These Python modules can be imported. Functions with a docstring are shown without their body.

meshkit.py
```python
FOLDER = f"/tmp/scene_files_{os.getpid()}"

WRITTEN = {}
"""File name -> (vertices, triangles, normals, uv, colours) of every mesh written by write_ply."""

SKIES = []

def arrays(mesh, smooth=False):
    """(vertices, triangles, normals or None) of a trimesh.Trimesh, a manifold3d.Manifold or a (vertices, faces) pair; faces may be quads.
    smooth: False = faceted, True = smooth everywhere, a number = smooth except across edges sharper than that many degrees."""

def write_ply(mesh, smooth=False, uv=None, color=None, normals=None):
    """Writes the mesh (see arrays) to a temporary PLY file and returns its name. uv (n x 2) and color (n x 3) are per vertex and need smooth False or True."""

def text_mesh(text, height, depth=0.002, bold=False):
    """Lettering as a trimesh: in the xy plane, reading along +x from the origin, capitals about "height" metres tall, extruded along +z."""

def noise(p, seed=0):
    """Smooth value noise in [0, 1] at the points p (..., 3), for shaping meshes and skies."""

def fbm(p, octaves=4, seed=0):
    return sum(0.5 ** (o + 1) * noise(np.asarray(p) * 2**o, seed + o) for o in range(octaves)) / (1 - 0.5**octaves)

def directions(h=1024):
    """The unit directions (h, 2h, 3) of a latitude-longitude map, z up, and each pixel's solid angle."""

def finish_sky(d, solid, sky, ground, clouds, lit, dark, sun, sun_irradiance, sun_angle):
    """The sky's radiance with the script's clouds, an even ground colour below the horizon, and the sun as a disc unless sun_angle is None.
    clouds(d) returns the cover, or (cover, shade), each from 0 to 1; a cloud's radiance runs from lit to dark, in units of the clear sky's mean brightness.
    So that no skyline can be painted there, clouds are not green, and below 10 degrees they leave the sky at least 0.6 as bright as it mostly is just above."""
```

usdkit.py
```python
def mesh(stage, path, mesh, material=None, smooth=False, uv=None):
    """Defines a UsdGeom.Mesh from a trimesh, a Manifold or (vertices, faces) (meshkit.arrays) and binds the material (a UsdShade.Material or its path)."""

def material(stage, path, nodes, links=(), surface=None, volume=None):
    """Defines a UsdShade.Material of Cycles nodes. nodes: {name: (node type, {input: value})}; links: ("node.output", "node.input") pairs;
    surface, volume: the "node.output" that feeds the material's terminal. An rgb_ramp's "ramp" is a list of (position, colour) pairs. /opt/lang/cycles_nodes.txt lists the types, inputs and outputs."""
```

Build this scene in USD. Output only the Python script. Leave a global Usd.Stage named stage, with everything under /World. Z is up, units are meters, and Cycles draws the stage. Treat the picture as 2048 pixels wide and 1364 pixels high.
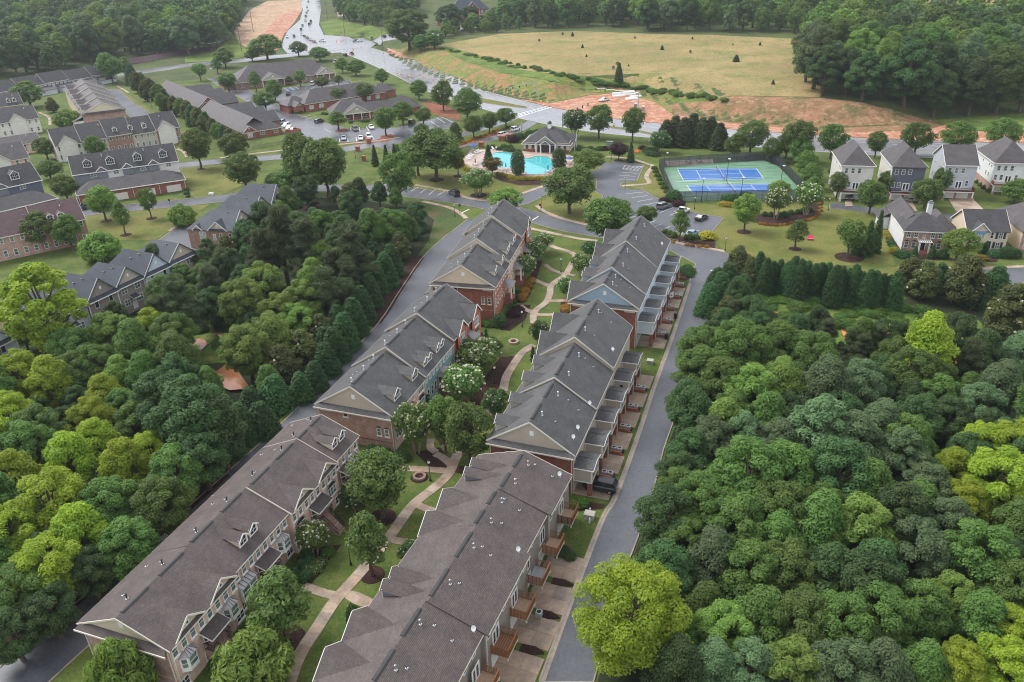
"""An aerial view over rows of brick townhouses with a clubhouse, courts, offices and woods around them."""
import math, random
import numpy as np
import shapely
from shapely.geometry import Polygon, LineString, Point, box as sbox, MultiPolygon
from shapely.ops import unary_union
import trimesh
import usdkit, meshkit
from pxr import Usd, UsdGeom, UsdLux, UsdShade, Gf, Sdf, Vt

stage = Usd.Stage.CreateInMemory()
UsdGeom.SetStageUpAxis(stage, 'Z'); UsdGeom.SetStageMetersPerUnit(stage, 1.0)
UsdGeom.Xform.Define(stage, '/World')
CAM_Z, PITCH, ROLL, FPX = 68.0, math.radians(27.64), math.radians(-1.745), 1541.0
EXPOSURE = 1.8
SUN_AZ, SUN_EL = math.radians(-60), math.radians(50)
_f = np.array([0, math.cos(PITCH), -math.sin(PITCH)]); _r0 = np.array([1.0, 0, 0]); _u0 = np.cross(_r0, _f)
_RT = math.cos(ROLL) * _r0 + math.sin(ROLL) * _u0; _UP = -math.sin(ROLL) * _r0 + math.cos(ROLL) * _u0
EYE = np.array([0, 0, CAM_Z])
cam = UsdGeom.Camera.Define(stage, '/World/camera')
M4 = Gf.Matrix4d(*[float(v) for v in (*_RT, 0, *_UP, 0, *(-_f), 0, *EYE, 1)])
cam.AddTransformOp().Set(M4)
cam.CreateHorizontalApertureAttr(36.0); cam.CreateVerticalApertureAttr(36.0 * 682 / 1024)
cam.CreateFocalLengthAttr(36.0 * FPX / 2048); cam.CreateClippingRangeAttr(Gf.Vec2f(0.5, 20000))
cam.CreateExposureAttr(EXPOSURE)
SUN_DIR = np.array([math.sin(SUN_AZ) * math.cos(SUN_EL), math.cos(SUN_AZ) * math.cos(SUN_EL), math.sin(SUN_EL)])
sun = UsdLux.DistantLight.Define(stage, '/World/sun')
sun.CreateNormalizeAttr(True); sun.CreateIntensityAttr(0.27); sun.CreateAngleAttr(30.0); sun.CreateColorAttr(Gf.Vec3f(1.0, 0.98, 0.95))
sun.AddRotateXYZOp().Set(Gf.Vec3f(math.degrees(math.pi / 2 - SUN_EL), 0, math.degrees(math.pi - SUN_AZ)))
MAT = {}
def mat(name, nodes, links, surface='p.BSDF', volume=None):
    MAT[name] = usdkit.material(stage, '/World/Looks/' + name, nodes, links, surface=surface, volume=volume)
    return MAT[name]
mat('sky', {'s': ('sky_texture', {'sky_type': 'single_scattering', 'sun_disc': False, 'sun_elevation': SUN_EL, 'sun_rotation': SUN_AZ, 'aerosol_density': 2.0}),
            't': ('texture_coordinate', {}), 'n': ('noise_texture', {'scale': 2.2, 'detail': 6.0, 'roughness': 0.55}),
            'r': ('rgb_ramp', {'ramp': [(0.3, (0.72, 0.72, 0.72)), (0.55, (0.95, 0.95, 0.95))]}),
            'c': ('mix', {'mix_type': 'mix', 'color2': (3.4, 3.5, 3.7)}), 'b': ('background_shader', {'strength': 0.085})},
    [('t.generated', 'n.vector'), ('n.fac', 'r.fac'), ('r.color', 'c.fac'), ('s.color', 'c.color1'), ('c.color', 'b.color')], surface='b.background')
sky = UsdLux.DomeLight.Define(stage, '/World/sky')
UsdShade.MaterialBindingAPI.Apply(sky.GetPrim()).Bind(MAT['sky'])

def smooth(t):
    t = np.clip(t, 0, 1); return t * t * (3 - 2 * t)
TOE = np.array([(-110, 640), (-96, 604), (-62, 505), (-28, 427), (7, 381), (24, 366), (40, 386), (62, 384), (74, 352), (80, 325), (92, 312), (105, 303), (122, 296), (152, 294), (170, 306), (200, 316), (260, 330), (420, 350), (2600, 500)], float)
_Tn = []
def _bank(x, y):
    p = np.stack([x, y], -1); best = np.full(x.shape, 1e9)
    for a, b in zip(TOE[:-1], TOE[1:]):
        ab = b - a; t = np.clip(((p - a) @ ab) / (ab @ ab), 0, 1)
        d = p - (a + t[..., None] * ab); dist = np.hypot(d[..., 0], d[..., 1])
        best = np.minimum(best, dist)
    return best * np.sign(y - np.interp(x, TOE[:, 0], TOE[:, 1], left=1e9))
def height(x, y):
    x = np.asarray(x, float); y = np.asarray(y, float)
    sd = _bank(x, y)
    run = np.maximum(sd - 18, 0)
    hf = 6.3 * smooth(sd / 18) + 0.028 * np.minimum(run, 900)
    far = 0.030 * np.clip(np.hypot(x, y) - 500, 0, 900)
    w = smooth((x + 150 + 0.12 * (y - 500)) / 60) * (sd > 0)
    basin = -1.6 * np.exp(-(((x + 39) / 11) ** 2 + ((y - 117) / 13) ** 2)) - 1.5 * np.exp(-(((x - 57) / 26) ** 2 + ((y - 128) / 9) ** 2))
    return np.where(w > 0, w * np.maximum(hf, 0) + (1 - w) * far, far) + basin
def ray(px, py):
    return _f + _RT * (px - 1024) / FPX - _UP * (py - 682) / FPX
def G(px, py, z=None):
    """The point of the world at a photograph position: on the ground, or on the level z."""
    d = ray(px, py)
    if z is None:
        t0 = -CAM_Z / d[2]
        if t0 < 265: z = 0.0
        else:
            t = np.geomspace(0.3 * t0, 1.02 * t0, 700); P = EYE + t[:, None] * d
            k = np.nonzero(P[:, 2] <= height(P[:, 0], P[:, 1]))[0]
            return P[k[0]] if len(k) else P[-1]
    return EYE + d * (z - CAM_Z) / d[2]
def GG(pts, z=0.0): return [tuple(G(*p, z)[:2]) for p in pts]
def GT(pts): return [tuple(G(*p)[:2]) for p in pts]
def h1(x, y): return float(height(np.array([x]), np.array([y]))[0])
def z_at(px, py, p):
    lo, hi = -5.0, 66.0
    for _ in range(40):
        m = (lo + hi) / 2; q = np.array([p[0], p[1], m]) - EYE
        if 682 - FPX * (q @ _UP) / (q @ _f) > py: lo = m
        else: hi = m
    return m
def depth(p): return float((np.array([p[0], p[1], p[2] if len(p) > 2 else 0]) - EYE) @ _f)

N3 = lambda s, d=4.0, r=0.55: ('noise_texture', {'scale': s, 'detail': d, 'roughness': r})
def plain(name, col, rough=0.6, var=0.12, scale=1.5, metallic=0.0, coords='position', spec=0.5, rvar=None):
    a = tuple(c * (1 - var) for c in col); b = tuple(min(1, c * (1 + var)) for c in col)
    nodes = {'g': ('geometry', {}), 'n': N3(scale), 'r': ('rgb_ramp', {'ramp': [(0.3, a), (0.7, b)]}),
             'p': ('principled_bsdf', {'roughness': rough, 'metallic': metallic, 'specular_ior_level': spec})}
    links = [('g.position', 'n.vector'), ('n.fac', 'r.fac'), ('r.color', 'p.base_color')]
    if rvar:
        nodes['n2'] = N3(rvar[0]); nodes['rr'] = ('map_range', {'from_min': 0.35, 'from_max': 0.65, 'to_min': rvar[1], 'to_max': rvar[2], 'clamp': True})
        links += [('g.position', 'n2.vector'), ('n2.fac', 'rr.value'), ('rr.result', 'p.roughness')]
    return mat(name, nodes, links)
def two(name, c1, c2, s1, s2, rough=0.9, c3=None, w3=0.35, bump=0.0, lo=0.38, hi=0.62):
    """Ground cover: two colours in large patches, a finer break-up, and a third colour in streaks."""
    nodes = {'g': ('geometry', {}), 'n': N3(s1, 5.0), 'r': ('rgb_ramp', {'ramp': [(lo, c1), (hi, c2)]}), 'n2': N3(s2, 6.0, 0.65),
             'v': ('map_range', {'from_min': 0.3, 'from_max': 0.7, 'to_min': 0.66, 'to_max': 1.32, 'clamp': True}), 'm': ('mix', {'mix_type': 'multiply', 'fac': 1.0}),
             'p': ('principled_bsdf', {'roughness': rough, 'specular_ior_level': 0.25})}
    links = [('g.position', 'n.vector'), ('g.position', 'n2.vector'), ('n.fac', 'r.fac'), ('n2.fac', 'v.value'), ('v.result', 'm.color2'), ('m.color', 'p.base_color')]
    if c3:
        nodes.update({'n3': N3(s1 * 3.3, 6.0), 'r3': ('map_range', {'from_min': 0.5, 'from_max': 0.68, 'to_min': 0.0, 'to_max': w3 * 2, 'clamp': True}), 'x3': ('mix', {'mix_type': 'mix', 'color2': c3})})
        links += [('g.position', 'n3.vector'), ('n3.fac', 'r3.value'), ('r3.result', 'x3.fac'), ('r.color', 'x3.color1'), ('x3.color', 'm.color1')]
    else: links += [('r.color', 'm.color1')]
    if bump:
        nodes['b'] = ('bump', {'strength': bump, 'distance': 0.3}); links += [('n2.fac', 'b.height'), ('b.normal', 'p.normal')]
    return mat(name, nodes, links)
two('ground', (0.05, 0.08, 0.022), (0.09, 0.12, 0.032), 0.05, 1.2, c3=(0.13, 0.09, 0.05), bump=0.4)
two('lawn', (0.058, 0.098, 0.018), (0.108, 0.142, 0.030), 0.13, 2.5, c3=(0.16, 0.15, 0.045), w3=0.30)
two('lawn_dry', (0.105, 0.125, 0.026), (0.165, 0.165, 0.042), 0.10, 2.5, c3=(0.20, 0.165, 0.06), w3=0.30)
two('field', (0.235, 0.19, 0.075), (0.33, 0.25, 0.105), 0.022, 0.8, c3=(0.15, 0.175, 0.05), w3=0.40, bump=0.3)
two('weeds', (0.075, 0.14, 0.022), (0.14, 0.20, 0.035), 0.08, 0.7, c3=(0.22, 0.18, 0.06), bump=0.6)
two('bank', (0.15, 0.19, 0.045), (0.30, 0.17, 0.08), 0.10, 0.7, c3=(0.38, 0.18, 0.10), w3=0.4, lo=0.48, hi=0.66)
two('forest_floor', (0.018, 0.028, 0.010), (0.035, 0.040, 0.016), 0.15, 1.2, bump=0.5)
two('mulch', (0.030, 0.014, 0.012), (0.060, 0.028, 0.022), 0.5, 4.0, bump=0.6)
two('pine_straw', (0.19, 0.065, 0.035), (0.28, 0.11, 0.06), 0.4, 4.0, bump=0.4)
two('red_dirt', (0.36, 0.14, 0.075), (0.46, 0.23, 0.145), 0.10, 0.6, c3=(0.55, 0.36, 0.26), w3=0.5, rough=0.7)
two('tan_dirt', (0.38, 0.24, 0.14), (0.45, 0.30, 0.19), 0.08, 0.6, c3=(0.55, 0.42, 0.33), rough=0.8)
two('clay', (0.58, 0.20, 0.06), (0.62, 0.25, 0.09), 0.4, 2.0, rough=0.6)
def wet(name, c_dry, c_wet, scale, r_dry, r_wet, fine=3.0, lo=0.42, hi=0.6, stretch=(1, 1, 1), crack=False):
    nodes = {'g': ('geometry', {}), 'mp': ('mapping', {'scale': stretch}), 'n': N3(scale, 5.0), 'k': ('map_range', {'from_min': lo, 'from_max': hi, 'to_min': 0.0, 'to_max': 1.0, 'clamp': True}),
             'c': ('mix', {'mix_type': 'mix', 'color1': c_dry, 'color2': c_wet}), 'n2': N3(fine, 6.0, 0.65), 'v': ('map_range', {'from_min': 0.3, 'from_max': 0.7, 'to_min': 0.80, 'to_max': 1.18, 'clamp': True}),
             'm': ('mix', {'mix_type': 'multiply', 'fac': 1.0}), 'rr': ('mix_float', {'a': r_dry, 'b': r_wet}), 'b': ('bump', {'strength': 0.12, 'distance': 0.05}), 'p': ('principled_bsdf', {})}
    links = [('g.position', 'mp.vector'), ('mp.vector', 'n.vector'), ('n.fac', 'k.value'), ('k.result', 'c.fac'), ('g.position', 'n2.vector'), ('n2.fac', 'v.value'), ('c.color', 'm.color1'), ('v.result', 'm.color2'),
             ('m.color', 'p.base_color'), ('k.result', 'rr.fac'), ('rr.result', 'p.roughness'), ('n2.fac', 'b.height'), ('b.normal', 'p.normal')]
    return mat(name, nodes, links)
wet('asphalt', (0.115, 0.12, 0.135), (0.078, 0.082, 0.095), 0.09, 0.50, 0.36, 2.5)
wet('asphalt_wet', (0.17, 0.17, 0.185), (0.10, 0.105, 0.12), 0.05, 0.34, 0.20, 2.0, lo=0.36, hi=0.58)
wet('highway', (0.30, 0.295, 0.31), (0.20, 0.20, 0.215), 0.04, 0.30, 0.14, 1.5, lo=0.4, hi=0.62)
for i, (a, b) in enumerate([((0.40, 0.285, 0.205), (0.24, 0.175, 0.13)), ((0.44, 0.32, 0.235), (0.29, 0.21, 0.16)), ((0.34, 0.26, 0.20), (0.20, 0.155, 0.125)), ((0.46, 0.36, 0.28), (0.30, 0.225, 0.17))]):
    wet('concrete%d' % i, a, b, 0.35, 0.6, 0.28, 2.5, lo=0.40, hi=0.62)
wet('kerb', (0.38, 0.31, 0.245), (0.27, 0.225, 0.185), 0.3, 0.7, 0.4, 2.0)
wet('pool_deck', (0.50, 0.385, 0.32), (0.40, 0.30, 0.25), 0.3, 0.6, 0.4, 2.0)
plain('paint_white', (0.80, 0.80, 0.79), 0.45, 0.05)
plain('paint_blue', (0.10, 0.30, 0.62), 0.5, 0.05)
wet('court_green', (0.10, 0.235, 0.14), (0.26, 0.40, 0.28), 0.8, 0.42, 0.12, 2.0, lo=0.42, hi=0.66, stretch=(0.12, 1.0, 1))
wet('court_blue', (0.028, 0.135, 0.40), (0.10, 0.20, 0.46), 0.8, 0.42, 0.12, 2.0, lo=0.45, hi=0.70, stretch=(0.12, 1.0, 1))
plain('trim_white', (0.78, 0.77, 0.74), 0.5, 0.04, 0.8)
plain('trim_cream', (0.66, 0.61, 0.52), 0.5, 0.05, 0.8)
plain('trim_dark', (0.05, 0.045, 0.045), 0.5, 0.1)
plain('metal_grey', (0.30, 0.30, 0.31), 0.35, 0.10, 1.0, 0.6)
plain('metal_seam', (0.36, 0.34, 0.34), 0.30, 0.15, 1.5, 0.55)
plain('metal_red', (0.42, 0.085, 0.075), 0.35, 0.12, 1.5, 0.1)
plain('metal_black', (0.015, 0.015, 0.017), 0.4, 0.1)
plain('metal_white', (0.72, 0.73, 0.74), 0.35, 0.05)
plain('galvanised', (0.42, 0.43, 0.44), 0.35, 0.1, 2.0, 0.5)
plain('lead_flash', (0.62, 0.65, 0.70), 0.3, 0.1, 2.0, 0.3)
plain('door_wood', (0.10, 0.035, 0.025), 0.45, 0.2, 3.0)
plain('door_white', (0.74, 0.74, 0.72), 0.45, 0.04)
plain('shutter', (0.030, 0.040, 0.060), 0.5, 0.1)
plain('shutter_black', (0.012, 0.013, 0.016), 0.5, 0.1)
plain('plastic_black', (0.018, 0.018, 0.02), 0.45, 0.1)
plain('plastic_green', (0.08, 0.20, 0.16), 0.5, 0.1)
plain('orange', (0.75, 0.16, 0.035), 0.5, 0.08)
plain('cast_red', (0.50, 0.02, 0.02), 0.5, 0.05)
plain('utility_green', (0.22, 0.30, 0.24), 0.5, 0.1)
plain('utility_grey', (0.42, 0.40, 0.35), 0.6, 0.08)
plain('brass_lamp', (0.75, 0.68, 0.52), 0.35, 0.05)
plain('canvas_blue', (0.04, 0.12, 0.38), 0.7, 0.08)
plain('canvas_dark', (0.02, 0.02, 0.03), 0.7, 0.1)
plain('canvas_pink', (0.72, 0.10, 0.17), 0.7, 0.08)
plain('bark', (0.085, 0.065, 0.05), 0.9, 0.3, 3.0)
plain('bark_pale', (0.26, 0.20, 0.16), 0.85, 0.2, 3.0)
plain('wood_pole', (0.13, 0.095, 0.07), 0.85, 0.2, 1.0)
def wood(name, col, dark):
    mat(name, {'t': ('texture_coordinate', {}), 'w': ('noise_texture', {'scale': 3.0, 'detail': 5.0, 'roughness': 0.6}), 'mp': ('mapping', {'scale': (3, 3, 0.6)}), 'r': ('rgb_ramp', {'ramp': [(0.3, dark), (0.7, col)]}), 'p': ('principled_bsdf', {'roughness': 0.6})},
        [('t.object', 'mp.vector'), ('mp.vector', 'w.vector'), ('w.fac', 'r.fac'), ('r.color', 'p.base_color')])
wood('deck_wood', (0.30, 0.125, 0.042), (0.165, 0.062, 0.024)); wood('deck_wood_dark', (0.115, 0.035, 0.02), (0.06, 0.02, 0.014)); wood('deck_floor', (0.50, 0.33, 0.22), (0.36, 0.22, 0.14)); wood('deck_floor_grey', (0.34, 0.36, 0.39), (0.25, 0.27, 0.30))
def brick(name, c1, c2, mortar, var=0.35):
    mat(name, {'t': ('texture_coordinate', {}), 's': ('separate_xyz', {}), 'a': ('math', {'math_type': 'add'}), 'c': ('combine_xyz', {}),
               'b': ('brick_texture', {'color1': c1, 'color2': c2, 'mortar': mortar, 'scale': 1.0, 'mortar_size': 0.006, 'brick_width': 0.21, 'row_height': 0.072, 'bias': 0.0}),
               'n': N3(0.9, 5.0), 'v': ('map_range', {'from_min': 0.3, 'from_max': 0.7, 'to_min': 1 - var, 'to_max': 1 + var * 0.8, 'clamp': True}), 'm': ('mix', {'mix_type': 'multiply', 'fac': 1.0}),
               'n2': N3(7.0, 2.0), 'v2': ('map_range', {'from_min': 0.3, 'from_max': 0.7, 'to_min': 0.82, 'to_max': 1.2, 'clamp': True}), 'm2': ('mix', {'mix_type': 'multiply', 'fac': 1.0}), 'p': ('principled_bsdf', {'roughness': 0.8, 'specular_ior_level': 0.3})},
        [('t.object', 's.vector'), ('s.x', 'a.value1'), ('s.y', 'a.value2'), ('a.value', 'c.x'), ('s.z', 'c.y'), ('c.vector', 'b.vector'), ('t.object', 'n.vector'), ('n.fac', 'v.value'), ('b.color', 'm.color1'), ('v.result', 'm.color2'),
         ('c.vector', 'n2.vector'), ('n2.fac', 'v2.value'), ('m.color', 'm2.color1'), ('v2.result', 'm2.color2'), ('m2.color', 'p.base_color')])
brick('brick_pink', (0.44, 0.275, 0.215), (0.54, 0.355, 0.285), (0.52, 0.44, 0.38), 0.22)
brick('brick_rose', (0.33, 0.195, 0.155), (0.43, 0.275, 0.225), (0.42, 0.34, 0.30), 0.25)
brick('brick_red', (0.205, 0.060, 0.040), (0.29, 0.092, 0.060), (0.30, 0.19, 0.15), 0.22)
brick('brick_bright', (0.36, 0.10, 0.062), (0.45, 0.145, 0.09), (0.40, 0.25, 0.20), 0.15)
brick('brick_blush', (0.60, 0.40, 0.31), (0.68, 0.47, 0.37), (0.60, 0.50, 0.43), 0.15)
brick('brick_brown', (0.24, 0.125, 0.095), (0.33, 0.185, 0.145), (0.34, 0.26, 0.22), 0.25)
brick('brick_white', (0.62, 0.60, 0.54), (0.70, 0.68, 0.62), (0.6, 0.58, 0.52), 0.08)
def siding(name, col, var=0.05):
    """Lap siding: each board a shallow slope, so that its lower edge catches the light."""
    mat(name, {'t': ('texture_coordinate', {}), 's': ('separate_xyz', {}), 'k': ('math', {'math_type': 'multiply', 'value2': 6.2}), 'f': ('math', {'math_type': 'fraction'}), 'b': ('bump', {'strength': 0.5, 'distance': 0.02}), 'g': ('geometry', {}), 'n': N3(0.6),
               'r': ('rgb_ramp', {'ramp': [(0.3, tuple(c * (1 - var) for c in col)), (0.7, tuple(c * (1 + var) for c in col))]}), 'p': ('principled_bsdf', {'roughness': 0.6, 'specular_ior_level': 0.35})},
        [('t.object', 's.vector'), ('s.z', 'k.value1'), ('k.value', 'f.value1'), ('f.value', 'b.height'), ('b.normal', 'p.normal'), ('g.position', 'n.vector'), ('n.fac', 'r.fac'), ('r.color', 'p.base_color')])
for n_, c_ in dict(side_tan=(0.46, 0.40, 0.32), side_cream=(0.62, 0.53, 0.40), side_blue=(0.30, 0.40, 0.49), side_paleblue=(0.52, 0.59, 0.66), side_teal=(0.19, 0.31, 0.31), side_taupe=(0.27, 0.235, 0.205), side_grey=(0.17, 0.185, 0.20), side_slate=(0.115, 0.125, 0.165),
                 side_white=(0.70, 0.70, 0.70), side_offwhite=(0.64, 0.61, 0.57), side_peach=(0.62, 0.49, 0.40), side_stone=(0.42, 0.39, 0.34), side_lightgrey=(0.46, 0.48, 0.52), stucco=(0.66, 0.55, 0.41)).items(): siding(n_, c_)
def shingle(name, c1, c2, row=0.055):
    mat(name, {'t': ('texture_coordinate', {}), 's': ('separate_xyz', {}), 'a': ('math', {'math_type': 'add'}), 'c': ('combine_xyz', {}),
               'b': ('brick_texture', {'color1': c1, 'color2': c2, 'mortar': tuple(v * 0.55 for v in c1), 'scale': 1.0, 'mortar_size': 0.007, 'brick_width': 0.32, 'row_height': row, 'bias': 0.0}),
               'n': N3(0.55, 6.0, 0.6), 'v': ('map_range', {'from_min': 0.3, 'from_max': 0.7, 'to_min': 0.80, 'to_max': 1.22, 'clamp': True}), 'm': ('mix', {'mix_type': 'multiply', 'fac': 1.0}),
               'n2': N3(5.0, 3.0), 'v2': ('map_range', {'from_min': 0.3, 'from_max': 0.7, 'to_min': 0.82, 'to_max': 1.2, 'clamp': True}), 'm2': ('mix', {'mix_type': 'multiply', 'fac': 1.0}),
               'bp': ('bump', {'strength': 0.25, 'distance': 0.02}), 'p': ('principled_bsdf', {'roughness': 0.62, 'specular_ior_level': 0.4})},
        [('t.object', 's.vector'), ('s.x', 'a.value1'), ('s.y', 'a.value2'), ('a.value', 'c.x'), ('s.z', 'c.y'), ('c.vector', 'b.vector'), ('t.object', 'n.vector'), ('n.fac', 'v.value'), ('b.color', 'm.color1'), ('v.result', 'm.color2'),
         ('t.object', 'n2.vector'), ('n2.fac', 'v2.value'), ('m.color', 'm2.color1'), ('v2.result', 'm2.color2'), ('m2.color', 'p.base_color'), ('b.fac', 'bp.height'), ('bp.normal', 'p.normal')])
shingle('roof_brown', (0.084, 0.065, 0.061), (0.115, 0.093, 0.088)); shingle('roof_grey', (0.077, 0.076, 0.077), (0.105, 0.104, 0.104)); shingle('roof_blue', (0.043, 0.053, 0.071), (0.065, 0.076, 0.099))
shingle('roof_slate', (0.053, 0.050, 0.055), (0.074, 0.071, 0.076)); shingle('roof_mauve', (0.081, 0.071, 0.074), (0.108, 0.096, 0.099)); shingle('roof_maroon', (0.074, 0.037, 0.042), (0.105, 0.059, 0.062))
plain('roof_cap', (0.040, 0.038, 0.040), 0.7, 0.2, 1.0)
mat('glass', {'p': ('principled_bsdf', {'base_color': (0.018, 0.024, 0.028), 'roughness': 0.06, 'specular_ior_level': 0.8})}, [])
mat('glass_green', {'g': ('geometry', {}), 'n': N3(0.9), 'r': ('rgb_ramp', {'ramp': [(0.4, (0.05, 0.085, 0.075)), (0.6, (0.16, 0.20, 0.18))]}), 'p': ('principled_bsdf', {'roughness': 0.08, 'specular_ior_level': 0.8})}, [('g.position', 'n.vector'), ('n.fac', 'r.fac'), ('r.color', 'p.base_color')])
mat('glass_blind', {'g': ('geometry', {}), 'n': N3(0.7), 'r': ('rgb_ramp', {'ramp': [(0.4, (0.30, 0.33, 0.33)), (0.6, (0.44, 0.47, 0.46))]}), 'p': ('principled_bsdf', {'roughness': 0.12, 'specular_ior_level': 0.8})}, [('g.position', 'n.vector'), ('n.fac', 'r.fac'), ('r.color', 'p.base_color')])
mat('pool_water', {'g': ('geometry', {}), 'n': N3(1.2, 3.0), 'b': ('bump', {'strength': 0.06, 'distance': 0.1}), 'p': ('principled_bsdf', {'base_color': (0.07, 0.46, 0.50), 'roughness': 0.05, 'specular_ior_level': 0.55})}, [('g.position', 'n.vector'), ('n.fac', 'b.height'), ('b.normal', 'p.normal')])
mat('mud_water', {'g': ('geometry', {}), 'n': N3(0.25, 4.0), 'r': ('rgb_ramp', {'ramp': [(0.4, (0.33, 0.13, 0.065)), (0.6, (0.40, 0.20, 0.12))]}), 'p': ('principled_bsdf', {'roughness': 0.06, 'specular_ior_level': 0.6})}, [('g.position', 'n.vector'), ('n.fac', 'r.fac'), ('r.color', 'p.base_color')])
mat('mesh_fence', {'t': ('geometry', {}), 'd': ('transparent_bsdf', {}), 'p': ('principled_bsdf', {'base_color': (0.02, 0.024, 0.03), 'roughness': 0.7}), 'm': ('mix_closure', {'fac': 0.78})}, [('d.BSDF', 'm.closure1'), ('p.BSDF', 'm.closure2')], surface='m.closure')
mat('rail_mesh', {'d': ('transparent_bsdf', {}), 'p': ('principled_bsdf', {'base_color': (0.02, 0.02, 0.022), 'roughness': 0.6}), 'm': ('mix_closure', {'fac': 0.30})}, [('d.BSDF', 'm.closure1'), ('p.BSDF', 'm.closure2')], surface='m.closure')
plain('lamp_glass', (0.80, 0.77, 0.66), 0.3, 0.03)
for n_, c_ in dict(car_white=(0.78, 0.79, 0.80), car_black=(0.012, 0.013, 0.016), car_silver=(0.42, 0.45, 0.48), car_blue=(0.05, 0.09, 0.16), car_red=(0.32, 0.02, 0.025), car_grey=(0.12, 0.125, 0.13), car_lightblue=(0.26, 0.36, 0.48), car_navy=(0.015, 0.025, 0.06)).items():
    mat(n_, {'p': ('principled_bsdf', {'base_color': c_, 'roughness': 0.28, 'metallic': 0.15 if 'white' not in n_ else 0.0, 'coat_weight': 0.7, 'coat_roughness': 0.08})}, [])
mat('tyre', {'p': ('principled_bsdf', {'base_color': (0.012, 0.012, 0.012), 'roughness': 0.8})}, [])
mat('car_glass', {'p': ('principled_bsdf', {'base_color': (0.012, 0.015, 0.018), 'roughness': 0.08})}, [])
plain('tail_red', (0.45, 0.015, 0.012), 0.3, 0.05); plain('head_lamp', (0.75, 0.77, 0.80), 0.15, 0.03); plain('rim', (0.35, 0.36, 0.37), 0.3, 0.05, 1, 0.7)
def leaf(name, c1, c2, hue=0.02, trans=0.30, rough=0.6):
    """Leaves: the tone of each leaf comes from the mesh, and each tree differs a little in hue and value."""
    tr = tuple(min(1, v * k) for v, k in zip(c2, (1.15, 1.15, 0.5)))
    mat(name, {'a': ('attribute', {'attribute': 'tone'}), 'r': ('rgb_ramp', {'ramp': [(0.0, c1), (1.0, c2)]}), 'o': ('object_info', {}),
               'h': ('map_range', {'from_min': 0, 'from_max': 1, 'to_min': 0.5 - hue, 'to_max': 0.5 + hue, 'clamp': True}), 'v': ('map_range', {'from_min': 0, 'from_max': 1, 'to_min': 0.72, 'to_max': 1.35, 'clamp': True}),
               'x': ('hsv', {'saturation': 1.0, 'fac': 1.0}), 'p': ('principled_bsdf', {'roughness': rough, 'specular_ior_level': 0.35}), 'd': ('translucent_bsdf', {'color': tr}), 'm': ('mix_closure', {'fac': trans})},
        [('a.fac', 'r.fac'), ('o.random', 'h.value'), ('o.random', 'v.value'), ('r.color', 'x.color'), ('h.result', 'x.hue'), ('v.result', 'x.value'), ('x.color', 'p.base_color'), ('p.BSDF', 'm.closure1'), ('d.BSDF', 'm.closure2')], surface='m.closure')
leaf('leaf_mid', (0.044, 0.101, 0.019), (0.150, 0.247, 0.049)); leaf('leaf_dark', (0.026, 0.065, 0.019), (0.086, 0.156, 0.043)); leaf('leaf_yellow', (0.124, 0.215, 0.018), (0.377, 0.468, 0.039), trans=0.40)
leaf('leaf_blue', (0.058, 0.111, 0.047), (0.169, 0.254, 0.111)); leaf('leaf_pine', (0.039, 0.065, 0.026), (0.111, 0.143, 0.058)); leaf('leaf_leyland', (0.021, 0.065, 0.021), (0.072, 0.163, 0.044), 0.012)
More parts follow.
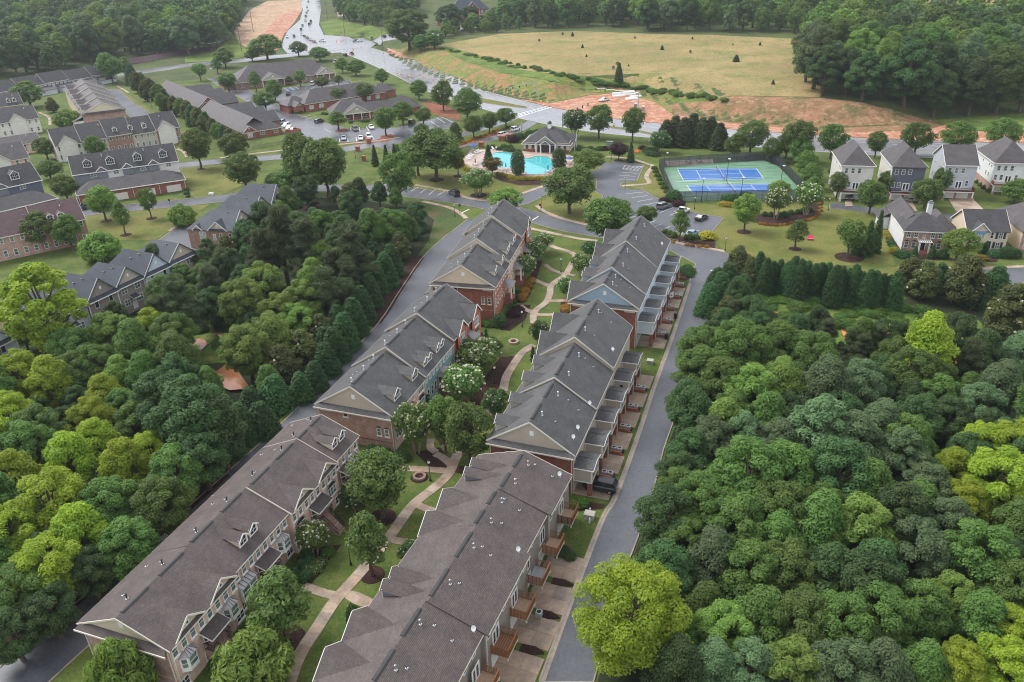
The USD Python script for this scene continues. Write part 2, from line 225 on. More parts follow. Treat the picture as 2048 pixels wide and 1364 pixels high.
leaf('leaf_magnolia', (0.039, 0.072, 0.021), (0.156, 0.163, 0.047), 0.01); leaf('leaf_willow', (0.075, 0.150, 0.023), (0.227, 0.332, 0.065)); leaf('leaf_maroon', (0.022, 0.008, 0.012), (0.06, 0.02, 0.028)); leaf('leaf_gold', (0.22, 0.19, 0.015), (0.44, 0.37, 0.03))
leaf('leaf_amber', (0.22, 0.10, 0.012), (0.42, 0.23, 0.035)); leaf('leaf_olive', (0.12, 0.10, 0.02), (0.22, 0.17, 0.035)); leaf('leaf_weed', (0.045, 0.11, 0.016), (0.12, 0.20, 0.035)); leaf('leaf_street', (0.042, 0.088, 0.018), (0.145, 0.215, 0.048)); leaf('blossom', (0.55, 0.52, 0.44), (0.78, 0.75, 0.66), 0.0, 0.2)
mat('haze', {'v': ('principled_volume', {'color': (0.80, 0.86, 0.95), 'density': 0.00010, 'anisotropy': 0.2})}, [], surface=None, volume='v.volume')
_names = {}
def numbered(parent, name):
    key = (parent, name); k = _names.get(key, -1) + 1; _names[key] = k
    return name if k == 0 else '%s_%03d' % (name, k)
class MB:
    """Collects faces; build() makes them one mesh of the scene."""
    def __init__(s): s.v, s.c, s.i, s.n = [], [], [], 0
    def face(s, *pts):
        s.v += [tuple(map(float, p)) for p in pts]; s.c.append(len(pts)); s.i += range(s.n, s.n + len(pts)); s.n += len(pts); return s
    def add(s, v, f):
        v = np.asarray(v, float); f = np.asarray(f, int)
        s.v += [tuple(p) for p in v.tolist()]; s.c += [f.shape[1]] * len(f); s.i += (f + s.n).ravel().tolist(); s.n += len(v); return s
    def hexa(s, a, b):
        """Lower ring a, upper ring b, each of n points."""
        n = len(a)
        s.face(*a[::-1]); s.face(*b)
        for k in range(n): s.face(a[k], a[(k + 1) % n], b[(k + 1) % n], b[k])
        return s
    def box(s, x0, x1, y0, y1, z0, z1):
        return s.hexa([(x0, y0, z0), (x1, y0, z0), (x1, y1, z0), (x0, y1, z0)], [(x0, y0, z1), (x1, y0, z1), (x1, y1, z1), (x0, y1, z1)])
    def slab(s, pts, t=0.12):
        """A flat polygon with a thickness t below it."""
        p = np.array(pts, float); n = np.cross(p[1] - p[0], p[2] - p[0]); n /= np.linalg.norm(n) + 1e-12
        if n[2] < 0: n = -n; p = p[::-1]
        return s.hexa([tuple(q - n * t) for q in p], [tuple(q) for q in p])
    def beam(s, p, q, w=0.1, h=None):
        p = np.array(p, float); q = np.array(q, float); h = h or w; d = q - p; L = np.linalg.norm(d); d /= L
        u = np.cross(d, (0, 0, 1.0)); u = u / np.linalg.norm(u) if np.linalg.norm(u) > 1e-6 else np.array([1.0, 0, 0]); n = np.cross(u, d)
        r = [u * a * w / 2 + n * b * h / 2 for a, b in ((-1, -1), (1, -1), (1, 1), (-1, 1))]
        return s.hexa([tuple(p + k) for k in r], [tuple(q + k) for k in r])
    def tube(s, p, q, r0, r1=None, n=8):
        p = np.array(p, float); q = np.array(q, float); r1 = r0 if r1 is None else r1; d = q - p; d /= np.linalg.norm(d)
        u = np.cross(d, (0.3, 0.1, 1.0)); u /= np.linalg.norm(u); w = np.cross(d, u)
        ring = lambda c, r: [tuple(c + (u * math.cos(t) + w * math.sin(t)) * r) for t in np.arange(n) * 2 * math.pi / n]
        return s.hexa(ring(p, r0), ring(q, r1))
    def lathe(s, prof, c=(0, 0, 0), n=10):
        rings = [[(c[0] + r * math.cos(t), c[1] + r * math.sin(t), c[2] + z) for t in np.arange(n) * 2 * math.pi / n] for r, z in prof]
        for a, b in zip(rings[:-1], rings[1:]):
            for k in range(n): s.face(a[k], a[(k + 1) % n], b[(k + 1) % n], b[k])
        s.face(*rings[0][::-1]); s.face(*rings[-1]); return s
    def ball(s, c, rx, ry=None, rz=None, sub=2):
        m = trimesh.creation.icosphere(sub); return s.add(m.vertices * (rx, ry or rx, rz or rx) + np.array(c), m.faces)
    def prism(s, poly, z0, z1):
        """An upright prism over a shapely polygon."""
        v, f = trimesh.creation.triangulate_polygon(poly, engine='earcut'); n = len(v)
        s.add(np.c_[v, np.full(n, z1)], f); s.add(np.c_[v, np.full(n, z0)], f[:, ::-1])
        for ring in (poly.exterior, *poly.interiors):
            q = np.array(ring.coords)
            for a, b in zip(q[:-1], q[1:]): s.face((*a, z0), (*b, z0), (*b, z1), (*a, z1))
        return s
    def build(s, name, material, parent='/World', label=None, smooth=None, dbl=True):
        path = '%s/%s' % (parent, numbered(parent, name))
        m = UsdGeom.Mesh.Define(stage, path)
        m.CreatePointsAttr(Vt.Vec3fArray.FromNumpy(np.array(s.v, np.float32))); m.CreateFaceVertexCountsAttr(Vt.IntArray.FromNumpy(np.array(s.c, np.int32))); m.CreateFaceVertexIndicesAttr(Vt.IntArray.FromNumpy(np.array(s.i, np.int32)))
        m.CreateSubdivisionSchemeAttr('none')
        UsdShade.MaterialBindingAPI.Apply(m.GetPrim()).Bind(MAT[material])
        if label: m.GetPrim().SetCustomDataByKey('label', label)
        return path
def tag(path, label=None, cat=None, group=None, kind=None):
    p = stage.GetPrimAtPath(path)
    for k, v in (('label', label), ('category', cat), ('group', group), ('kind', kind)):
        if v: p.SetCustomDataByKey(k, v)
    return path
def thing(name, label, cat, loc=(0, 0, 0), rot=0.0, group=None, scale=None, ref=None, kind=None):
    """An Xform at the thing's base; rot in degrees, clockwise seen from above (a heading)."""
    path = '/World/' + numbered('/World', name)
    x = UsdGeom.Xform.Define(stage, path); x.AddTranslateOp().Set(Gf.Vec3d(*map(float, loc)))
    if rot: x.AddRotateZOp().Set(float(-rot))
    if scale is not None: x.AddScaleOp().Set(Gf.Vec3f(*((scale,) * 3 if np.ndim(scale) == 0 else scale)))
    if ref: x.GetPrim().GetReferences().AddInternalReference(ref); x.GetPrim().SetInstanceable(True)
    return tag(path, label, cat, group, kind)
PROTO = '/World/Prototypes'
stage.CreateClassPrim(PROTO)
def proto(name):
    p = PROTO + '/' + name; stage.DefinePrim(p, 'Xform'); return p
def sheet(name, poly, z, material, parent='/World', label=None, cat=None, kind='structure', thick=0.0):
    m = MB()
    for g in getattr(poly, 'geoms', [poly]):
        if g.geom_type != 'Polygon' or g.area < 0.02: continue
        if thick: m.prism(g, z - thick, z)
        else:
            v, f = trimesh.creation.triangulate_polygon(g, engine='earcut'); m.add(np.c_[v, np.full(len(v), z)], f)
    p = m.build(name, material, parent)
    return tag(p, label, cat, kind=kind if parent == '/World' else None)
def drape(name, poly, off, material, cell=4.0, label=None, kind='structure'):
    """A polygon laid over the terrain, cut along the terrain's grid."""
    m = MB(); b = poly.bounds; V, C = [], []
    for x in np.arange(math.floor(b[0] / cell) * cell, b[2], cell):
        strip = poly.intersection(sbox(x, b[1] - 1, x + cell, b[3] + 1))
        if strip.is_empty: continue
        for y in np.arange(math.floor(strip.bounds[1] / cell) * cell, strip.bounds[3], cell):
            piece = strip.intersection(sbox(x, y, x + cell, y + cell))
            for g in getattr(piece, 'geoms', [piece]):
                if g.geom_type != 'Polygon' or g.area < 0.01: continue
                q = np.array(g.exterior.coords)[:-1]
                if len(q) == 4 and g.area > 0.999 * cell * cell: f = np.array([[0, 1, 2], [0, 2, 3]]);
                else: q, f = trimesh.creation.triangulate_polygon(g, engine='earcut')
                if np.cross(q[f[0][1]] - q[f[0][0]], q[f[0][2]] - q[f[0][0]]) < 0: f = f[:, ::-1]
                m.add(np.c_[q, height(q[:, 0], q[:, 1]) + off], f)
    return tag(m.build(name, material), label, kind=kind)
def spline(pts, n=8):
    p = np.array(pts, float); p = np.vstack([2 * p[0] - p[1], p, 2 * p[-1] - p[-2]]); out = []
    for k in range(1, len(p) - 2):
        for t in np.arange(n) / n:
            a, b, c, d = p[k - 1:k + 3]; out.append(0.5 * (2 * b + (c - a) * t + (2 * a - 5 * b + 4 * c - d) * t * t + (3 * b - a - 3 * c + d) * t ** 3))
    return np.array(out + [p[-2]])

def fpt(face, c, a, d, z):
    return {'E': (c + d, a, z), 'W': (c - d, a, z), 'S': (a, c - d, z), 'N': (a, c + d, z)}[face]
def fbox(m, face, c, a0, a1, d0, d1, z0, z1):
    p = fpt(face, c, a0, d0, z0); q = fpt(face, c, a1, d1, z1)
    return m.box(min(p[0], q[0]), max(p[0], q[0]), min(p[1], q[1]), max(p[1], q[1]), z0, z1)
def window(parent, face, c, a, z, w=0.95, h=1.5, trim='trim_white', glass='glass_green', bars='h', sill=None, arch=None, name='window', label=None, t=0.09):
    """Frame with a pane behind it and glazing bars; a is the middle, z the foot."""
    m = MB(); a0, a1 = a - w / 2, a + w / 2
    fbox(m, face, c, a0, a0 + t, 0.0, 0.06, z, z + h); fbox(m, face, c, a1 - t, a1, 0.0, 0.06, z, z + h)
    fbox(m, face, c, a0 + t, a1 - t, 0.0, 0.06, z, z + t); fbox(m, face, c, a0 + t, a1 - t, 0.0, 0.06, z + h - t, z + h)
    if 'h' in bars: fbox(m, face, c, a0 + t, a1 - t, 0.0, 0.045, z + h / 2 - 0.03, z + h / 2 + 0.03)
    if 'v' in bars: fbox(m, face, c, a - 0.03, a + 0.03, 0.0, 0.05, z + t, z + h - t)
    if '3' in bars:
        for k in (1, 2): b = a0 + w * k / 3; fbox(m, face, c, b - 0.045, b + 0.045, 0.0, 0.055, z + t, z + h - t)
    if sill: fbox(m, face, c, a0 - 0.08, a1 + 0.08, 0.0, 0.12, z - 0.14, z - 0.003)
    p = m.build(name, trim, parent, label)
    g = MB(); fbox(g, face, c, a0 + t, a1 - t, -0.02, 0.02, z + t, z + h - t); g.build('pane', glass, p)
    if arch:
        k = MB(); pts = [(a + math.cos(q) * w / 2, z + h + math.sin(q) * w * 0.35) for q in np.linspace(0, math.pi, 7)]
        for (u0, v0), (u1, v1) in zip(pts[:-1], pts[1:]): k.face(fpt(face, c, u0, 0.03, v0), fpt(face, c, u1, 0.03, v1), fpt(face, c, a, 0.03, z + h))
        k.build('arch_pane', 'glass', p)
        r = MB()
        for (u0, v0), (u1, v1) in zip(pts[:-1], pts[1:]):
            s0 = 1.22; r.hexa([fpt(face, c, u0, 0, v0), fpt(face, c, u1, 0, v1), fpt(face, c, a + (u1 - a) * s0, 0, z + h + (v1 - z - h) * 1.45), fpt(face, c, a + (u0 - a) * s0, 0, z + h + (v0 - z - h) * 1.45)],
                              [fpt(face, c, u0, 0.06, v0), fpt(face, c, u1, 0.06, v1), fpt(face, c, a + (u1 - a) * s0, 0.06, z + h + (v1 - z - h) * 1.45), fpt(face, c, a + (u0 - a) * s0, 0.06, z + h + (v0 - z - h) * 1.45)])
        r.build('brick_arch', arch, p)
    return p
def door(parent, face, c, a, z, w=1.0, h=2.1, material='door_wood', trim='trim_white', glazed=False, name='door'):
    m = MB(); fbox(m, face, c, a - w / 2, a + w / 2, 0.0, 0.05, z, z + h); p = m.build(name, material, parent)
    t = MB(); fbox(t, face, c, a - w / 2 - 0.12, a - w / 2 - 0.003, 0, 0.07, z, z + h + 0.12); fbox(t, face, c, a + w / 2 + 0.003, a + w / 2 + 0.12, 0, 0.07, z, z + h + 0.12); fbox(t, face, c, a - w / 2 - 0.002, a + w / 2 + 0.002, 0, 0.07, z + h + 0.003, z + h + 0.12); t.build('frame', trim, p)
    if glazed:
        for k in (-1, 1): g = MB(); fbox(g, face, c, a + k * w / 4 - w * 0.15, a + k * w / 4 + w * 0.15, 0.045, 0.06, z + 0.3, z + h - 0.15); g.build('pane', 'glass', p)
    k = MB(); fbox(k, face, c, a + w * 0.36, a + w * 0.42, 0.05, 0.11, z + 1.0, z + 1.12); k.build('handle', 'metal_grey', p)
    return p
def garage_door(parent, face, c, a, z, w=2.5, h=2.1, material='door_white', carriage=False):
    m = MB(); fbox(m, face, c, a - w / 2, a + w / 2, -0.02, 0.03, z, z + h); p = m.build('garage_door', material, parent)
    for k in range(4):
        t = MB(); zz = z + h * k / 4; fbox(t, face, c, a - w / 2 + 0.08, a + w / 2 - 0.08, 0.03, 0.06, zz + 0.05, zz + h / 4 - 0.05); t.build('panel', material, p)
    if carriage:
        t = MB()
        for b in np.linspace(-w / 2 + 0.05, w / 2 - 0.05, 5): fbox(t, face, c, a + b - 0.05, a + b + 0.05, 0.06, 0.09, z, z + h)
        t.build('batten', 'brick_white', p)
    return p
def gable_roof(m, x0, x1, y0, y1, zE, zR, axis='y', oe=0.35, orr=0.2, t=0.16):
    """Two slopes; zE is the roof plane's height over the wall line."""
    if axis == 'y':
        xm = (x0 + x1) / 2; k = (zR - zE) / (xm - x0); a, b = y0 - orr, y1 + orr
        m.slab([(x0 - oe, a, zE - k * oe), (xm, a, zR), (xm, b, zR), (x0 - oe, b, zE - k * oe)], t); m.slab([(x1 + oe, a, zE - k * oe), (x1 + oe, b, zE - k * oe), (xm, b, zR), (xm, a, zR)], t)
    else:
        ym = (y0 + y1) / 2; k = (zR - zE) / (ym - y0); a, b = x0 - orr, x1 + orr
        m.slab([(a, y0 - oe, zE - k * oe), (b, y0 - oe, zE - k * oe), (b, ym, zR), (a, ym, zR)], t); m.slab([(a, y1 + oe, zE - k * oe), (a, ym, zR), (b, ym, zR), (b, y1 + oe, zE - k * oe)], t)
    return m
def rake(m, x0, x1, y0, y1, zE, zR, axis='y', oe=0.35, orr=0.2, ends=(1, 1), w=0.20):
    """White boards along the gable edges."""
    if axis == 'y':
        xm = (x0 + x1) / 2; k = (zR - zE) / (xm - x0)
        for e, y, sg in ((ends[0], y0 - orr, -1), (ends[1], y1 + orr, 1)):
            if e:
                for xa in (x0 - oe, x1 + oe): m.beam((xa, y + sg * 0.04, zE - k * oe - 0.11), (xm, y + sg * 0.04, zR - 0.11), 0.07, w)
    else:
        ym = (y0 + y1) / 2; k = (zR - zE) / (ym - y0)
        for e, x, sg in ((ends[0], x0 - orr, -1), (ends[1], x1 + orr, 1)):
            if e:
                for ya in (y0 - oe, y1 + oe): m.beam((x + sg * 0.04, ya, zE - k * oe - 0.11), (x + sg * 0.04, ym, zR - 0.11), 0.07, w)
    return m
def hip_roof(m, x0, x1, y0, y1, zE, zR, oe=0.4, t=0.16, hips=(1, 1), axis=None):
    """Hip roof; hips says which ends of the ridge are hipped."""
    axis = axis or ('x' if (x1 - x0) >= (y1 - y0) else 'y')
    if axis == 'x':
        hw = (y1 - y0) / 2; ym = (y0 + y1) / 2; k = (zR - zE) / hw; e = zE - k * oe
        a, b, c, d = x0 - oe, x1 + oe, y0 - oe, y1 + oe; ra = (x0 - oe) + hips[0] * (hw + oe); rb = (x1 + oe) - hips[1] * (hw + oe)
        if ra > rb: ra = rb = (ra + rb) / 2
        m.slab([(a, c, e), (b, c, e), (rb, ym, zR), (ra, ym, zR)], t); m.slab([(b, d, e), (a, d, e), (ra, ym, zR), (rb, ym, zR)], t)
        if hips[0]: m.slab([(a, d, e), (a, c, e), (ra, ym, zR)], t)
        if hips[1]: m.slab([(b, c, e), (b, d, e), (rb, ym, zR)], t)
    else:
        hw = (x1 - x0) / 2; xm = (x0 + x1) / 2; k = (zR - zE) / hw; e = zE - k * oe
        a, b, c, d = x0 - oe, x1 + oe, y0 - oe, y1 + oe; ra = (y0 - oe) + hips[0] * (hw + oe); rb = (y1 + oe) - hips[1] * (hw + oe)
        if ra > rb: ra = rb = (ra + rb) / 2
        m.slab([(a, c, e), (xm, ra, zR), (xm, rb, zR), (a, d, e)], t); m.slab([(b, d, e), (xm, rb, zR), (xm, ra, zR), (b, c, e)], t)
        if hips[0]: m.slab([(a, c, e), (b, c, e), (xm, ra, zR)], t)
        if hips[1]: m.slab([(b, d, e), (a, d, e), (xm, rb, zR)], t)
    return m
def dormer(parent, side, xe, a, w, zE, slope, zf, hwall, roof, wall, hip=False, set_back=0.7, glass='glass', bars='hv', trim='trim_white', double=False):
    """A dormer on a roof slope. side is the face it looks to, xe the wall line there, slope the roof's rise per metre, zf unused foot height is on the roof plane."""
    sg = {'E': 1, 'W': -1, 'S': -1, 'N': 1}[side]; D = lambda depth, off, z: fpt(side, xe, a + off, -depth, z)
    z0 = zE + slope * set_back; z1 = z0 + hwall; rise = w * 0.42; back = lambda z: (z - zE) / slope
    hw = w / 2; m = MB()
    m.face(D(set_back, -hw, z0 - .1), D(set_back, hw, z0 - .1), D(set_back, hw, z1), D(set_back, 0, z1 + rise - .05), D(set_back, -hw, z1))
    for o in (-hw, hw): m.face(D(set_back, o, z0 - .1), D(set_back, o, z1), D(back(z1) + 0.1, o, z1), )
    p = m.build('dormer', wall, parent)
    r = MB(); f = set_back - 0.22; oh = 0.16; zl = z1 - oh * rise / hw
    for s in (-1, 1):
        r.slab([D(f, s * (hw + oh), zl), D(f, 0, z1 + rise), D(back(z1 + rise) + 0.05, 0, z1 + rise), D(back(zl) + 0.05, s * (hw + oh), zl)], 0.09)
    r.build('dormer_roof', roof, p)
    t = MB()
    for s in (-1, 1): t.beam(D(f - 0.03, s * (hw + oh), zl - 0.06), D(f - 0.03, 0, z1 + rise - 0.06), 0.06, 0.13); fbox(t, side, xe, a + s * hw - 0.07, a + s * hw + 0.07, -set_back - 0.02, -set_back + 0.05, z0 + 0.02, z1)
    fbox(t, side, xe, a - hw + 0.072, a + hw - 0.072, -set_back, -set_back + 0.04, z0 + 0.02, z0 + 0.16)
    t.build('trim', trim, p)
    ww = w - 0.45
    g = MB(); fbox(g, side, xe, a - ww / 2, a + ww / 2, -set_back + 0.01, -set_back + 0.045, z0 + 0.22, z1 - 0.06); g.build('pane', glass, p)
    b = MB(); zz = (z0 + 0.22 + z1 - 0.06) / 2; fbox(b, side, xe, a - ww / 2, a + ww / 2, -set_back + 0.045, -set_back + 0.06, zz - 0.025, zz + 0.025)
    for q in ((0,) if not double else (-ww / 4, 0, ww / 4)): fbox(b, side, xe, a + q - 0.025, a + q + 0.025, -set_back + 0.06, -set_back + 0.075, z0 + 0.22, z1 - 0.06)
    b.build('glazing_bars', trim, p)
    return p
def cross_gable(parent, side, xe, a, hw, zE, slope, zP, roof, wall, front=0.0, oh=0.3, trim='trim_white', pent=None, vent=True, down=0.0, wall_name='gable_wall'):
    """A gable flush with a long wall, its ridge running back into the main slope. front = how far it stands out."""
    D = lambda depth, off, z: fpt(side, xe, a + off, -depth, z); back = lambda z: (z - zE) / slope
    k = (zP - zE) / hw; o = 0.15; zl = zE - k * o
    r = MB()
    for s in (-1, 1):
        r.slab([D(-front - oh, s * (hw + o), zl), D(-front - oh, 0, zP), D(back(zP) + 0.05, 0, zP), D(max(back(zl), -front - oh + 0.02), s * (hw + o), zl)], 0.14)
    p = r.build('cross_gable_roof', roof, parent)
    w = MB(); w.face(D(-front, -hw, zE - down), D(-front, hw, zE - down), D(-front, hw, zE), D(-front, 0, zP - .1), D(-front, -hw, zE)); w.build(wall_name, wall, p)
    t = MB()
    for s in (-1, 1): t.beam(D(-front - oh - 0.04, s * (hw + o), zl - 0.1), D(-front - oh - 0.04, 0, zP - 0.1), 0.07, 0.2)
    t.build('rake_board', trim, p)
    if pent:
        q = MB(); q.slab([D(-front - oh - .02, -hw - o, zE - 0.12), D(-front - oh - .02, hw + o, zE - 0.12), D(-front - 0.02, hw - 0.25, zE + 0.28), D(-front - 0.02, -hw + 0.25, zE + 0.28)], 0.08); q.build('pent_roof', pent, p)
    if vent:
        v = MB(); fbox(v, side, xe, a - 0.22, a + 0.22, front, front + 0.05, zE + (zP - zE) * 0.36, zE + (zP - zE) * 0.36 + 0.6); v.build('gable_vent', 'trim_white', p)
    return p
def vents(parent, pts, col='lead_flash'):
    """Roof pipes: pts of (x, y, z, height, kind)."""
    for x, y, z, hh, kind in pts:
        m = MB()
        if kind == 'flue': m.tube((x, y, z - 0.2), (x, y, z + hh), 0.075, n=8); m.lathe([(0.13, 0), (0.15, 0.05), (0.13, 0.13), (0.03, 0.17)], (x, y, z + hh), 8)
        else: m.tube((x, y, z - 0.2), (x, y, z + hh * 0.45), 0.06, n=6); m.lathe([(0.09, 0), (0.03, 0.03)], (x, y, z + hh * 0.45), 6)
        p = m.build('roof_vent', col if kind == 'flue' else 'metal_black', parent)
        f = MB(); f.box(x - 0.13, x + 0.13, y - 0.13, y + 0.13, z - 0.03, z + 0.05); f.build('flashing', 'lead_flash', p)
def dish(parent, x, y, z):
    m = MB(); m.tube((x, y, z - 0.1), (x, y, z + 0.55), 0.03, n=6); p = m.build('satellite_dish', 'metal_white', parent)
    d = MB(); n = 12; c = np.array([x - 0.05, y - 0.12, z + 0.6]); ax = np.array([0.35, -0.75, 0.55]); ax /= np.linalg.norm(ax); u = np.cross(ax, (0, 0, 1)); u /= np.linalg.norm(u); w = np.cross(u, ax)
    rim = [c + ax * 0.09 + (u * math.cos(t) * 0.25 + w * math.sin(t) * 0.31) for t in np.arange(n) * 2 * math.pi / n]
    for k in range(n): d.face(c, rim[k], rim[(k + 1) % n]); d.face(c - ax * 0.03, rim[(k + 1) % n], rim[k])
    d.beam(c - w * 0.35 + ax * 0.05, c + ax * 0.5 - w * 0.15, 0.03); d.build('reflector', 'metal_white', p)
def gutter(parent, face, c, a0, a1, z, down=None, zb=0.1, material='trim_white'):
    m = MB(); fbox(m, face, c, a0, a1, 0.36, 0.47, z - 0.17, z - 0.05); m.build('gutter', material, parent)
    for a in down or ():
        m = MB(); fbox(m, face, c, a - 0.045, a + 0.045, 0.01, 0.09, zb, z - 0.3); m.beam(fpt(face, c, a, 0.05, z - 0.32), fpt(face, c, a, 0.41, z - 0.16), 0.08); m.build('downspout', material, parent)
def railing(m, p, q, h=0.95, step=0.16, w=0.035):
    p = np.array(p, float); q = np.array(q, float); up = np.array([0, 0, h]); m.beam(p + up, q + up, 0.06); m.beam(p + up * 0.12, q + up * 0.12, 0.045)
    n = max(1, int(np.linalg.norm(q - p) / step))
    for k in range(n + 1): a = p + (q - p) * k / n; m.beam(a, a + up, w)
    return m
def leaves(rng, centers, radii, per, size, flat=0.75, up=0.35, tone_c=None, inner=0.72, stretch=1.0):
    """Leaf faces on and in clumps. Returns points (4 per leaf) and a tone per point."""
    P, N, T, S = [], [], [], []
    for k, (c, r) in enumerate(zip(centers, radii)):
        n = int(per * (r / np.mean(radii)) ** 1.6) + 6
        d = rng.normal(size=(n, 3)); d /= np.linalg.norm(d, axis=1)[:, None]; d[:, 2] = np.where(d[:, 2] < -0.45, -d[:, 2], d[:, 2])
        rr = r * (inner + (1 - inner) * rng.random(n) ** 0.6) * (1 + 0.10 * rng.normal(size=n))
        P.append(np.array(c) + d * rr[:, None] * (1, 1, flat)); nn = d + (0, 0, up) + rng.normal(size=(n, 3)) * 0.42; N.append(nn / np.linalg.norm(nn, axis=1)[:, None])
        T.append(np.clip(rng.random(n) * 0.55 + (rng.random() if tone_c is None else tone_c[k]) * 0.45, 0, 1)); S.append(size * (0.65 + 0.7 * rng.random(n)))
    P, N, T, S = map(np.concatenate, (P, N, T, S))
    u = np.cross(N, rng.normal(size=N.shape)); u /= np.linalg.norm(u, axis=1)[:, None]; w = np.cross(N, u)
    a = S[:, None] * u * stretch; b = S[:, None] * w * 0.55
    q = np.stack([P - a, P - b * 0.9 + N * S[:, None] * 0.12, P + a, P + b * 0.9 + N * S[:, None] * 0.12], 1).reshape(-1, 3)
    return q, np.repeat(T, 4)
def leaf_mesh(path, q, tone, material):
    m = UsdGeom.Mesh.Define(stage, path); n = len(q) // 4
    m.CreatePointsAttr(Vt.Vec3fArray.FromNumpy(q.astype(np.float32))); m.CreateFaceVertexCountsAttr(Vt.IntArray.FromNumpy(np.full(n, 4, np.int32))); m.CreateFaceVertexIndicesAttr(Vt.IntArray.FromNumpy(np.arange(4 * n, dtype=np.int32)))
    m.CreateSubdivisionSchemeAttr('none'); UsdGeom.PrimvarsAPI(m).CreatePrimvar('tone', Sdf.ValueTypeNames.FloatArray, 'vertex').Set(Vt.FloatArray.FromNumpy(tone.astype(np.float32)))
    UsdShade.MaterialBindingAPI.Apply(m.GetPrim()).Bind(MAT[material])
def branches(rng, path, H, r0, hb, tips, material='bark', lean=0.0):
    m = MB(); top = np.array([lean, 0, H * 0.78]); prev = np.zeros(3); pr = r0 * 1.25
    for k in range(1, 6):
        p = top * k / 5 + np.r_[rng.normal(size=2) * 0.02 * H * 0.4, 0]; rr = r0 * (1 - 0.17 * k); m.tube(prev - (0, 0, 0.3 if k == 1 else 0), p, pr, rr, 7); prev, pr = p, rr
    for c in tips:
        z = max(hb * 0.8, min(c[2] * 0.72, H * 0.72)) * (0.75 + 0.2 * rng.random()); a = np.array([lean * z / H, 0, z]); mid = a * 0.45 + np.array(c) * 0.55 + (0, 0, -0.03 * H); m.tube(a, mid, r0 * 0.34, r0 * 0.2, 5); m.tube(mid, c, r0 * 0.2, r0 * 0.06, 5)
    m.build('trunk', material, path)
KIND = {}
def broadleaf(kind, material, seed, H=10.0, R=4.0, hb=0.25, n=46, per=235, size=0.24, shape='oval', rc=(0.24, 0.36), bark='bark', flat=0.8, gap=0.0, stretch=1.0, up=0.35, blossom=None, r0=None, stems=1, inner=0.72):
    """A broad-leaved tree of height H and crown radius R; hb = share of bare stem."""
    rng = np.random.default_rng(seed); path = proto(kind); cz = H * (1 + hb) / 2; hz = H * (1 - hb) / 2
    C, Rr = [], []
    g = (1 + 5 ** 0.5) / 2
    for k in range(n):
        z = 1 - 2 * (k + 0.5) / n; t = 2 * math.pi * k / g + rng.normal() * 0.35; s = math.sqrt(1 - z * z)
        if shape == 'oval': prof = 1.0
        elif shape == 'cone': prof = 0.35 + 0.75 * (1 - (z + 1) / 2)
        elif shape == 'vase': prof = 0.65 + 0.45 * (z + 1) / 2
        else: prof = 1.0 - 0.25 * z
        q = (0.62 + 0.28 * rng.random()) * prof; r = R * rng.uniform(*rc) * (1.1 - 0.2 * abs(z))
        C.append((q * s * math.cos(t) * R, q * s * math.sin(t) * R, cz + z * hz * 0.84 + rng.normal() * 0.05 * hz)); Rr.append(r)
    if gap: keep = rng.random(n) > gap; C = [c for c, k in zip(C, keep) if k]; Rr = [c for c, k in zip(Rr, keep) if k]
    q, t = leaves(rng, C, Rr, per, size, flat, up, stretch=stretch, inner=inner)
    leaf_mesh(path + '/crown', q, t, material)
    tips = [C[i] for i in rng.choice(len(C), min(len(C), 12), replace=False)]
    if stems == 1: branches(rng, path, H, r0 or 0.030 * H, H * hb, tips, bark)
    else:
        m = MB()
        for k in range(stems):
            a = 2 * math.pi * k / stems; b = np.array([math.cos(a), math.sin(a), 0]); p = b * R * 0.12; m.tube(p - (0, 0, .2), b * R * 0.28 + (0, 0, H * hb), 0.10, 0.075, 6); m.tube(b * R * 0.28 + (0, 0, H * hb), b * R * 0.5 + (0, 0, H * 0.7), 0.075, 0.03, 6)
        m.build('trunk', bark, path)
    if blossom:
        k = rng.choice(len(q) // 4, int(len(q) / 4 * blossom[1]), replace=False); P = q.reshape(-1, 4, 3)[k].mean(1); ctr = np.array([0, 0, cz]); P = ctr + (P - ctr) * 1.03; P = P[(P[:, 2] > cz - hz * 0.5)]
        bq, bt = leaves(rng, P, np.full(len(P), blossom[2]), 7, blossom[2] * 0.75, 1.0); leaf_mesh(path + '/blossom', bq, bt, blossom[0])
    KIND[kind] = (path, H, R)
def conifer(kind, material, seed, H=10.0, R=2.2, per=150, size=0.2, n=60, hb=0.0, dense=True, bark='bark', power=0.9, flat=1.0, tip=0.12):
    """Column or cone: clumps on a body of revolution."""
    rng = np.random.default_rng(seed); path = proto(kind); C, Rr = [], []; g = 2.39996
    for k in range(n):
        z = (k + 0.5) / n; rad = R * max(tip, (1 - z) ** power) if power else R * math.sqrt(max(0.02, 1 - (2 * z - 1) ** 4)); r = R * rng.uniform(0.28, 0.42) * (0.55 + 0.6 * min(1, rad / R)); d = max(0, rad - r * 0.75)
        C.append((d * math.cos(k * g), d * math.sin(k * g), hb * H + z * H * (1 - hb) * 0.97)); Rr.append(r)
    q, t = leaves(rng, C, Rr, per, size, flat, 0.5, stretch=1.15); leaf_mesh(path + '/crown', q, t, material)
    m = MB(); m.tube((0, 0, -0.3), (0, 0, H * 0.8), 0.022 * H, 0.006 * H, 7); m.build('trunk', bark, path); KIND[kind] = (path, H, R)
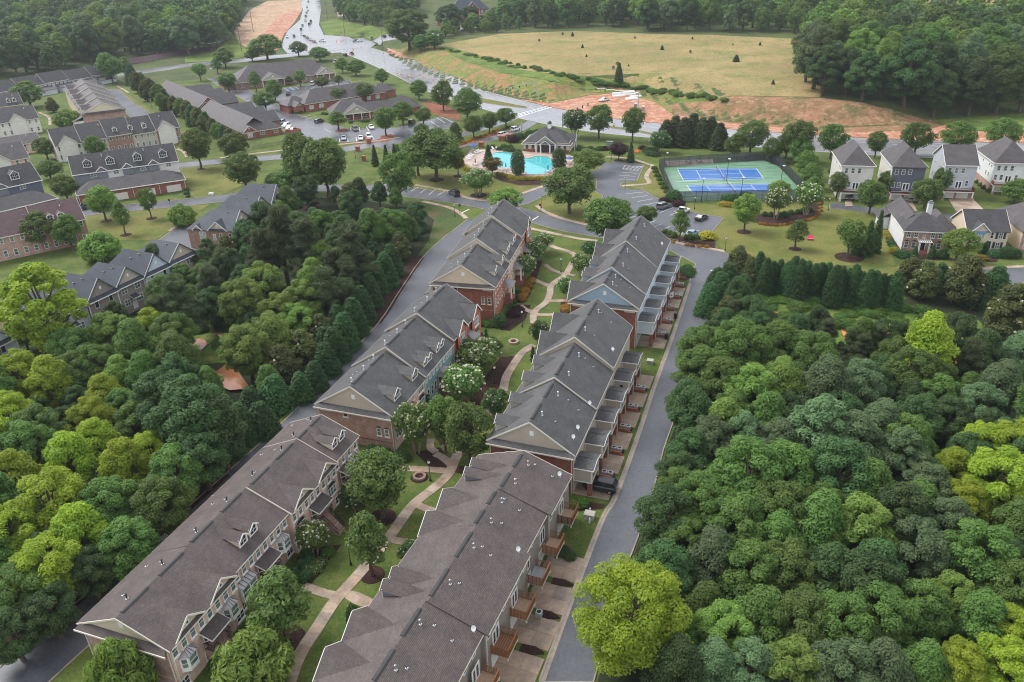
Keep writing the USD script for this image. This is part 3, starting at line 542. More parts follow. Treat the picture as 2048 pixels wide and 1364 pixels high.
def pine(kind, seed, H=12.0, R=3.4, n=44):
    rng = np.random.default_rng(seed); path = proto(kind); C, Rr = [], []
    for k in range(n):
        z = 0.30 + 0.70 * (k + 0.5) / n; rad = R * (1.05 - z) ** 0.65 * rng.uniform(0.35, 1.0); a = rng.random() * 6.283; C.append((rad * math.cos(a), rad * math.sin(a), z * H * 0.98)); Rr.append(R * rng.uniform(0.18, 0.30))
    q, t = leaves(rng, C, Rr, 190, 0.30, 0.7, 0.15, stretch=1.5, inner=0.4); q4 = q.reshape(-1, 4, 3); q4[:, 1] = q4[:, 1] * 0.35 + q4[:, [0, 2]].mean(1) * 0.65; q4[:, 3] = q4[:, 3] * 0.35 + q4[:, [0, 2]].mean(1) * 0.65
    leaf_mesh(path + '/crown', q4.reshape(-1, 3), t, 'leaf_pine')
    m = MB(); m.tube((0, 0, -.3), (0, 0, H * 0.5), 0.024 * H, 0.017 * H, 7); m.tube((0, 0, H * .5), (0, 0, H * 0.95), 0.017 * H, 0.004 * H, 7)
    for c in C[::3]: m.tube((0, 0, c[2] - 0.06 * H), c, 0.06, 0.02, 4)
    m.build('trunk', 'bark', path); KIND[kind] = (path, H, R)
def shrub(kind, material, seed, H=1.2, R=0.7, n=18, per=60, size=0.10, flat=1.0, rc=(0.35, 0.5), blossom=None):
    rng = np.random.default_rng(seed); path = proto(kind); C, Rr = [], []
    for k in range(n):
        z = 0.1 + 0.8 * (k + 0.5) / n; s = math.sqrt(max(0.05, 1 - (2 * (z - 0.35)) ** 2)) if z > 0.35 else 1.0; a = k * 2.39996; C.append((R * 0.62 * s * math.cos(a), R * 0.62 * s * math.sin(a), z * H * 0.85)); Rr.append(R * rng.uniform(*rc))
    q, t = leaves(rng, C, Rr, per, size, min(1.0, H / (2 * R) * 1.1), 0.35); q[:, 2] = np.maximum(q[:, 2], 0.02); leaf_mesh(path + '/crown', q, t, material)
    m = MB()
    for k in range(3): a = k * 2.1; m.tube((0, 0, -0.1), (R * 0.3 * math.cos(a), R * 0.3 * math.sin(a), H * 0.5), 0.035, 0.015, 5)
    m.build('stem', 'bark', path)
    if blossom:
        bq, bt = leaves(rng, C[::2], np.array(Rr[::2]) * 1.05, blossom[1], size, 1.0); leaf_mesh(path + '/blossom', bq, bt, blossom[0])
    KIND[kind] = (path, H, R)
for i, s in enumerate((11, 12, 13)):
    for col in ('mid', 'dark', 'yellow', 'blue', 'willow'):
        broadleaf('%s_broadleaf_%s' % (col, 'abc'[i]), 'leaf_' + col, s + (7 * len(col)), H=14.0, R=5.0, hb=(0.16, 0.12, 0.2)[i], n=(52, 60, 46)[i], per=(320, 280, 350)[i], size=(0.22, 0.21, 0.23)[i], up=0.6, shape=('oval', 'round', 'cone')[i], rc=((0.20, 0.32), (0.18, 0.28), (0.21, 0.33))[i], stretch=1.5 if col == 'willow' else 1.05)
broadleaf('lime_giant', 'leaf_yellow', 33, H=20.0, R=8.5, hb=0.1, n=100, per=300, size=0.24, rc=(0.15, 0.24), up=0.6)
broadleaf('tulip_tree', 'leaf_yellow', 31, H=20.0, R=5.0, hb=0.15, n=58, per=210, size=0.30, gap=0.22, rc=(0.17, 0.27))
for i, s in enumerate((41, 42)):
    broadleaf('street_tree_%s' % 'ab'[i], 'leaf_street', s, H=8.0, R=3.0, hb=0.24, n=40, per=170, size=0.19, shape=('oval', 'vase')[i], rc=(0.26, 0.38)); broadleaf('young_tree_%s' % 'ab'[i], 'leaf_mid' if i else 'leaf_street', s + 5, H=6.0, R=2.0, hb=0.28, n=30, per=120, size=0.15, shape=('cone', 'oval')[i], rc=(0.28, 0.42), gap=0.1)
broadleaf('lime_street_tree', 'leaf_willow', 45, H=8.0, R=3.0, hb=0.24, n=40, per=170, size=0.19, rc=(0.26, 0.38)); broadleaf('oak_street_tree', 'leaf_mid', 46, H=8.0, R=3.2, hb=0.2, n=46, per=150, size=0.19, shape='round', rc=(0.24, 0.36))
broadleaf('crape_myrtle', 'leaf_mid', 51, H=5.0, R=2.4, hb=0.34, n=30, per=190, size=0.15, shape='vase', rc=(0.3, 0.42), bark='bark_pale', blossom=('blossom', 0.035, 0.13), stems=4)
broadleaf('pale_crape_myrtle', 'leaf_dark', 52, H=5.0, R=2.4, hb=0.3, n=30, per=190, size=0.15, shape='vase', rc=(0.3, 0.42), bark='bark_pale', blossom=('blossom', 0.012, 0.13), stems=4)
broadleaf('maroon_tree', 'leaf_maroon', 53, H=4.5, R=2.6, hb=0.3, n=30, per=150, size=0.16, shape='vase', rc=(0.28, 0.4)); broadleaf('amber_tree', 'leaf_olive', 54, H=6.0, R=2.2, hb=0.28, n=30, per=130, size=0.17, shape='vase', rc=(0.28, 0.4))
broadleaf('magnolia', 'leaf_magnolia', 55, H=8.0, R=3.2, hb=0.03, n=52, per=150, size=0.22, shape='cone', rc=(0.22, 0.34), blossom=('blossom', 0.0025, 0.16), bark='bark'); broadleaf('willow_bush', 'leaf_willow', 56, H=5.0, R=3.4, hb=0.02, n=40, per=170, size=0.2, shape='round', rc=(0.24, 0.36), stretch=1.6)
conifer('leyland_cypress', 'leaf_leyland', 61, H=9.0, R=2.3, n=74, per=170, size=0.20, power=0.42, tip=0.3); conifer('leyland_cypress_b', 'leaf_leyland', 62, H=7.0, R=2.6, n=62, per=150, size=0.20, power=0.45, tip=0.3); conifer('cone_cypress', 'leaf_dark', 63, H=6.0, R=1.3, n=46, per=90, size=0.13, power=0.7)
conifer('oval_holly', 'leaf_dark', 64, H=6.0, R=1.7, n=50, per=110, size=0.14, hb=0.06, power=0); conifer('cedar', 'leaf_pine', 65, H=8.0, R=2.3, n=60, per=140, size=0.2, power=0.5, tip=.25); conifer('pencil_cypress', 'leaf_leyland', 66, H=3.2, R=0.55, n=24, per=60, size=0.09, power=0.45)
pine('loblolly_pine_a', 71); pine('loblolly_pine_b', 72, H=13.0, R=3.8, n=50)
shrub('round_shrub', 'leaf_leyland', 81, size=0.09); shrub('holly_shrub', 'leaf_dark', 82, H=1.4, R=1.0, n=22, size=0.11); shrub('gold_shrub', 'leaf_gold', 83, H=0.9, R=0.9, n=18, size=0.09); shrub('amber_shrub', 'leaf_amber', 84, H=0.8, R=0.9, n=18, size=0.09); shrub('maroon_shrub', 'leaf_maroon', 85, H=1.2, R=1.1, n=20, size=0.11)
shrub('lime_shrub', 'leaf_weed', 86, H=1.0, R=0.9, n=18, size=0.10); shrub('big_round_shrub', 'leaf_leyland', 87, H=2.6, R=1.8, n=30, per=110, size=0.14); shrub('weed_bush', 'leaf_weed', 88, H=1.6, R=1.5, n=20, per=70, size=0.18); shrub('flower_shrub', 'leaf_mid', 89, H=1.3, R=1.0, n=18, size=0.1, blossom=('blossom', 4)); shrub('dark_mound', 'leaf_dark', 90, H=0.9, R=1.2, n=16, per=60, size=0.1)
def simple(kind, material, seed, H, R, n, size, shape):
    """A tree for far away: fewer and larger leaves."""
    broadleaf(kind, material, seed, H=H, R=R, hb=0.1, n=n, per=44, size=size, shape=shape, rc=(0.26, 0.4))
for i, c in enumerate(('mid', 'dark', 'blue', 'willow')): simple('far_%s' % c, 'leaf_' + c, 91 + i, 16.0, 5.2, 26, 0.62, ('oval', 'round', 'cone', 'oval')[i])
def plant(kind, p, H=None, R=None, name='tree', label='', cat='tree', group=None, rng=random.Random(7), z=None, rot=None):
    path, H0, R0 = KIND[kind]; H = H or H0; R = R or R0; z = h1(p[0], p[1]) if z is None else z
    return thing(name, label, cat, (p[0], p[1], z - 0.03), rng.uniform(0, 360) if rot is None else rot, group, (R / R0, R / R0, H / H0), path)
def by_base(bx, by, top, rpx):
    """Ground point, height and crown radius of a plant from its foot, its top and its half width in the photograph."""
    p = G(bx, by); H = max(0.5, z_at(bx, top, p) - p[2]); return p, H, rpx * depth(p) / FPX
def by_crown(cx, cy, rpx, ratio=2.6, k=0.62):
    """The same from the middle of a crown in a wood: the height goes with the crown's width."""
    R = rpx * 120 / FPX
    for _ in range(12):
        H = ratio * R; p = G(cx, cy, k * H); R = rpx * depth(p) / FPX
    return np.array([p[0], p[1], 0]), ratio * R, R
def axis_steps(lo, hi, a, b, fine):
    s = np.arange(a, b + 0.1, fine); out = list(s); d = fine
    while out[-1] < hi: d *= 1.35; out.append(out[-1] + d)
    d = fine
    while out[0] > lo: d *= 1.35; out.insert(0, out[0] - d)
    return np.array(out)
gx, gy = axis_steps(-4000, 4000, -420, 520, 4.0), axis_steps(-1500, 5000, 0, 900, 4.0)
X, Y = np.meshgrid(gx, gy); Z = height(X, Y); nx, ny = len(gx), len(gy)
idx = (np.arange(ny - 1)[:, None] * nx + np.arange(nx - 1)).ravel()
gm = MB(); gm.v = np.stack([X, Y, Z], -1).reshape(-1, 3); gm.c = np.full(len(idx), 4); gm.i = np.stack([idx, idx + 1, idx + nx + 1, idx + nx], 1).ravel()
tag(gm.build('ground', 'ground'), 'rolling ground under the whole neighbourhood', kind='structure')
P = lambda pts: Polygon(GG(pts)).buffer(0)
PT = lambda pts: Polygon(GT(pts)).buffer(0)
def road(pts, w): return LineString(spline(GG(pts), 6)).buffer(w / 2, cap_style='flat')
alley_r = P([(1081, 1364), (1140, 1205), (1203, 1041), (1230, 993), (1272, 880), (1308, 772), (1344, 673), (1380, 563), (1392, 528), (1330, 496), (1460, 512), (1462, 535), (1440, 560), (1421, 612), (1401, 673), (1375, 760), (1326, 898), (1309, 966), (1281, 1058), (1245, 1150), (1185, 1364)])
_ae = spline(GG([(-60, 1390), (48, 1296), (297, 1086), (444, 956), (565, 847), (680, 730), (759, 645), (800, 583), (844, 518), (882, 481), (938, 438)]), 6)
_ad = np.gradient(_ae, axis=0); _ad /= np.linalg.norm(_ad, axis=1)[:, None]
alley_l = Polygon(np.vstack([_ae, (_ae + np.c_[_ad[:, 1], -_ad[:, 0]] * 6.4)[::-1]])).buffer(0.05)
street = road([(1470, 528), (1430, 514), (1340, 490), (1230, 470), (1130, 452), (1045, 428), (975, 410), (900, 397), (800, 385), (700, 377), (600, 378), (520, 387), (403, 402), (300, 412), (180, 424), (60, 440)], 7.2)
strip = P([(735, 372), (760, 366), (800, 372), (905, 388), (890, 400), (780, 392)])
loop = road([(985, 415), (1040, 402), (1075, 384), (1130, 368), (1180, 352), (1225, 340)], 7.0)
lot = P([(1195, 345), (1205, 326), (1235, 324), (1288, 330), (1273, 362), (1243, 366), (1240, 374), (1262, 380), (1281, 378), (1322, 401), (1380, 424), (1447, 436), (1421, 466), (1400, 478), (1330, 462), (1265, 452), (1215, 470), (1180, 458), (1203, 425), (1185, 408), (1206, 394), (1192, 384)])
island = P([(1067, 414), (1080, 401), (1115, 390), (1160, 384), (1192, 384), (1206, 391), (1203, 398), (1180, 404), (1192, 420), (1203, 436), (1195, 455), (1160, 449), (1120, 439), (1090, 428)])
west_ct = P([(318, 482), (343, 462), (368, 448), (395, 455), (398, 500), (340, 492)])
entry = unary_union([road([(340, 333), (450, 322), (560, 314), (640, 306), (720, 294), (790, 283)], 7.5), road([(780, 285), (850, 281), (905, 274), (955, 260), (1000, 246), (1050, 226)], 5.5), road([(760, 290), (800, 301), (860, 298), (917, 292), (958, 284), (1000, 273), (1040, 258), (1075, 238)], 5.0)])
offices = unary_union([road([(392, 122), (410, 136), (440, 160), (490, 188), (549, 219), (590, 242), (620, 262)], 10.0), P([(520, 184), (600, 172), (700, 158), (705, 172), (620, 188), (560, 205)]), P([(550, 225), (600, 232), (650, 246), (700, 258), (795, 255), (845, 243), (880, 234), (918, 246), (900, 258), (850, 262), (810, 280), (745, 281), (690, 285), (610, 279), (560, 258)]), P([(790, 262), (850, 262), (830, 282), (780, 285)])])
tan_ct = P([(215, 178), (238, 180), (265, 205), (302, 228), (300, 240), (262, 236), (240, 215), (200, 190)])
h_lane = road([(1660, 412), (1700, 415), (1760, 424), (1850, 432), (1960, 436), (2080, 438)], 5.0)
h_street = road([(1960, 560), (2020, 552), (2100, 548)], 8.0)
inner = unary_union([alley_r, alley_l, street, strip, loop, lot, west_ct, tan_ct, h_lane, h_street]).difference(island).buffer(0.01)
highway_c = [(655, 70), (690, 92), (740, 110), (800, 134), (900, 178), (1000, 208), (1100, 232), (1200, 250), (1320, 262), (1500, 277), (1700, 291), (1900, 300), (2120, 306)]
HWY = LineString(spline(GT(highway_c), 6)); highway = HWY.buffer(12.5, cap_style='flat')
north = PT([(598, 0), (640, 0), (642, 20), (638, 50), (650, 75), (690, 80), (720, 96), (640, 104), (575, 108), (562, 92), (575, 62), (600, 40), (606, 20)])
west_road = LineString(spline(GT([(720, 98), (640, 106), (560, 113), (480, 122), (400, 128), (345, 135), (230, 152)]), 6)).buffer(6.5, cap_style='flat')
east_road = PT([(690, 80), (760, 73), (800, 68), (870, 64), (925, 55), (925, 61), (870, 73), (800, 79), (765, 84), (740, 96), (700, 100)])
big = unary_union([highway, west_road]).difference(unary_union([inner]))
medians = [P([(930, 196), (962, 196), (1010, 205), (1056, 214), (1054, 217), (1000, 211), (950, 203)]), P([(1216, 252), (1262, 257), (1312, 268), (1400, 276), (1400, 279), (1312, 272), (1262, 262), (1220, 256)])]
for m_ in medians: big = big.difference(m_)
wetroads = unary_union([entry, offices]).difference(unary_union([inner, big.buffer(.02)]))
SETT = dict(lawn_dev=P([(-250, 330), (60, 190), (250, 130), (480, 118), (760, 112), (1000, 200), (1320, 250), (2200, 320), (2300, 560), (1500, 540), (1440, 560), (1380, 720), (1300, 980), (1180, 1364), (1100, 1480), (-150, 1480), (48, 1290), (440, 950), (680, 725), (800, 575), (935, 432), (860, 400), (600, 400), (520, 470), (300, 560), (-200, 700)]))
sheet('lawn', SETT['lawn_dev'].difference(unary_union([inner, wetroads, big])), 0.02, 'lawn', label='mown lawns between the buildings and streets')
def patch(name, pts, m, z=0.028, label=None, base=P, kind='structure'):
    poly = base(pts).difference(unary_union([inner, wetroads, big]))
    sheet(name, poly, z, m, label=label, kind=kind)
for pts in ([(1290, 332), (1320, 345), (1345, 405), (1440, 410), (1600, 405), (1660, 412), (1760, 430), (1790, 530), (1500, 530), (1455, 510), (1420, 470), (1448, 437), (1380, 424), (1330, 400), (1285, 378), (1245, 372)], [(905, 345), (1100, 352), (1205, 330), (1180, 348), (1080, 378), (1020, 400), (985, 404), (905, 390), (740, 366), (800, 340)], [(170, 430), (300, 418), (420, 408), (350, 455), (310, 480), (200, 480), (160, 460)], [(350, 330), (500, 330), (520, 345), (480, 372), (430, 395), (395, 400), (370, 380)], [(1490, 540), (1740, 540), (1900, 520), (2080, 540), (1900, 560), (1560, 570)], [(205, 188), (240, 178), (330, 240), (400, 300), (360, 300), (310, 240), (265, 205)]):
    patch('dry_lawn', pts, 'lawn_dry', label='yellowish lawn')
sheet('island_lawn', island.buffer(-0.15), 0.10, 'lawn_dry', label='lawn on the island with one large tree')
for m_ in medians: sheet('median', m_, 0.12, 'lawn_dry', label='grass median of the wide road')
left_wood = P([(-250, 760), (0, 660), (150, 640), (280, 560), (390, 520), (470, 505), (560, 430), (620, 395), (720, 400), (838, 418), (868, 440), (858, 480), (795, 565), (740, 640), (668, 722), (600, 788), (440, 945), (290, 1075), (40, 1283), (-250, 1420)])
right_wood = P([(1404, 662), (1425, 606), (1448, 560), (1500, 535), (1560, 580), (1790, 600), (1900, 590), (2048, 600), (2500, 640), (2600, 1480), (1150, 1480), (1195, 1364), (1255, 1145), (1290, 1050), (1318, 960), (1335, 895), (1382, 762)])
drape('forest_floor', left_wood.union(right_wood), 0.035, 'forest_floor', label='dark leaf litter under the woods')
drape('weed_cover', P([(1500, 590), (1790, 603), (1960, 640), (2000, 700), (1850, 720), (1700, 680), (1500, 660)]).union(P([(370, 640), (430, 600), (500, 640), (480, 720), (390, 730)])), 0.06, 'weeds', label='rank green weeds in the basins', kind='stuff')
drape('mulch_verge', LineString(spline(GG([(40, 1283), (290, 1078), (440, 948), (560, 840), (672, 722), (752, 640), (794, 575), (835, 516)]), 6)).buffer(1.6), 0.07, 'mulch', label='dark mulch verge along the left lane')
for pts, n_ in (([(400, 728), (425, 715), (470, 742), (492, 772), (462, 775), (425, 758)], 'pond'), ([(385, 690), (400, 680), (412, 690), (400, 700)], 'puddle'), ([(432, 668), (462, 645), (478, 650), (455, 682)], 'puddle')):
    q = P(pts).buffer(1.5).buffer(-1.0); zz = float(np.mean(height(*np.array(q.exterior.coords).T))) + 0.25; sheet(n_, q, zz, 'mud_water', label='muddy water in the wooded basin')
for pts in ([(1525, 632), (1535, 623), (1555, 625), (1560, 640), (1545, 648)], [(1690, 650), (1720, 655), (1740, 668), (1700, 668)], [(1760, 655), (1800, 660), (1800, 672), (1765, 670)], [(1895, 690), (1912, 688), (1905, 735), (1890, 720)], [(1850, 720), (1870, 722), (1860, 735)]):
    drape('clay_puddle', P(pts).buffer(0.6), 0.12, 'clay', label='bare orange clay in the basin')
sheet('street', inner, 0.045, 'asphalt', label='grey asphalt lanes and car park'); sheet('entry_road', wetroads, 0.045, 'asphalt_wet', label='wet asphalt of the entry road and office car parks')
drape('main_road', big, 0.05, 'highway', label='wide wet main road'); drape('north_road', north, 0.10, 'highway', label='pale wet road running away to the north'); drape('east_road', east_road.difference(big), 0.09, 'highway', label='road crossing to the east')
allroads = unary_union([inner, wetroads, big])
rim = unary_union([inner, wetroads]).buffer(0.16, join_style='mitre').difference(allroads.buffer(0.0)).difference(Polygon(GG([(1690, 405), (2050, 405), (2050, 445), (1690, 445)])))
m = MB()
for g_ in rim.simplify(0.04).geoms if hasattr(rim, 'geoms') else [rim]:
    if g_.area > 0.3: m.prism(g_, 0.0, 0.13)
tag(m.build('kerb', 'kerb'), 'pale concrete kerb along the lanes and car parks', kind='structure')
m = MB()
for g_ in getattr(big.buffer(0.3).difference(allroads.buffer(0.02)), 'geoms', []):
    if g_.area > 1 and g_.bounds[3] < 480: m.prism(g_, 0.0, 0.15)
tag(m.build('kerb', 'kerb'), 'pale concrete kerb along the main road', kind='structure')
gut = LineString(spline(GG([(1083, 1364), (1141, 1205), (1204, 1041), (1231, 993), (1273, 880), (1309, 772), (1345, 673), (1380, 567)]), 6)).buffer(0.35, cap_style='flat')
sheet('gutter_strip', gut, 0.075, 'kerb', label='concrete gutter between driveways and right lane')
def slabs(path, line, w, z=0.085, step=1.6, mats=('concrete0', 'concrete1', 'concrete2', 'concrete3'), seed=3, gap=0.02):
    rng = random.Random(seed); L = line.length; n = max(1, round(L / step)); t = 0.09
    for k in range(n):
        a, b = L * k / n + gap / 2, L * (k + 1) / n - gap / 2; q = []
        for s in (a, b):
            c = np.array(line.interpolate(s).coords[0]); d = np.array(line.interpolate(min(L, s + 0.3)).coords[0]) - np.array(line.interpolate(max(0, s - 0.3)).coords[0]); d /= np.linalg.norm(d) + 1e-9; q.append((c, np.array([-d[1], d[0]])))
        (c0, n0), (c1, n1) = q; zz = z + rng.uniform(-0.004, 0.004)
        r = [c0 - n0 * w / 2, c1 - n1 * w / 2, c1 + n1 * w / 2, c0 + n0 * w / 2]
        MB().hexa([(*p_, zz - t) for p_ in r][::-1], [(*p_, zz) for p_ in r][::-1]).build('slab', rng.choice(mats), path)
def footpath(name, label, px, w, step=1.6, seed=1, mats=('concrete0', 'concrete1', 'concrete2', 'concrete3'), z=0.085, smooth_=True):
    p = '/World/' + numbered('/World', name); UsdGeom.Xform.Define(stage, p); tag(p, label, kind='structure'); pts = GG(px)
    slabs(p, LineString(spline(pts, 6) if smooth_ and len(pts) > 2 else pts), w, z, step, seed=seed, mats=mats); return p
footpath('footpath', 'slab path winding up the courtyard between the townhouses', [(560, 1420), (596, 1317), (636, 1254), (662, 1213), (680, 1190), (697, 1172), (720, 1146), (752, 1108), (782, 1070), (806, 1036), (830, 1006), (871, 974), (899, 946), (912, 915), (945, 865), (985, 815), (1005, 785), (1012, 755), (1030, 725), (1046, 704), (1068, 690)], 1.5)
footpath('footpath', 'curving slab path through the upper courtyard lawn', [(1070, 652), (1066, 636), (1072, 620), (1092, 605), (1100, 587), (1103, 570), (1131, 549), (1142, 530), (1152, 515), (1142, 505), (1107, 494), (1085, 480)], 1.4, seed=2, mats=('concrete1', 'concrete3'))
for k, (q, w) in enumerate([([(697, 1190), (720, 1204), (760, 1214)], 1.2), ([(676, 1193), (645, 1186), (607, 1172)], 1.2), ([(834, 1010), (850, 1017), (872, 1024)], 1.2), ([(776, 1078), (805, 1084), (850, 1090)], 1.2), ([(783, 938), (830, 938), (893, 942)], 1.3), ([(690, 1186), (720, 1194), (752, 1212)], 1.0), ([(903, 930), (885, 915), (870, 908)], 1.3), ([(872, 905), (860, 895), (862, 878)], 1.2), ([(1098, 572), (1083, 566), (1062, 557)], 1.3), ([(1126, 548), (1105, 540), (1090, 529)], 1.1), ([(1100, 602), (1112, 602), (1140, 601)], 1.2), ([(1070, 626), (1052, 620), (1040, 611)], 1.3), ([(1066, 628), (1085, 630), (1112, 629)], 1.2), ([(1134, 548), (1150, 552)], 1.1)]):
    footpath('footpath', 'short slab side path to a townhouse entrance', q, w, 1.4, 20 + k)
footpath('pavement', 'pavement along the cross street below the island', [(1060, 457), (1150, 476), (1195, 482)], 1.4, 1.8, 40, ('concrete1', 'concrete3')); footpath('pavement', 'pavement round the island with the large tree', [(1074, 412), (1090, 424), (1120, 436), (1160, 447), (1190, 454)], 1.3, 1.8, 41, ('concrete1', 'concrete3'), z=0.15)
footpath('pavement', 'pavement winding beside the tennis court', [(1210, 314), (1240, 315), (1270, 320), (1295, 328), (1306, 332), (1296, 345), (1293, 355), (1299, 366), (1285, 369), (1244, 372)], 1.4, 1.8, 42, ('concrete1', 'concrete3'))
footpath('pavement', 'pavement along the wooded bend', [(845, 403), (900, 416), (925, 430), (932, 437)], 1.3, 1.8, 43, ('concrete1', 'concrete3')); footpath('pavement', 'pavement along the street in front of the pool lawn', [(830, 370), (900, 383), (935, 396), (990, 402), (1035, 390), (1090, 372), (1140, 362)], 1.3, 1.8, 44, ('concrete1', 'concrete3'))
footpath('pavement', 'pavement along the entry road', [(440, 316), (520, 306), (565, 301), (700, 287), (745, 283), (800, 275)], 1.4, 2.0, 45, ('concrete1', 'concrete3')); footpath('pavement', 'pavement beside the car park flower bed', [(1345, 484), (1400, 494), (1450, 503)], 1.3, 2.0, 46, ('concrete1', 'concrete3'))
footpath('pavement', 'pavement before the front row of houses', [(1830, 533), (1920, 537), (2060, 533)], 1.3, 2.0, 47, ('concrete1', 'concrete3'))
for k, q in enumerate(([(353, 450), (372, 438), (340, 462)], [(355, 298), (368, 304), (374, 314)], [(78, 225), (98, 235), (100, 250)], [(222, 165), (245, 178), (258, 186)])):
    footpath('footpath', ['concrete walk across the lawn by the blue roofed row', 'curved walk at the brick end house', 'pinkish walk between the pale townhouse rows', 'walk beside the hedge of the top row'][k], q, 1.3, 1.6, 60 + k)
def lines(name, label, segs, w, material='paint_white', z=0.053):
    m = MB()
    for a, b in segs:
        p, q = np.array(G(*a, 0.0)[:2]), np.array(G(*b, 0.0)[:2]); d = (q - p) / np.linalg.norm(q - p); n = np.array([-d[1], d[0]]) * w / 2
        m.face((*(p - n), z), (*(q - n), z), (*(q + n), z), (*(p + n), z))
    return tag(m.build(name, material), label, kind='structure')
Z = lambda x, y: (1100 + x / 7.877, 300 + y / 7.877)
lines('bay_markings', 'white bay lines of the car park', [(Z(*a), Z(*b)) for a, b in [((1130, 355), (1370, 368)), ((1090, 405), (1345, 415)), ((1080, 460), (1340, 465)), ((1200, 690), (1460, 668)), ((1290, 752), (1540, 720)), ((1375, 815), (1620, 770)), ((1480, 872), (1690, 825)), ((1600, 930), (1690, 910)), ((1740, 985), (1940, 910)), ((1890, 1030), (2060, 960)), ((640, 825), (890, 795)), ((700, 880), (940, 850)), ((1160, 1020), (1230, 1000)), ((1220, 1085), (1340, 1045)), ((1270, 1160), (1390, 1120)), ((1520, 1165), (1660, 1115)), ((1600, 1230), (1760, 1165)), ((1720, 1290), (1900, 1200)), ((1920, 1320), (2060, 1235)), ((2040, 1340), (2150, 1270)), ((1145, 300), (1475, 262)), ((1145, 300), (1185, 245)), ((1200, 305), (1260, 255)), ((1255, 312), (1330, 255)), ((1310, 318), (1400, 258)), ((1365, 322), (1450, 265)), ((1190, 252), (1460, 262)), ((1150, 312), (1400, 325))]], 0.13)
lines('bay_markings', 'white bay lines of the street parking strip', [((802, 380), (815, 373)), ((822, 383), (836, 375)), ((840.6, 386), (852.6, 377.6)), ((857.7, 389.6), (871, 379)), ((875, 391), (890, 382)), ((782, 377), (795, 370)), ((762, 375), (772, 368))], 0.14)
lines('stop_line', 'white stop line at the end of the left lane', [((921.5, 427), (938, 419))], 0.4); lines('stop_line', 'white stop line beside the island', [((1064, 441), (1076.7, 433))], 0.4); lines('stop_line', 'white stop line at the top of the right lane', [((1421, 541), (1442, 543.5))], 0.4)
W = lambda x, y: (540 + x / 7.877, 150 + y / 7.877)
lines('bay_markings', 'white bay lines of the office car parks', [(W(*a), W(*b)) for a, b in [((1405, 825), (1420, 890)), ((1520, 815), (1555, 880)), ((1265, 830), (1280, 880)), ((1225, 995), (1230, 1050)), ((1355, 985), (1365, 1045)), ((1480, 970), (1495, 1030)), ((1610, 960), (1640, 1015)), ((1100, 1000), (1100, 1060)), ((490, 670), (640, 640)), ((560, 700), (720, 655)), ((220, 205), (300, 255)), ((310, 190), (385, 235)), ((400, 190), (450, 220)), ((550, 210), (600, 190)), ((640, 220), (700, 195)), ((860, 850), (960, 905)), ((930, 170), (1010, 150)), ((1190, 95), (1260, 80))]] + [((874, 236), (890, 246)), ((884, 234), (905, 245)), ((862, 243), (878, 254))], 0.2)
lines('bay_markings', 'painted disabled bay', [(W(300, 225), W(350, 205)), (W(330, 240), W(380, 222))], 0.9, 'paint_blue', 0.056)
Q = lambda x, y: (1000 + x / 6.024, 140 + y / 6.024)
lane = HWY; m = MB()
for off in (-8.3, -5.0, 4.8, 8.2):
    l = lane.parallel_offset(abs(off), 'left' if off > 0 else 'right'); L = l.length
    for s in np.arange(4, L - 4, 11.0):
        a, b = np.array(l.interpolate(s).coords[0]), np.array(l.interpolate(s + 3.5).coords[0]); d = (b - a) / np.linalg.norm(b - a); n = np.array([-d[1], d[0]]) * 0.09; za, zb = h1(*a) + .075, h1(*b) + .075; m.face((*(a - n), za), (*(b - n), zb), (*(b + n), zb), (*(a + n), za))
for off in (-11.9, 11.9):
    l = lane.parallel_offset(abs(off), 'left' if off > 0 else 'right'); c = np.array(l.coords)
    for a, b in zip(c[:-1], c[1:]):
        d = (b - a) / np.linalg.norm(b - a); n = np.array([-d[1], d[0]]) * 0.08; za, zb = h1(*a) + .075, h1(*b) + .075; m.face((*(a - n), za), (*(b - n), zb), (*(b + n), zb), (*(a + n), za))
tag(m.build('lane_markings', 'paint_white'), 'white lane lines of the main road', kind='structure')
lines('crosswalk', 'white crosswalk bars over the main road', [(Q(200 + 42 * k, 545 - 11 * k), Q(240 + 42 * k, 560 - 11 * k)) for k in range(10)] + [(Q(195, 538), Q(590, 432)), (Q(240, 562), Q(640, 442))], 0.5, z=0.058)
dist = PT([(868, 92), (1000, 68), (1150, 62), (1300, 68), (1420, 70), (1600, 78), (1650, 110), (1640, 195), (1430, 199), (1345, 203), (1300, 176), (1200, 161), (1100, 158), (1000, 140), (930, 118)])
drape('hay_field', dist, 0.06, 'field', 6.0, 'dry tan hay field beyond the main road'); drape('hay_field', PT([(1700, 1), (2100, -25), (2100, 85), (1960, 62), (1850, 40), (1760, 20)]), 0.06, 'field', 8.0, 'dry meadow on the hill dotted with shrubs')
drape('embankment', PT([(780, 96), (800, 100), (868, 92), (930, 118), (1000, 140), (1100, 158), (1200, 161), (1300, 176), (1345, 203), (1345, 232), (1310, 205), (1240, 186), (1180, 190), (1100, 206), (1040, 196), (960, 176), (870, 146)]), 0.09, 'bank', 3.0, 'grassy cut bank with bare red earth')
two('seeded', (0.13, 0.115, 0.045), (0.30, 0.155, 0.085), 0.11, 0.9, c3=(0.40, 0.26, 0.15), w3=0.35)
drape('embankment', PT([(1340, 206), (1433, 199), (1645, 197), (1758, 217), (1862, 240), (1885, 250), (1843, 263), (1655, 265), (1560, 257), (1457, 247), (1350, 232)]), 0.10, 'seeded', 3.0, 'newly seeded bank, red brown and streaky'); drape('grass_strip', PT([(1862, 241), (1930, 235), (1990, 232), (2090, 224), (2090, 262), (1960, 262), (1890, 250)]), 0.11, 'weeds', 4.0, 'bright grass slope at the right end of the seeded bank')
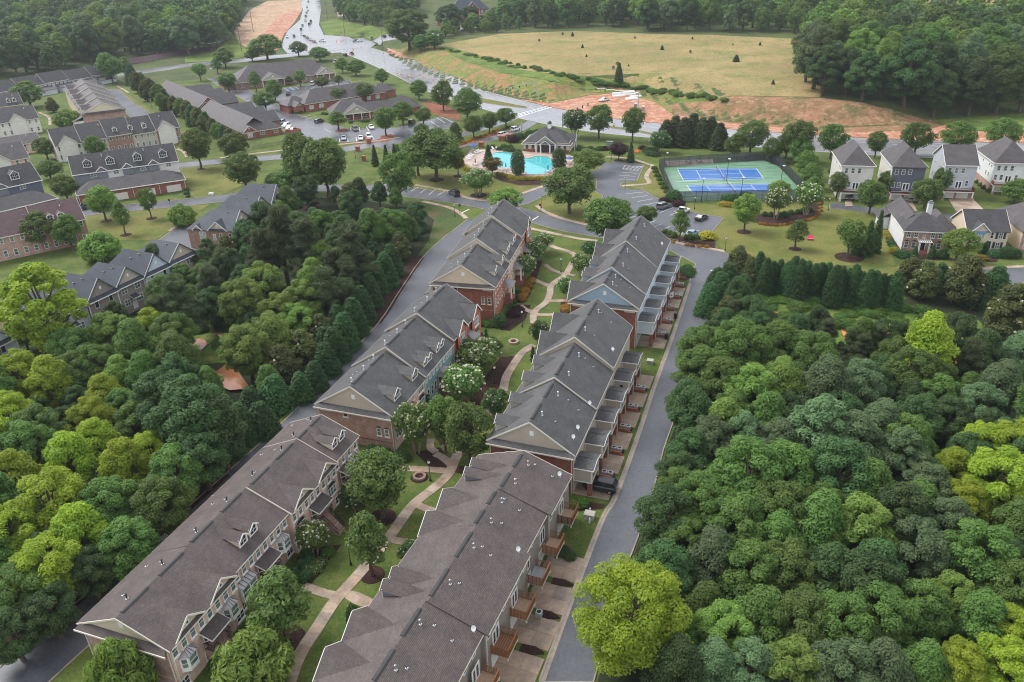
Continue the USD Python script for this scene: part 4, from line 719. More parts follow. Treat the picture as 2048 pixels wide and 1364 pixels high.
drape('hedge_bank', PT([(868, 92), (900, 95), (960, 112), (1040, 140), (1120, 152), (1200, 156), (1290, 168), (1350, 198), (1440, 197), (1440, 201), (1345, 206), (1290, 180), (1200, 166), (1100, 163), (1000, 146), (930, 124)]), 0.16, 'weeds', 3.0, 'strip of tall green weeds along the top of the bank')
dirt = PT([(775, 96), (800, 106), (870, 148), (960, 180), (1040, 199), (1100, 207), (1180, 191), (1240, 186), (1310, 205), (1345, 230), (1457, 246), (1560, 256), (1655, 265), (1843, 263), (1890, 250), (1960, 264), (2100, 268), (2100, 290), (1900, 286), (1700, 280), (1500, 266), (1320, 250), (1200, 236), (1100, 218), (1000, 194), (900, 165), (800, 122), (765, 104)]).difference(big.buffer(0.35))
drape('red_earth', dirt, 0.13, 'red_dirt', 4.0, 'bare red earth of the road works'); drape('tan_earth', PT([(478, 88), (468, 62), (500, 20), (535, 2), (604, 0), (604, 22), (585, 45), (568, 70), (558, 96), (520, 108)]), 0.13, 'tan_dirt', 6.0, 'graded tan earth beside the north road'); drape('red_earth', PT([(560, 30), (604, 20), (590, 44), (568, 70), (556, 100), (535, 104), (520, 72)]), 0.2, 'red_dirt', 6.0, 'red earth shoulder of the north road')
drape('grass_strip', PT([(640, 45), (668, 38), (740, 50), (775, 66), (700, 74), (650, 70)]), 0.12, 'weeds', 5.0, 'grass corner by the crossing'); drape('grass_strip', PT([(430, 105), (470, 70), (482, 92), (520, 110), (480, 116), (440, 122), (370, 126), (370, 114)]), 0.14, 'weeds', 5.0, 'rough grass under the power lines'); drape('gravel_lot', PT([(672, 22), (702, 18), (706, 30), (676, 34)]), 0.15, 'concrete3', 6.0, 'pale gravel lot beside the north road')
def row_base(b, W, segs, roof, wallS, wallE, gable, trim='trim_cream', near_gable=True, far_gable=True, gut_down=(), cap=True, zb=-0.3, pent=True, end_trim=None):
    """Stepped gable-roofed segments along y. segs: (y0, y1, zE, zR, jog)."""
    for k, (y0, y1, zE, zR, jog) in enumerate(segs):
        we = wallE[k % len(wallE)] if isinstance(wallE, (list, tuple)) else wallE
        m = MB(); m.box(-W, jog, y0 + 0.01, y1 - 0.01, zb, zE); m.build('wall', we, b)
        xm = (-W + jog) / 2
        for y in (y0 + 0.012, y1 - 0.012): MB().face((-W, y, zE), (jog, y, zE), (xm, y, zR - 0.12)).build('gable_wall', gable, b)
        m = MB(); gable_roof(m, -W, jog, y0, y1, zE, zR, 'y', 0.42, 0.16 if k == 0 else 0.05); m.build('roof', roof, b)
        low = (k == 0, k == len(segs) - 1)
        nxt = segs[k + 1][3] if k + 1 < len(segs) else -1; prv = segs[k - 1][3] if k else -1
        m = MB(); rake(m, -W, jog, y0, y1, zE, zR, 'y', 0.42, 0.16 if k == 0 else 0.05, (zR > prv + 0.05, zR > nxt + 0.05));
        if m.n: m.build('rake_board', trim, b)
        for f_, c_ in (('E', jog), ('W', W)):
            gutter(b, f_, c_ if f_ == 'E' else -W, y0 + 0.1, y1 - 0.1, zE - (zR - zE) / ((W + jog) / 2) * 0.4, (y0 + 0.25,) if f_ == 'E' else (), material=trim)
        if cap:
            m = MB(); xm = (-W + jog) / 2; n = 2
            for q in range(n):
                a, e = y0 + (y1 - y0) * (q + 0.12) / n, y0 + (y1 - y0) * (q + 0.80) / n
                kk = (zR - zE) / ((W + jog) / 2); m.hexa([(xm - .3, a, zR - .3 * kk + .01), (xm + .3, a, zR - .3 * kk + .01), (xm + .3, e, zR - .3 * kk + .01), (xm - .3, e, zR - .3 * kk + .01)], [(xm - .12, a, zR + .07), (xm + .12, a, zR + .07), (xm + .12, e, zR + .07), (xm - .12, e, zR + .07)])
            m.build('ridge_vent', 'roof_cap', b)
    y0, y1, zE, zR, jog = segs[0]
    m = MB(); m.box(-W - 0.02, jog + 0.02, y0 - 0.06, y0 + 0.0, zb, zE - 0.25); m.build('end_wall', wallS, b)
    if pent:
        m = MB(); m.slab([(-W - 0.3, y0 - 0.75, zE - 0.42), (jog + 0.3, y0 - 0.75, zE - 0.42), (jog - 0.3, y0 - 0.02, zE + 0.12), (-W + 0.3, y0 - 0.02, zE + 0.12)], 0.10); m.build('pent_roof', roof, b)
        m = MB(); m.box(-W - 0.3, jog + 0.3, y0 - 0.83, y0 - 0.75, zE - 0.60, zE - 0.41); m.build('gutter', trim, b)
    m = MB(); fbox(m, 'S', y0, (-W + jog) / 2 - 0.05, (-W + jog) / 2 + 0.5, 0.0, 0.06, zE + (zR - zE) * 0.42, zE + (zR - zE) * 0.42 + 0.75); m.build('gable_vent', 'trim_white', b)
    for x in (-W + 0.12, jog - 0.12):
        m = MB(); m.box(x - 0.05, x + 0.05, y0 - 0.15, y0 - 0.06, 0.05, zE - 0.5); m.build('downspout', trim, b)
def end_windows(b, y, W, zE, arch='brick_red', trim='trim_white', belt=None, beltm='brick_red', strips=True, low=True):
    if strips:
        for x in (-W + 1.45, -1.35): window(b, 'S', y - 0.06, x, zE - 1.05, 1.75, 0.42, trim, 'glass', '3', sill=1)
    window(b, 'S', y - 0.06, -W * 0.62, zE - 1.75, 0.9, 1.15, trim, 'glass', '', sill=1)
    if low:
        for x in (-2.35, -1.05): window(b, 'S', y - 0.06, x, zE - 4.1, 0.75, 1.35, trim, 'glass_green', 'h', sill=1, arch=arch)
    if belt: m = MB(); m.box(-W - 0.03, 0.03, y - 0.11, y - 0.061, belt, belt + 0.16); m.build('belt_course', beltm, b)
def bay(b, y, x, z0, z1, w=2.2, d=0.75, roof='metal_seam', canted=True, trim='trim_white'):
    i = 0.5 if canted else 0.0; q = [(x, y - w / 2), (x + d, y - w / 2 + i), (x + d, y + w / 2 - i), (x, y + w / 2)]
    m = MB(); m.hexa([(*p, z0) for p in q], [(*p, z1) for p in q]); p = m.build('bay_window', trim, b)
    if canted:
        for s in (-1, 1):
            a, c = np.array(q[0 if s < 0 else 3]), np.array(q[1 if s < 0 else 2]); t = (c - a) / np.linalg.norm(c - a); n = np.array([-t[1], t[0]]) * (-1 if s < 0 else 1); n = n if n[0] > 0 else -n
            g = MB(); u, v = a + (c - a) * 0.22 + n * 0.02, a + (c - a) * 0.78 + n * 0.02; g.face((*u, z0 + 0.6), (*v, z0 + 0.6), (*v, z1 - 0.2), (*u, z1 - 0.2)); g.build('pane', 'glass_green', p)
            g = MB(); h = (z0 + z1) / 2 + 0.2; u, v = u + n * .02, v + n * .02; g.face((*u, h - .04), (*v, h - .04), (*v, h + .04), (*u, h + .04)); g.build('glazing_bar', trim, p)
    g = MB(); ww = w / 2 - i - 0.12; fbox(g, 'E', x + d, y - ww, y + ww, 0.0, 0.03, z0 + 0.6, z1 - 0.2); g.build('pane', 'glass_green', p)
    g = MB(); h = (z0 + z1) / 2 + 0.2; fbox(g, 'E', x + d, y - ww, y + ww, 0.03, 0.055, h - 0.04, h + 0.04)
    if not canted: fbox(g, 'E', x + d, y - 0.07, y + 0.07, 0.03, 0.06, z0 + 0.6, z1 - 0.2)
    g.build('glazing_bars', trim, p)
    o = 0.12; e = [(x, y - w / 2 - o), (x + d + o, y - w / 2 + i - o * .4), (x + d + o, y + w / 2 - i + o * .4), (x, y + w / 2 + o)]; r = MB()
    if canted:
        top = [(x + 0.01, y - 0.18, z1 + 0.62), (x + 0.01, y + 0.18, z1 + 0.62)]; ez = z1 + 0.02
        r.slab([(*e[0], ez), (*e[1], ez), top[0]], 0.06); r.slab([(*e[1], ez), (*e[2], ez), top[1], top[0]], 0.06); r.slab([(*e[2], ez), (*e[3], ez), top[1]], 0.06); edges = [(np.array((*e[1], ez)), np.array(top[0])), (np.array((*e[2], ez)), np.array(top[1]))]; mid = [(np.array((x + d + o, y + t * (w / 2 - i), ez)), np.array((x + .01, y + t * .18, z1 + .62))) for t in (-.35, .35)]
    else:
        r.slab([(x + d + o, y - w / 2 - o, z1), (x + d + o, y + w / 2 + o, z1), (x, y + w / 2 + o, z1 + 0.42), (x, y - w / 2 - o, z1 + 0.42)], 0.06); edges = []; mid = [(np.array((x + d + o, y + t, z1)), np.array((x, y + t, z1 + 0.42))) for t in np.linspace(-w / 2, w / 2, 6)]
    pr = r.build('bay_roof', roof, p); s = MB()
    for u, v in edges + mid: s.beam(u + (0, 0, .03), v + (0, 0, .03), 0.03, 0.05)
    s.build('seam', 'trim_dark', p)
    return p
def canopy(b, y0, y1, x, z, d=1.5, roof='roof_brown', drop=0.55, trim='trim_white', brackets=True):
    m = MB(); m.slab([(x + d, y0, z - drop), (x + d, y1, z - drop), (x, y1, z), (x, y0, z)], 0.10); p = m.build('canopy', roof, b)
    m = MB(); m.box(x + d, x + d + 0.06, y0 - 0.03, y1 + 0.03, z - drop - 0.16, z - drop - 0.01);
    for y in (y0 - 0.03, y1 + 0.03): m.beam((x, y, z - 0.1), (x + d, y, z - drop - 0.1), 0.06, 0.14)
    m.build('fascia', trim, p)
    if brackets:
        m = MB()
        for y in (y0 + 0.12, y1 - 0.12): m.beam((x, y, z - 1.5), (x + d * 0.8, y, z - drop - 0.12), 0.09)
        m.build('bracket', trim, p)
def stoop(b, y0, y1, x, z, d=1.4, run=1.9, mat_='brick_rose', rail=True, step_mat='brick_rose'):
    m = MB(); m.box(x, x + d, y0, y1, -0.2, z); p = m.build('stoop', mat_, b)
    n = max(3, int(z / 0.19)); w = 1.5; yc = (y0 + y1) / 2
    for k in range(n):
        s = MB(); h = z * (1 - (k + 1) / (n + 1)); s.box(x + d + run * k / n + 0.002, x + d + run * (k + 1) / n, yc - w / 2, yc + w / 2, -0.2, h); s.build('step', step_mat if k % 2 else 'concrete0', p)
    if rail:
        r = MB(); railing(r, (x + d - .05, y0 + .05, z), (x + d - .05, yc - w / 2, z), 0.9, 0.18, 0.03); railing(r, (x + d - .05, yc + w / 2, z), (x + d - .05, y1 - .05, z), 0.9, 0.18, 0.03)
        for s in (-1, 1): railing(r, (x + d, yc + s * w / 2, z), (x + d + run, yc + s * w / 2, 0.15), 0.9, 0.2, 0.03)
        railing(r, (x + .05, y0 + .05, z), (x + d - .05, y0 + .05, z), 0.9, 0.18, .03); railing(r, (x + .05, y1 - .05, z), (x + d - .05, y1 - .05, z), 0.9, 0.18, .03); r.build('railing', 'metal_black', p)
    return p
def porch(b, y0, y1, x, z, zt, d=1.8, roof='metal_seam', cols=2, trim='trim_white', floor='brick_red'):
    """A small portico with white columns and a hipped metal roof."""
    m = MB(); m.box(x, x + d, y0, y1, -0.2, z); p = m.build('porch', floor, b)
    for k in range(cols):
        y = y0 + 0.2 + (y1 - y0 - 0.4) * k / max(1, cols - 1); c = MB(); c.box(x + d - 0.35, x + d - 0.1, y - 0.13, y + 0.13, z, zt - 0.25); c.build('column', trim, p)
    m = MB(); m.box(x, x + d, y0, y1, zt - 0.25, zt); m.build('beam', trim, p)
    o = 0.2; m = MB(); a, c = y0 - o, y1 + o; e = x + d + o; rz = zt + 0.9; rx = x + 0.02; i = min(1.0, (y1 - y0) * 0.35)
    m.slab([(e, a, zt), (e, c, zt), (rx, c - i, rz), (rx, a + i, rz)], 0.06); m.slab([(rx, a, zt), (e, a, zt), (rx, a + i, rz)], 0.06); m.slab([(e, c, zt), (rx, c, zt), (rx, c - i, rz)], 0.06); m.build('porch_roof', roof, p)
    s = MB(); n = 7
    for k in range(n): t = k / (n - 1); s.beam((e, a + (c - a) * t, zt + .03), (rx, a + i + (c - a - 2 * i) * t, rz + .03), 0.03, 0.05)
    s.build('seam', 'metal_grey', p); return p
def slope_at(W, jog, zE, zR): return (zR - zE) / ((W + jog) / 2)
def rear_bays(b, ys, W, h, m_):
    for y in ys: MB().box(-W - 1.6, -W, y, y + 3.4, -.2, h).build('rear_bay', m_, b); MB().slab([(-W - 1.9, y - .2, h - .1), (-W - 1.9, y + 3.6, h - .1), (-W + .1, y + 3.6, h + .5), (-W + .1, y - .2, h + .5)], .1).build('rear_bay_roof', 'roof_grey', b)
PIPE = random.Random(17)
def pipes(b, W, segs, side=-1, per=4, col='lead_flash', skip=()):
    pts = []
    for y0, y1, zE, zR, jog in segs:
        xm = (-W + jog) / 2; k = (zR - zE) / ((W + jog) / 2)
        for q in range(per):
            y = y0 + (y1 - y0) * (q + 0.5) / per + PIPE.uniform(-.3, .3); o = PIPE.uniform(0.7, 1.5); pts.append((xm + side * o, y, zR - k * o, 0.55, 'flue'));
            o = PIPE.uniform(0.9, 2.8); pts.append((xm + side * o, y + 0.7, zR - k * o, 0.5, 'vent'))
            if q % 2: o = PIPE.uniform(3.0, 4.6); pts.append((xm + side * o, y + 0.2, zR - k * o, 0.4, 'vent'))
    vents(b, pts, col)
b = thing('townhouse_row', 'long brown roofed townhouse row in pinkish brick, nearest on the left', 'townhouses', (-34.95, 53.8, 0), 19.85)
S1 = [(0, 10.6, 6.8, 9.25, 0.0), (10.6, 21.3, 6.8, 9.2, -0.55), (21.3, 32.0, 6.8, 9.3, 0.0), (32.0, 38.5, 6.75, 9.05, -0.4)]
row_base(b, 11.0, S1, 'roof_brown', 'brick_rose', ['brick_blush', 'brick_pink'], 'side_cream', pent=True)
window(b, 'S', -0.06, -7.0, 4.9, 0.95, 1.0, 'trim_cream', 'glass_green', '', sill=1); window(b, 'S', -0.06, -5.6, 3.2, 1.9, 0.7, 'trim_cream', 'glass_green', 'v', sill=1)
m = MB(); m.box(-11.03, 0.03, -0.11, -0.061, 2.1, 2.26); m.build('belt_course', 'brick_pink', b)
k1 = slope_at(11, 0, 6.8, 9.25)
for y in (3.0, 8.3, 24.1, 29.6): cross_gable(b, 'E', 0.0, y, 2.35, 6.55, k1, 8.35, 'roof_brown', 'side_cream', 0.02, 0.3, 'trim_cream', pent='roof_brown', vent=False); window(b, 'E', 0.03, y, 7.0, 0.5, 0.5, 'trim_white', 'glass', '')
for y, jog in ((14.4, -0.55), (16.3, -0.55), (34.3, -0.4), (36.2, -0.4)): dormer(b, 'E', jog, y, 1.35, 6.8, slope_at(11, jog, 6.8, 9.2), 0, 1.15, 'roof_brown', 'side_cream', set_back=0.9)
def jogat(y, segs): return next(s[4] for s in segs if s[0] <= y < s[1])
for y0, y1, zE, zR, jog in S1:
    n = 8 if y1 - y0 > 8 else 4
    for k in range(n): window(b, 'E', jog, y0 + (y1 - y0) * (k + 0.5) / n, 4.85, 0.8, 1.45, 'trim_white', 'glass_green', 'h', sill=1)
    for k in range(n // 2): window(b, 'E', jog, y0 + (y1 - y0) * (2 * k + 1) / n + (0.6 if k % 2 else -0.6), 0.45, 1.3, 1.2, 'trim_white', 'glass', 'hv', sill=1)
    m = MB(); fbox(m, 'E', jog, y0 + 0.02, y1 - 0.02, 0.0, 0.05, 2.1, 2.26); m.build('belt_course', 'brick_blush', b)
bay(b, 1.9, 0.0, 2.3, 4.25); bay(b, 8.7, 0.0, 2.3, 4.25); bay(b, 12.0, -0.55, 2.3, 4.25, 2.6, 0.9, canted=False); bay(b, 19.6, -0.55, 2.3, 4.25); bay(b, 36.4, -0.4, 2.3, 4.3, 2.6, 0.9, canted=False)
for y in (22.9, 30.3): window(b, 'E', 0.0, y, 2.45, 1.9, 1.4, 'trim_white', 'glass_green', 'h3', sill=1, arch='brick_rose')
for y0, y1, jog in ((4.0, 7.0, 0.0), (14.3, 17.4, -0.55), (24.9, 28.2, 0.0), (33.0, 34.6, -0.4)):
    canopy(b, y0, y1, jog, 4.55, 1.55); stoop(b, y0 + 0.1, y1 - 0.1, jog, 2.05)
    for s in ((0.28, 0.72) if y1 - y0 > 2 else (0.5,)): door(b, 'E', jog, y0 + (y1 - y0) * s, 2.05, 0.9, 2.0)
pipes(b, 11.0, S1, -1, 2, 'metal_black')
b = thing('townhouse_row', 'grey roofed townhouse row with rose brick, teal and red brick fronts, middle left', 'townhouses', (-18.03, 95.32, 0), 19.6)
S2 = [(0, 11.4, 6.5, 10.4, 0.0), (11.4, 23.2, 6.9, 11.1, 0.0), (23.2, 36.0, 7.5, 11.6, 0.0)]
row_base(b, 12.5, S2, 'roof_grey', 'brick_rose', ['brick_blush', 'side_teal', 'brick_bright'], 'side_tan'); end_windows(b, 0, 12.5, 6.5, belt=1.35)
k2 = slope_at(12.5, 0, 6.5, 10.4)
for y in (3.6, 9.8): dormer(b, 'E', 0, y, 1.9, 6.5, k2, 0, 1.25, 'roof_grey', 'side_tan', set_back=0.75, double=True)
for y in (13.6, 15.2, 18.6, 20.2): dormer(b, 'E', 0, y, 1.3, 6.9, slope_at(12.5, 0, 6.9, 11.1), 0, 1.15, 'roof_grey', 'side_tan', set_back=0.6)
for y in (26.6, 33.3): cross_gable(b, 'E', 0, y, 2.1, 7.5, slope_at(12.5, 0, 7.5, 11.6), 9.6, 'roof_grey', 'brick_bright', 0.5, 0.3, vent=False, down=7.6)
for y in (1.7, 10.0): window(b, 'E', 0, y, 4.5, 2.0, 1.5, 'trim_white', 'glass_green', 'h3', sill=1); window(b, 'E', 0, y, 1.7, 2.0, 1.6, 'trim_white', 'glass_green', 'h3', sill=1, arch='brick_red')
for y in (4.2, 5.7, 7.2): window(b, 'E', 0, y, 4.7, 0.75, 1.1, 'trim_cream', 'glass_blind', '', sill=1)
for k in range(8): window(b, 'E', 0, 12.2 + 1.42 * k, 4.9, 0.8, 1.4, 'trim_white', 'glass_blind', 'h')
for y in (12.6, 14.0, 15.3, 20.2, 21.6): window(b, 'E', 0, y, 1.8, 0.8, 1.8, 'trim_white', 'glass', 'h'); window(b, 'E', 0, y, 0.15, 0.8, 1.1, 'trim_white', 'glass_green', 'h')
for y in (26.6, 33.3): window(b, 'E', 0.5, y, 5.2, 1.9, 1.7, 'trim_white', 'glass_green', 'h3', sill=1); window(b, 'E', 0.5, y, 2.1, 1.9, 1.7, 'trim_white', 'glass_green', 'h3', sill=1, arch='brick_red')
porch(b, 4.6, 7.4, 0, 1.4, 4.0, 1.5, 'metal_red'); porch(b, 16.4, 19.3, 0, 1.4, 4.0, 1.8); porch(b, 28.9, 31.5, 0, 1.4, 4.5, 1.6)
for y in (5.4, 6.6, 17.2, 18.5, 29.6, 30.8): door(b, 'E', 0, y, 1.4, 0.9, 2.1)
pipes(b, 12.5, S2, -1, 3)
rear_bays(b, (1.5, 13, 25), 12.5, 4.2, 'side_tan')
b = thing('townhouse_row', 'grey roofed townhouse row with deep red brick near end, farthest on the left', 'townhouses', (-3.19, 139.16, 0), 13.3)
S3 = [(0, 12.0, 7.5, 11.5, 0.0), (12.0, 25.0, 8.2, 12.7, 0.0), (25.0, 37.0, 9.0, 13.4, 0.0)]
row_base(b, 12.9, S3, 'roof_grey', 'brick_red', ['brick_bright', 'brick_blush', 'brick_bright'], 'side_cream'); end_windows(b, 0, 12.9, 7.5, 'brick_pink', 'trim_cream', belt=2.0, beltm='brick_bright')
for y in (4.6, 10.4): dormer(b, 'E', 0, y, 1.9, 7.5, slope_at(12.9, 0, 7.5, 11.5), 0, 1.25, 'roof_grey', 'side_cream', set_back=0.75, double=True)
for y in (14.6, 16.2, 20.2, 21.8): dormer(b, 'E', 0, y, 1.3, 8.2, slope_at(12.9, 0, 8.2, 12.7), 0, 1.2, 'roof_grey', 'side_cream', set_back=0.6)
cross_gable(b, 'E', 0, 31.5, 2.2, 9.0, slope_at(12.9, 0, 9.0, 13.4), 11.3, 'roof_grey', 'brick_bright', 0.5, 0.3, vent=False, down=9)
for y0, y1, zE, zR, j in S3:
    for k in range(7): window(b, 'E', 0, y0 + (y1 - y0) * (k + .5) / 7, zE - 1.9, 0.8, 1.4, 'trim_cream', 'glass_green', 'h', sill=1); window(b, 'E', 0, y0 + (y1 - y0) * (k + .5) / 7, zE - 4.8, 0.85, 1.6, 'trim_cream', 'glass_green', 'h', sill=1)
window(b, 'E', 0.5, 31.5, 6.7, 1.9, 1.7, 'trim_white', 'glass_green', 'h3', sill=1)
for y in (7.3, 17.0, 27.4): porch(b, y, y + 2.8, 0, 1.5, 4.3, 1.9, 'metal_seam' if y < 10 else 'metal_grey'); door(b, 'E', 0, y + 1.4, 1.5, 0.95, 2.1)
pipes(b, 12.9, S3, -1, 3)
rear_bays(b, (.5, 12.5, 24), 12.9, 4.6, 'side_cream')
def carport_box(b, y, z0, z1, w, d, side_, roof, pier='brick_red'):
    m = MB(); m.box(0, d, y, y + w, z0, z1); p = m.build('porch_room', side_, b)
    t = MB(); [t.box(x0, x0 + .14, yy - .025, yy + .0, z0, z1) for x0 in (0.04, d - .14) for yy in (y,)]; t.box(-0.0, d + .03, y - .03, y + w + .03, z0 - .16, z0 - .003); t.box(d + .001, d + .03, y - .03, y + .12, z0, z1); t.build('corner_board', 'trim_white', p)
    r = MB(); ym = y + w / 2; zr = z1 + 0.5
    r.slab([(0, y - .2, z1), (d + .25, y - .2, z1), (d + .25, ym, zr), (0, ym, zr)], 0.09); r.slab([(0, y + w + .2, z1), (0, ym, zr), (d + .25, ym, zr), (d + .25, y + w + .2, z1)], .09); r.build('porch_roof', roof, p)
    g = MB(); g.face((d + .001, y, z1), (d + .001, y + w, z1), (d + .001, ym, zr - .06)); g.build('porch_gable', side_, p)
    g = MB(); g.beam((d + .28, y - .2, z1 - .05), (d + .28, ym, zr - .05), .05, .13); g.beam((d + .28, y + w + .2, z1 - .05), (d + .28, ym, zr - .05), .05, .13); g.box(0, d + .26, y - .27, y - .2, z1 - .14, z1 - .01); g.build('trim', 'trim_white', p)
    g = MB(); g.box(0.3, d - .1, ym - .06, ym + .06, zr + .01, zr + .05); g.build('ridge_vent', 'roof_cap', p)
    for a in (y + w * .28, y + w * .72): g = MB(); fbox(g, 'E', d, a - .42, a + .42, .0, .03, z0 + .6, z1 - .35); g.build('pane', 'glass_green', p)
    for yy in (y, y + w - .55): q = MB(); q.box(d - .6, d, yy, yy + .55, -.2, z0 - .17); q.build('brick_pier', pier, b)
    q = MB(); q.box(d - .06, d + .04, y + w + .12, y + w + .22, .05, z1 - .1); q.build('downspout', 'trim_white', b)
b = thing('townhouse_row', 'beige sided townhouse row with red brick end wall and garage porches, middle right', 'townhouses', (7.64, 83.87, 0), 20.2)
S5 = [(0, 11.5, 6.95, 10.85, 0.0), (11.5, 22.6, 7.3, 11.3, 0.0), (22.6, 37.5, 8.1, 12.35, 0.0)]
row_base(b, 11.9, S5, 'roof_grey', 'brick_red', 'side_tan', 'side_tan'); end_windows(b, 0, 11.9, 6.95, low=False)
window(b, 'S', -0.06, -10.6, 2.9, 0.9, 1.4, 'trim_white', 'glass', 'h', arch='brick_pink')
for y, zE, zR in ((2.6, 6.95, 10.85), (8.6, 6.95, 10.85), (14.4, 7.3, 11.3), (19.6, 7.3, 11.3)): dormer(b, 'W', -11.9, y, 2.1, zE, slope_at(11.9, 0, zE, zR), 0, 1.35, 'roof_grey', 'side_stone', set_back=0.45)
for y in (25.8, 33.0): cross_gable(b, 'W', -11.9, y, 2.5, 8.1, slope_at(11.9, 0, 8.1, 12.35), 11.0, 'roof_grey', 'side_stone', 0.3, 0.3)
for y in (0.3, 6.35, 12.5, 18.6, 24.7, 30.8): carport_box(b, y, 2.35, 4.5, 3.7, 2.6, 'side_tan', 'roof_grey'); garage_door(b, 'E', 0, y + 1.9, 0.05, 2.5, 1.95)
for y0, y1, zE, zR, j in S5:
    for k in range(5): window(b, 'E', 0, y0 + (y1 - y0) * (k + .5) / 5, zE - 1.6, 0.8, 1.2, 'trim_white', 'glass', 'h')
pipes(b, 11.9, S5, 1, 2)
for y, zz in ((2.3, 7.5), (4.6, 7.55), (11.2, 7.5), (26, 8.7)): dish(b, -0.5, y, zz)
m = MB(); fbox(m, 'S', 24.7, 1.1, 1.6, 0.0, 0.03, 3.1, 3.6); m.build('wall_plaque', 'trim_dark', b)
b = thing('townhouse_row', 'pale blue sided townhouse row with bright red brick end wall, farthest on the right', 'townhouses', (22.74, 125.36, 0), 19.8)
S6 = [(0, 6.4, 8.45, 12.4, 0.0), (6.4, 19.8, 8.6, 13.1, 0.0), (19.8, 36.0, 8.6, 13.5, 0.0)]
row_base(b, 12.5, S6, 'roof_grey', 'brick_red', 'side_paleblue', 'side_blue'); end_windows(b, 0, 12.5, 8.45, low=False)
cross_gable(b, 'W', -12.5, 2.6, 2.4, 8.45, slope_at(12.5, 0, 8.45, 12.4), 11.2, 'roof_grey', 'side_blue', 0.3, 0.3)
for y in (8.2, 10.2, 14.4, 16.4): dormer(b, 'W', -12.5, y, 1.5, 8.6, slope_at(12.5, 0, 8.6, 13.1), 0, 1.35, 'roof_grey', 'side_blue', set_back=0.5)
for y in (22.6, 31.5): cross_gable(b, 'W', -12.5, y, 2.4, 8.6, slope_at(12.5, 0, 8.6, 13.5), 11.4, 'roof_grey', 'side_blue', 0.3, 0.3)
for y in (1.3, 7.6, 13.7, 19.8, 25.9, 31.6): carport_box(b, y, 2.8, 5.2, 3.7, 2.85, 'side_paleblue', 'roof_grey'); garage_door(b, 'E', 0, y + 1.9, 0.05, 2.5, 2.1)
for y0, y1, zE, zR, j in S6:
    for k in range(max(3, int((y1 - y0) / 2.4))): window(b, 'E', 0, y0 + 1.2 + 2.4 * k, zE - 1.8, 0.8, 1.3, 'trim_white', 'glass_green', 'h')
pipes(b, 12.5, S6, 1, 2); dish(b, -0.5, 30, 9.2)
b = thing('townhouse_row', 'brown roofed townhouse row with wooden decks over the garages, nearest on the right', 'townhouses', (6.805, 79.73, 0), 22.5)
S4 = [(-46.0, -38.0, 6.75, 8.75, 0.0), (-38.0, -27.3, 6.75, 8.85, -0.5), (-27.3, -15.3, 6.75, 8.9, 0.0), (-15.3, -8.2, 6.75, 8.85, -0.5), (-8.2, 0.0, 6.75, 8.85, 0.0)]
row_base(b, 12.4, S4, 'roof_brown', 'brick_rose', 'side_taupe', 'side_stone', pent=False)
k4 = slope_at(12.4, 0, 6.75, 8.85)
for y in (-3.2, -5.2, -24.0, -25.9, -44): dormer(b, 'W', -12.4, y, 1.6, 6.75, k4, 0, 1.0, 'roof_brown', 'side_grey', set_back=0.5)
for y in (-9.9, -14.4, -30.6, -35.4, -19.5):
    if y > -19 or y < -20: cross_gable(b, 'W', -12.4, y, 2.35, 6.6, k4, 8.3, 'roof_brown', 'side_stone', 0.3, 0.3)
def deck(b, y, w, d, z, floor, dark=False):
    wm = 'deck_wood_dark' if dark else 'deck_wood'
    n = 8
    m = MB(); m.box(0.02, d, y, y + w, z - 0.22, z - 0.06); p = m.build('deck', 'trim_cream', b)
    for k in range(n): s = MB(); s.box(0.03 + d * k / n, d * (k + 1) / n - 0.012, y, y + w, z - 0.058, z); s.build('plank', floor, p)
    for k in range(12): s = MB(); a = d * k / 12; s.box(0.04 + a, a + d / 12 - 0.004, y - 0.05, y - 0.015, z - 0.12, z + 1.1); s.build('privacy_board', wm, p)
    r = MB(); railing(r, (d - .05, y + .02, z), (d - .05, y + w - .02, z), 1.05, 0.14, 0.045); railing(r, (0.05, y + w - .05, z), (d - .05, y + w - .05, z), 1.05, 0.14, 0.045); r.box(0.03, d + .02, y - .10, y - .051, z + 1.08, z + 1.16); r.box(d - .12, d + .03, y - .1, y + w, z + 1.06, z + 1.10); r.build('railing', 'deck_wood', p)
    for yy in (y + .08, y + w - .08): c = MB(); c.box(d - .16, d - .02, yy - .07, yy + .07, z - .6, z - .221); c.build('post', 'trim_cream', b)
DK = [(-4.7, 1.9, 'deck_floor', True), (-10.4, 1.95, 'deck_floor', False), (-15.6, 1.95, 'deck_floor_grey', False), (-20.8, 2.0, 'deck_floor', False), (-26.1, 2.0, 'deck_wood', False), (-31.2, 2.0, 'deck_floor', False), (-36.4, 2.0, 'deck_floor', False)]
for y, d, f_, dk in DK:
    deck(b, y, 2.75, d, 2.7, f_, dk); garage_door(b, 'E', 0 if not (-15.3 < y + 1 < -8.2) else -.5, y + 1.35, 0.05, 2.5, 2.0); door(b, 'E', 0 if not (-15.3 < y + 1 < -8.2) else -.5, y + 1.4, 2.72, 1.5, 2.0, 'door_white', glazed=True)
for y0, y1, zE, zR, j in S4:
    for k in range(max(3, int((y1 - y0) / 2.0))): window(b, 'E', j, y0 + 1.0 + 2.0 * k, 5.0, 0.8, 1.2, 'trim_white', 'glass', 'h')
pipes(b, 12.4, S4, 1, 2, 'metal_grey'); dish(b, -0.7, -15.9, 7.15); dish(b, -0.8, -27.8, 7.15); dish(b, -.7, -1.5, 7.15)
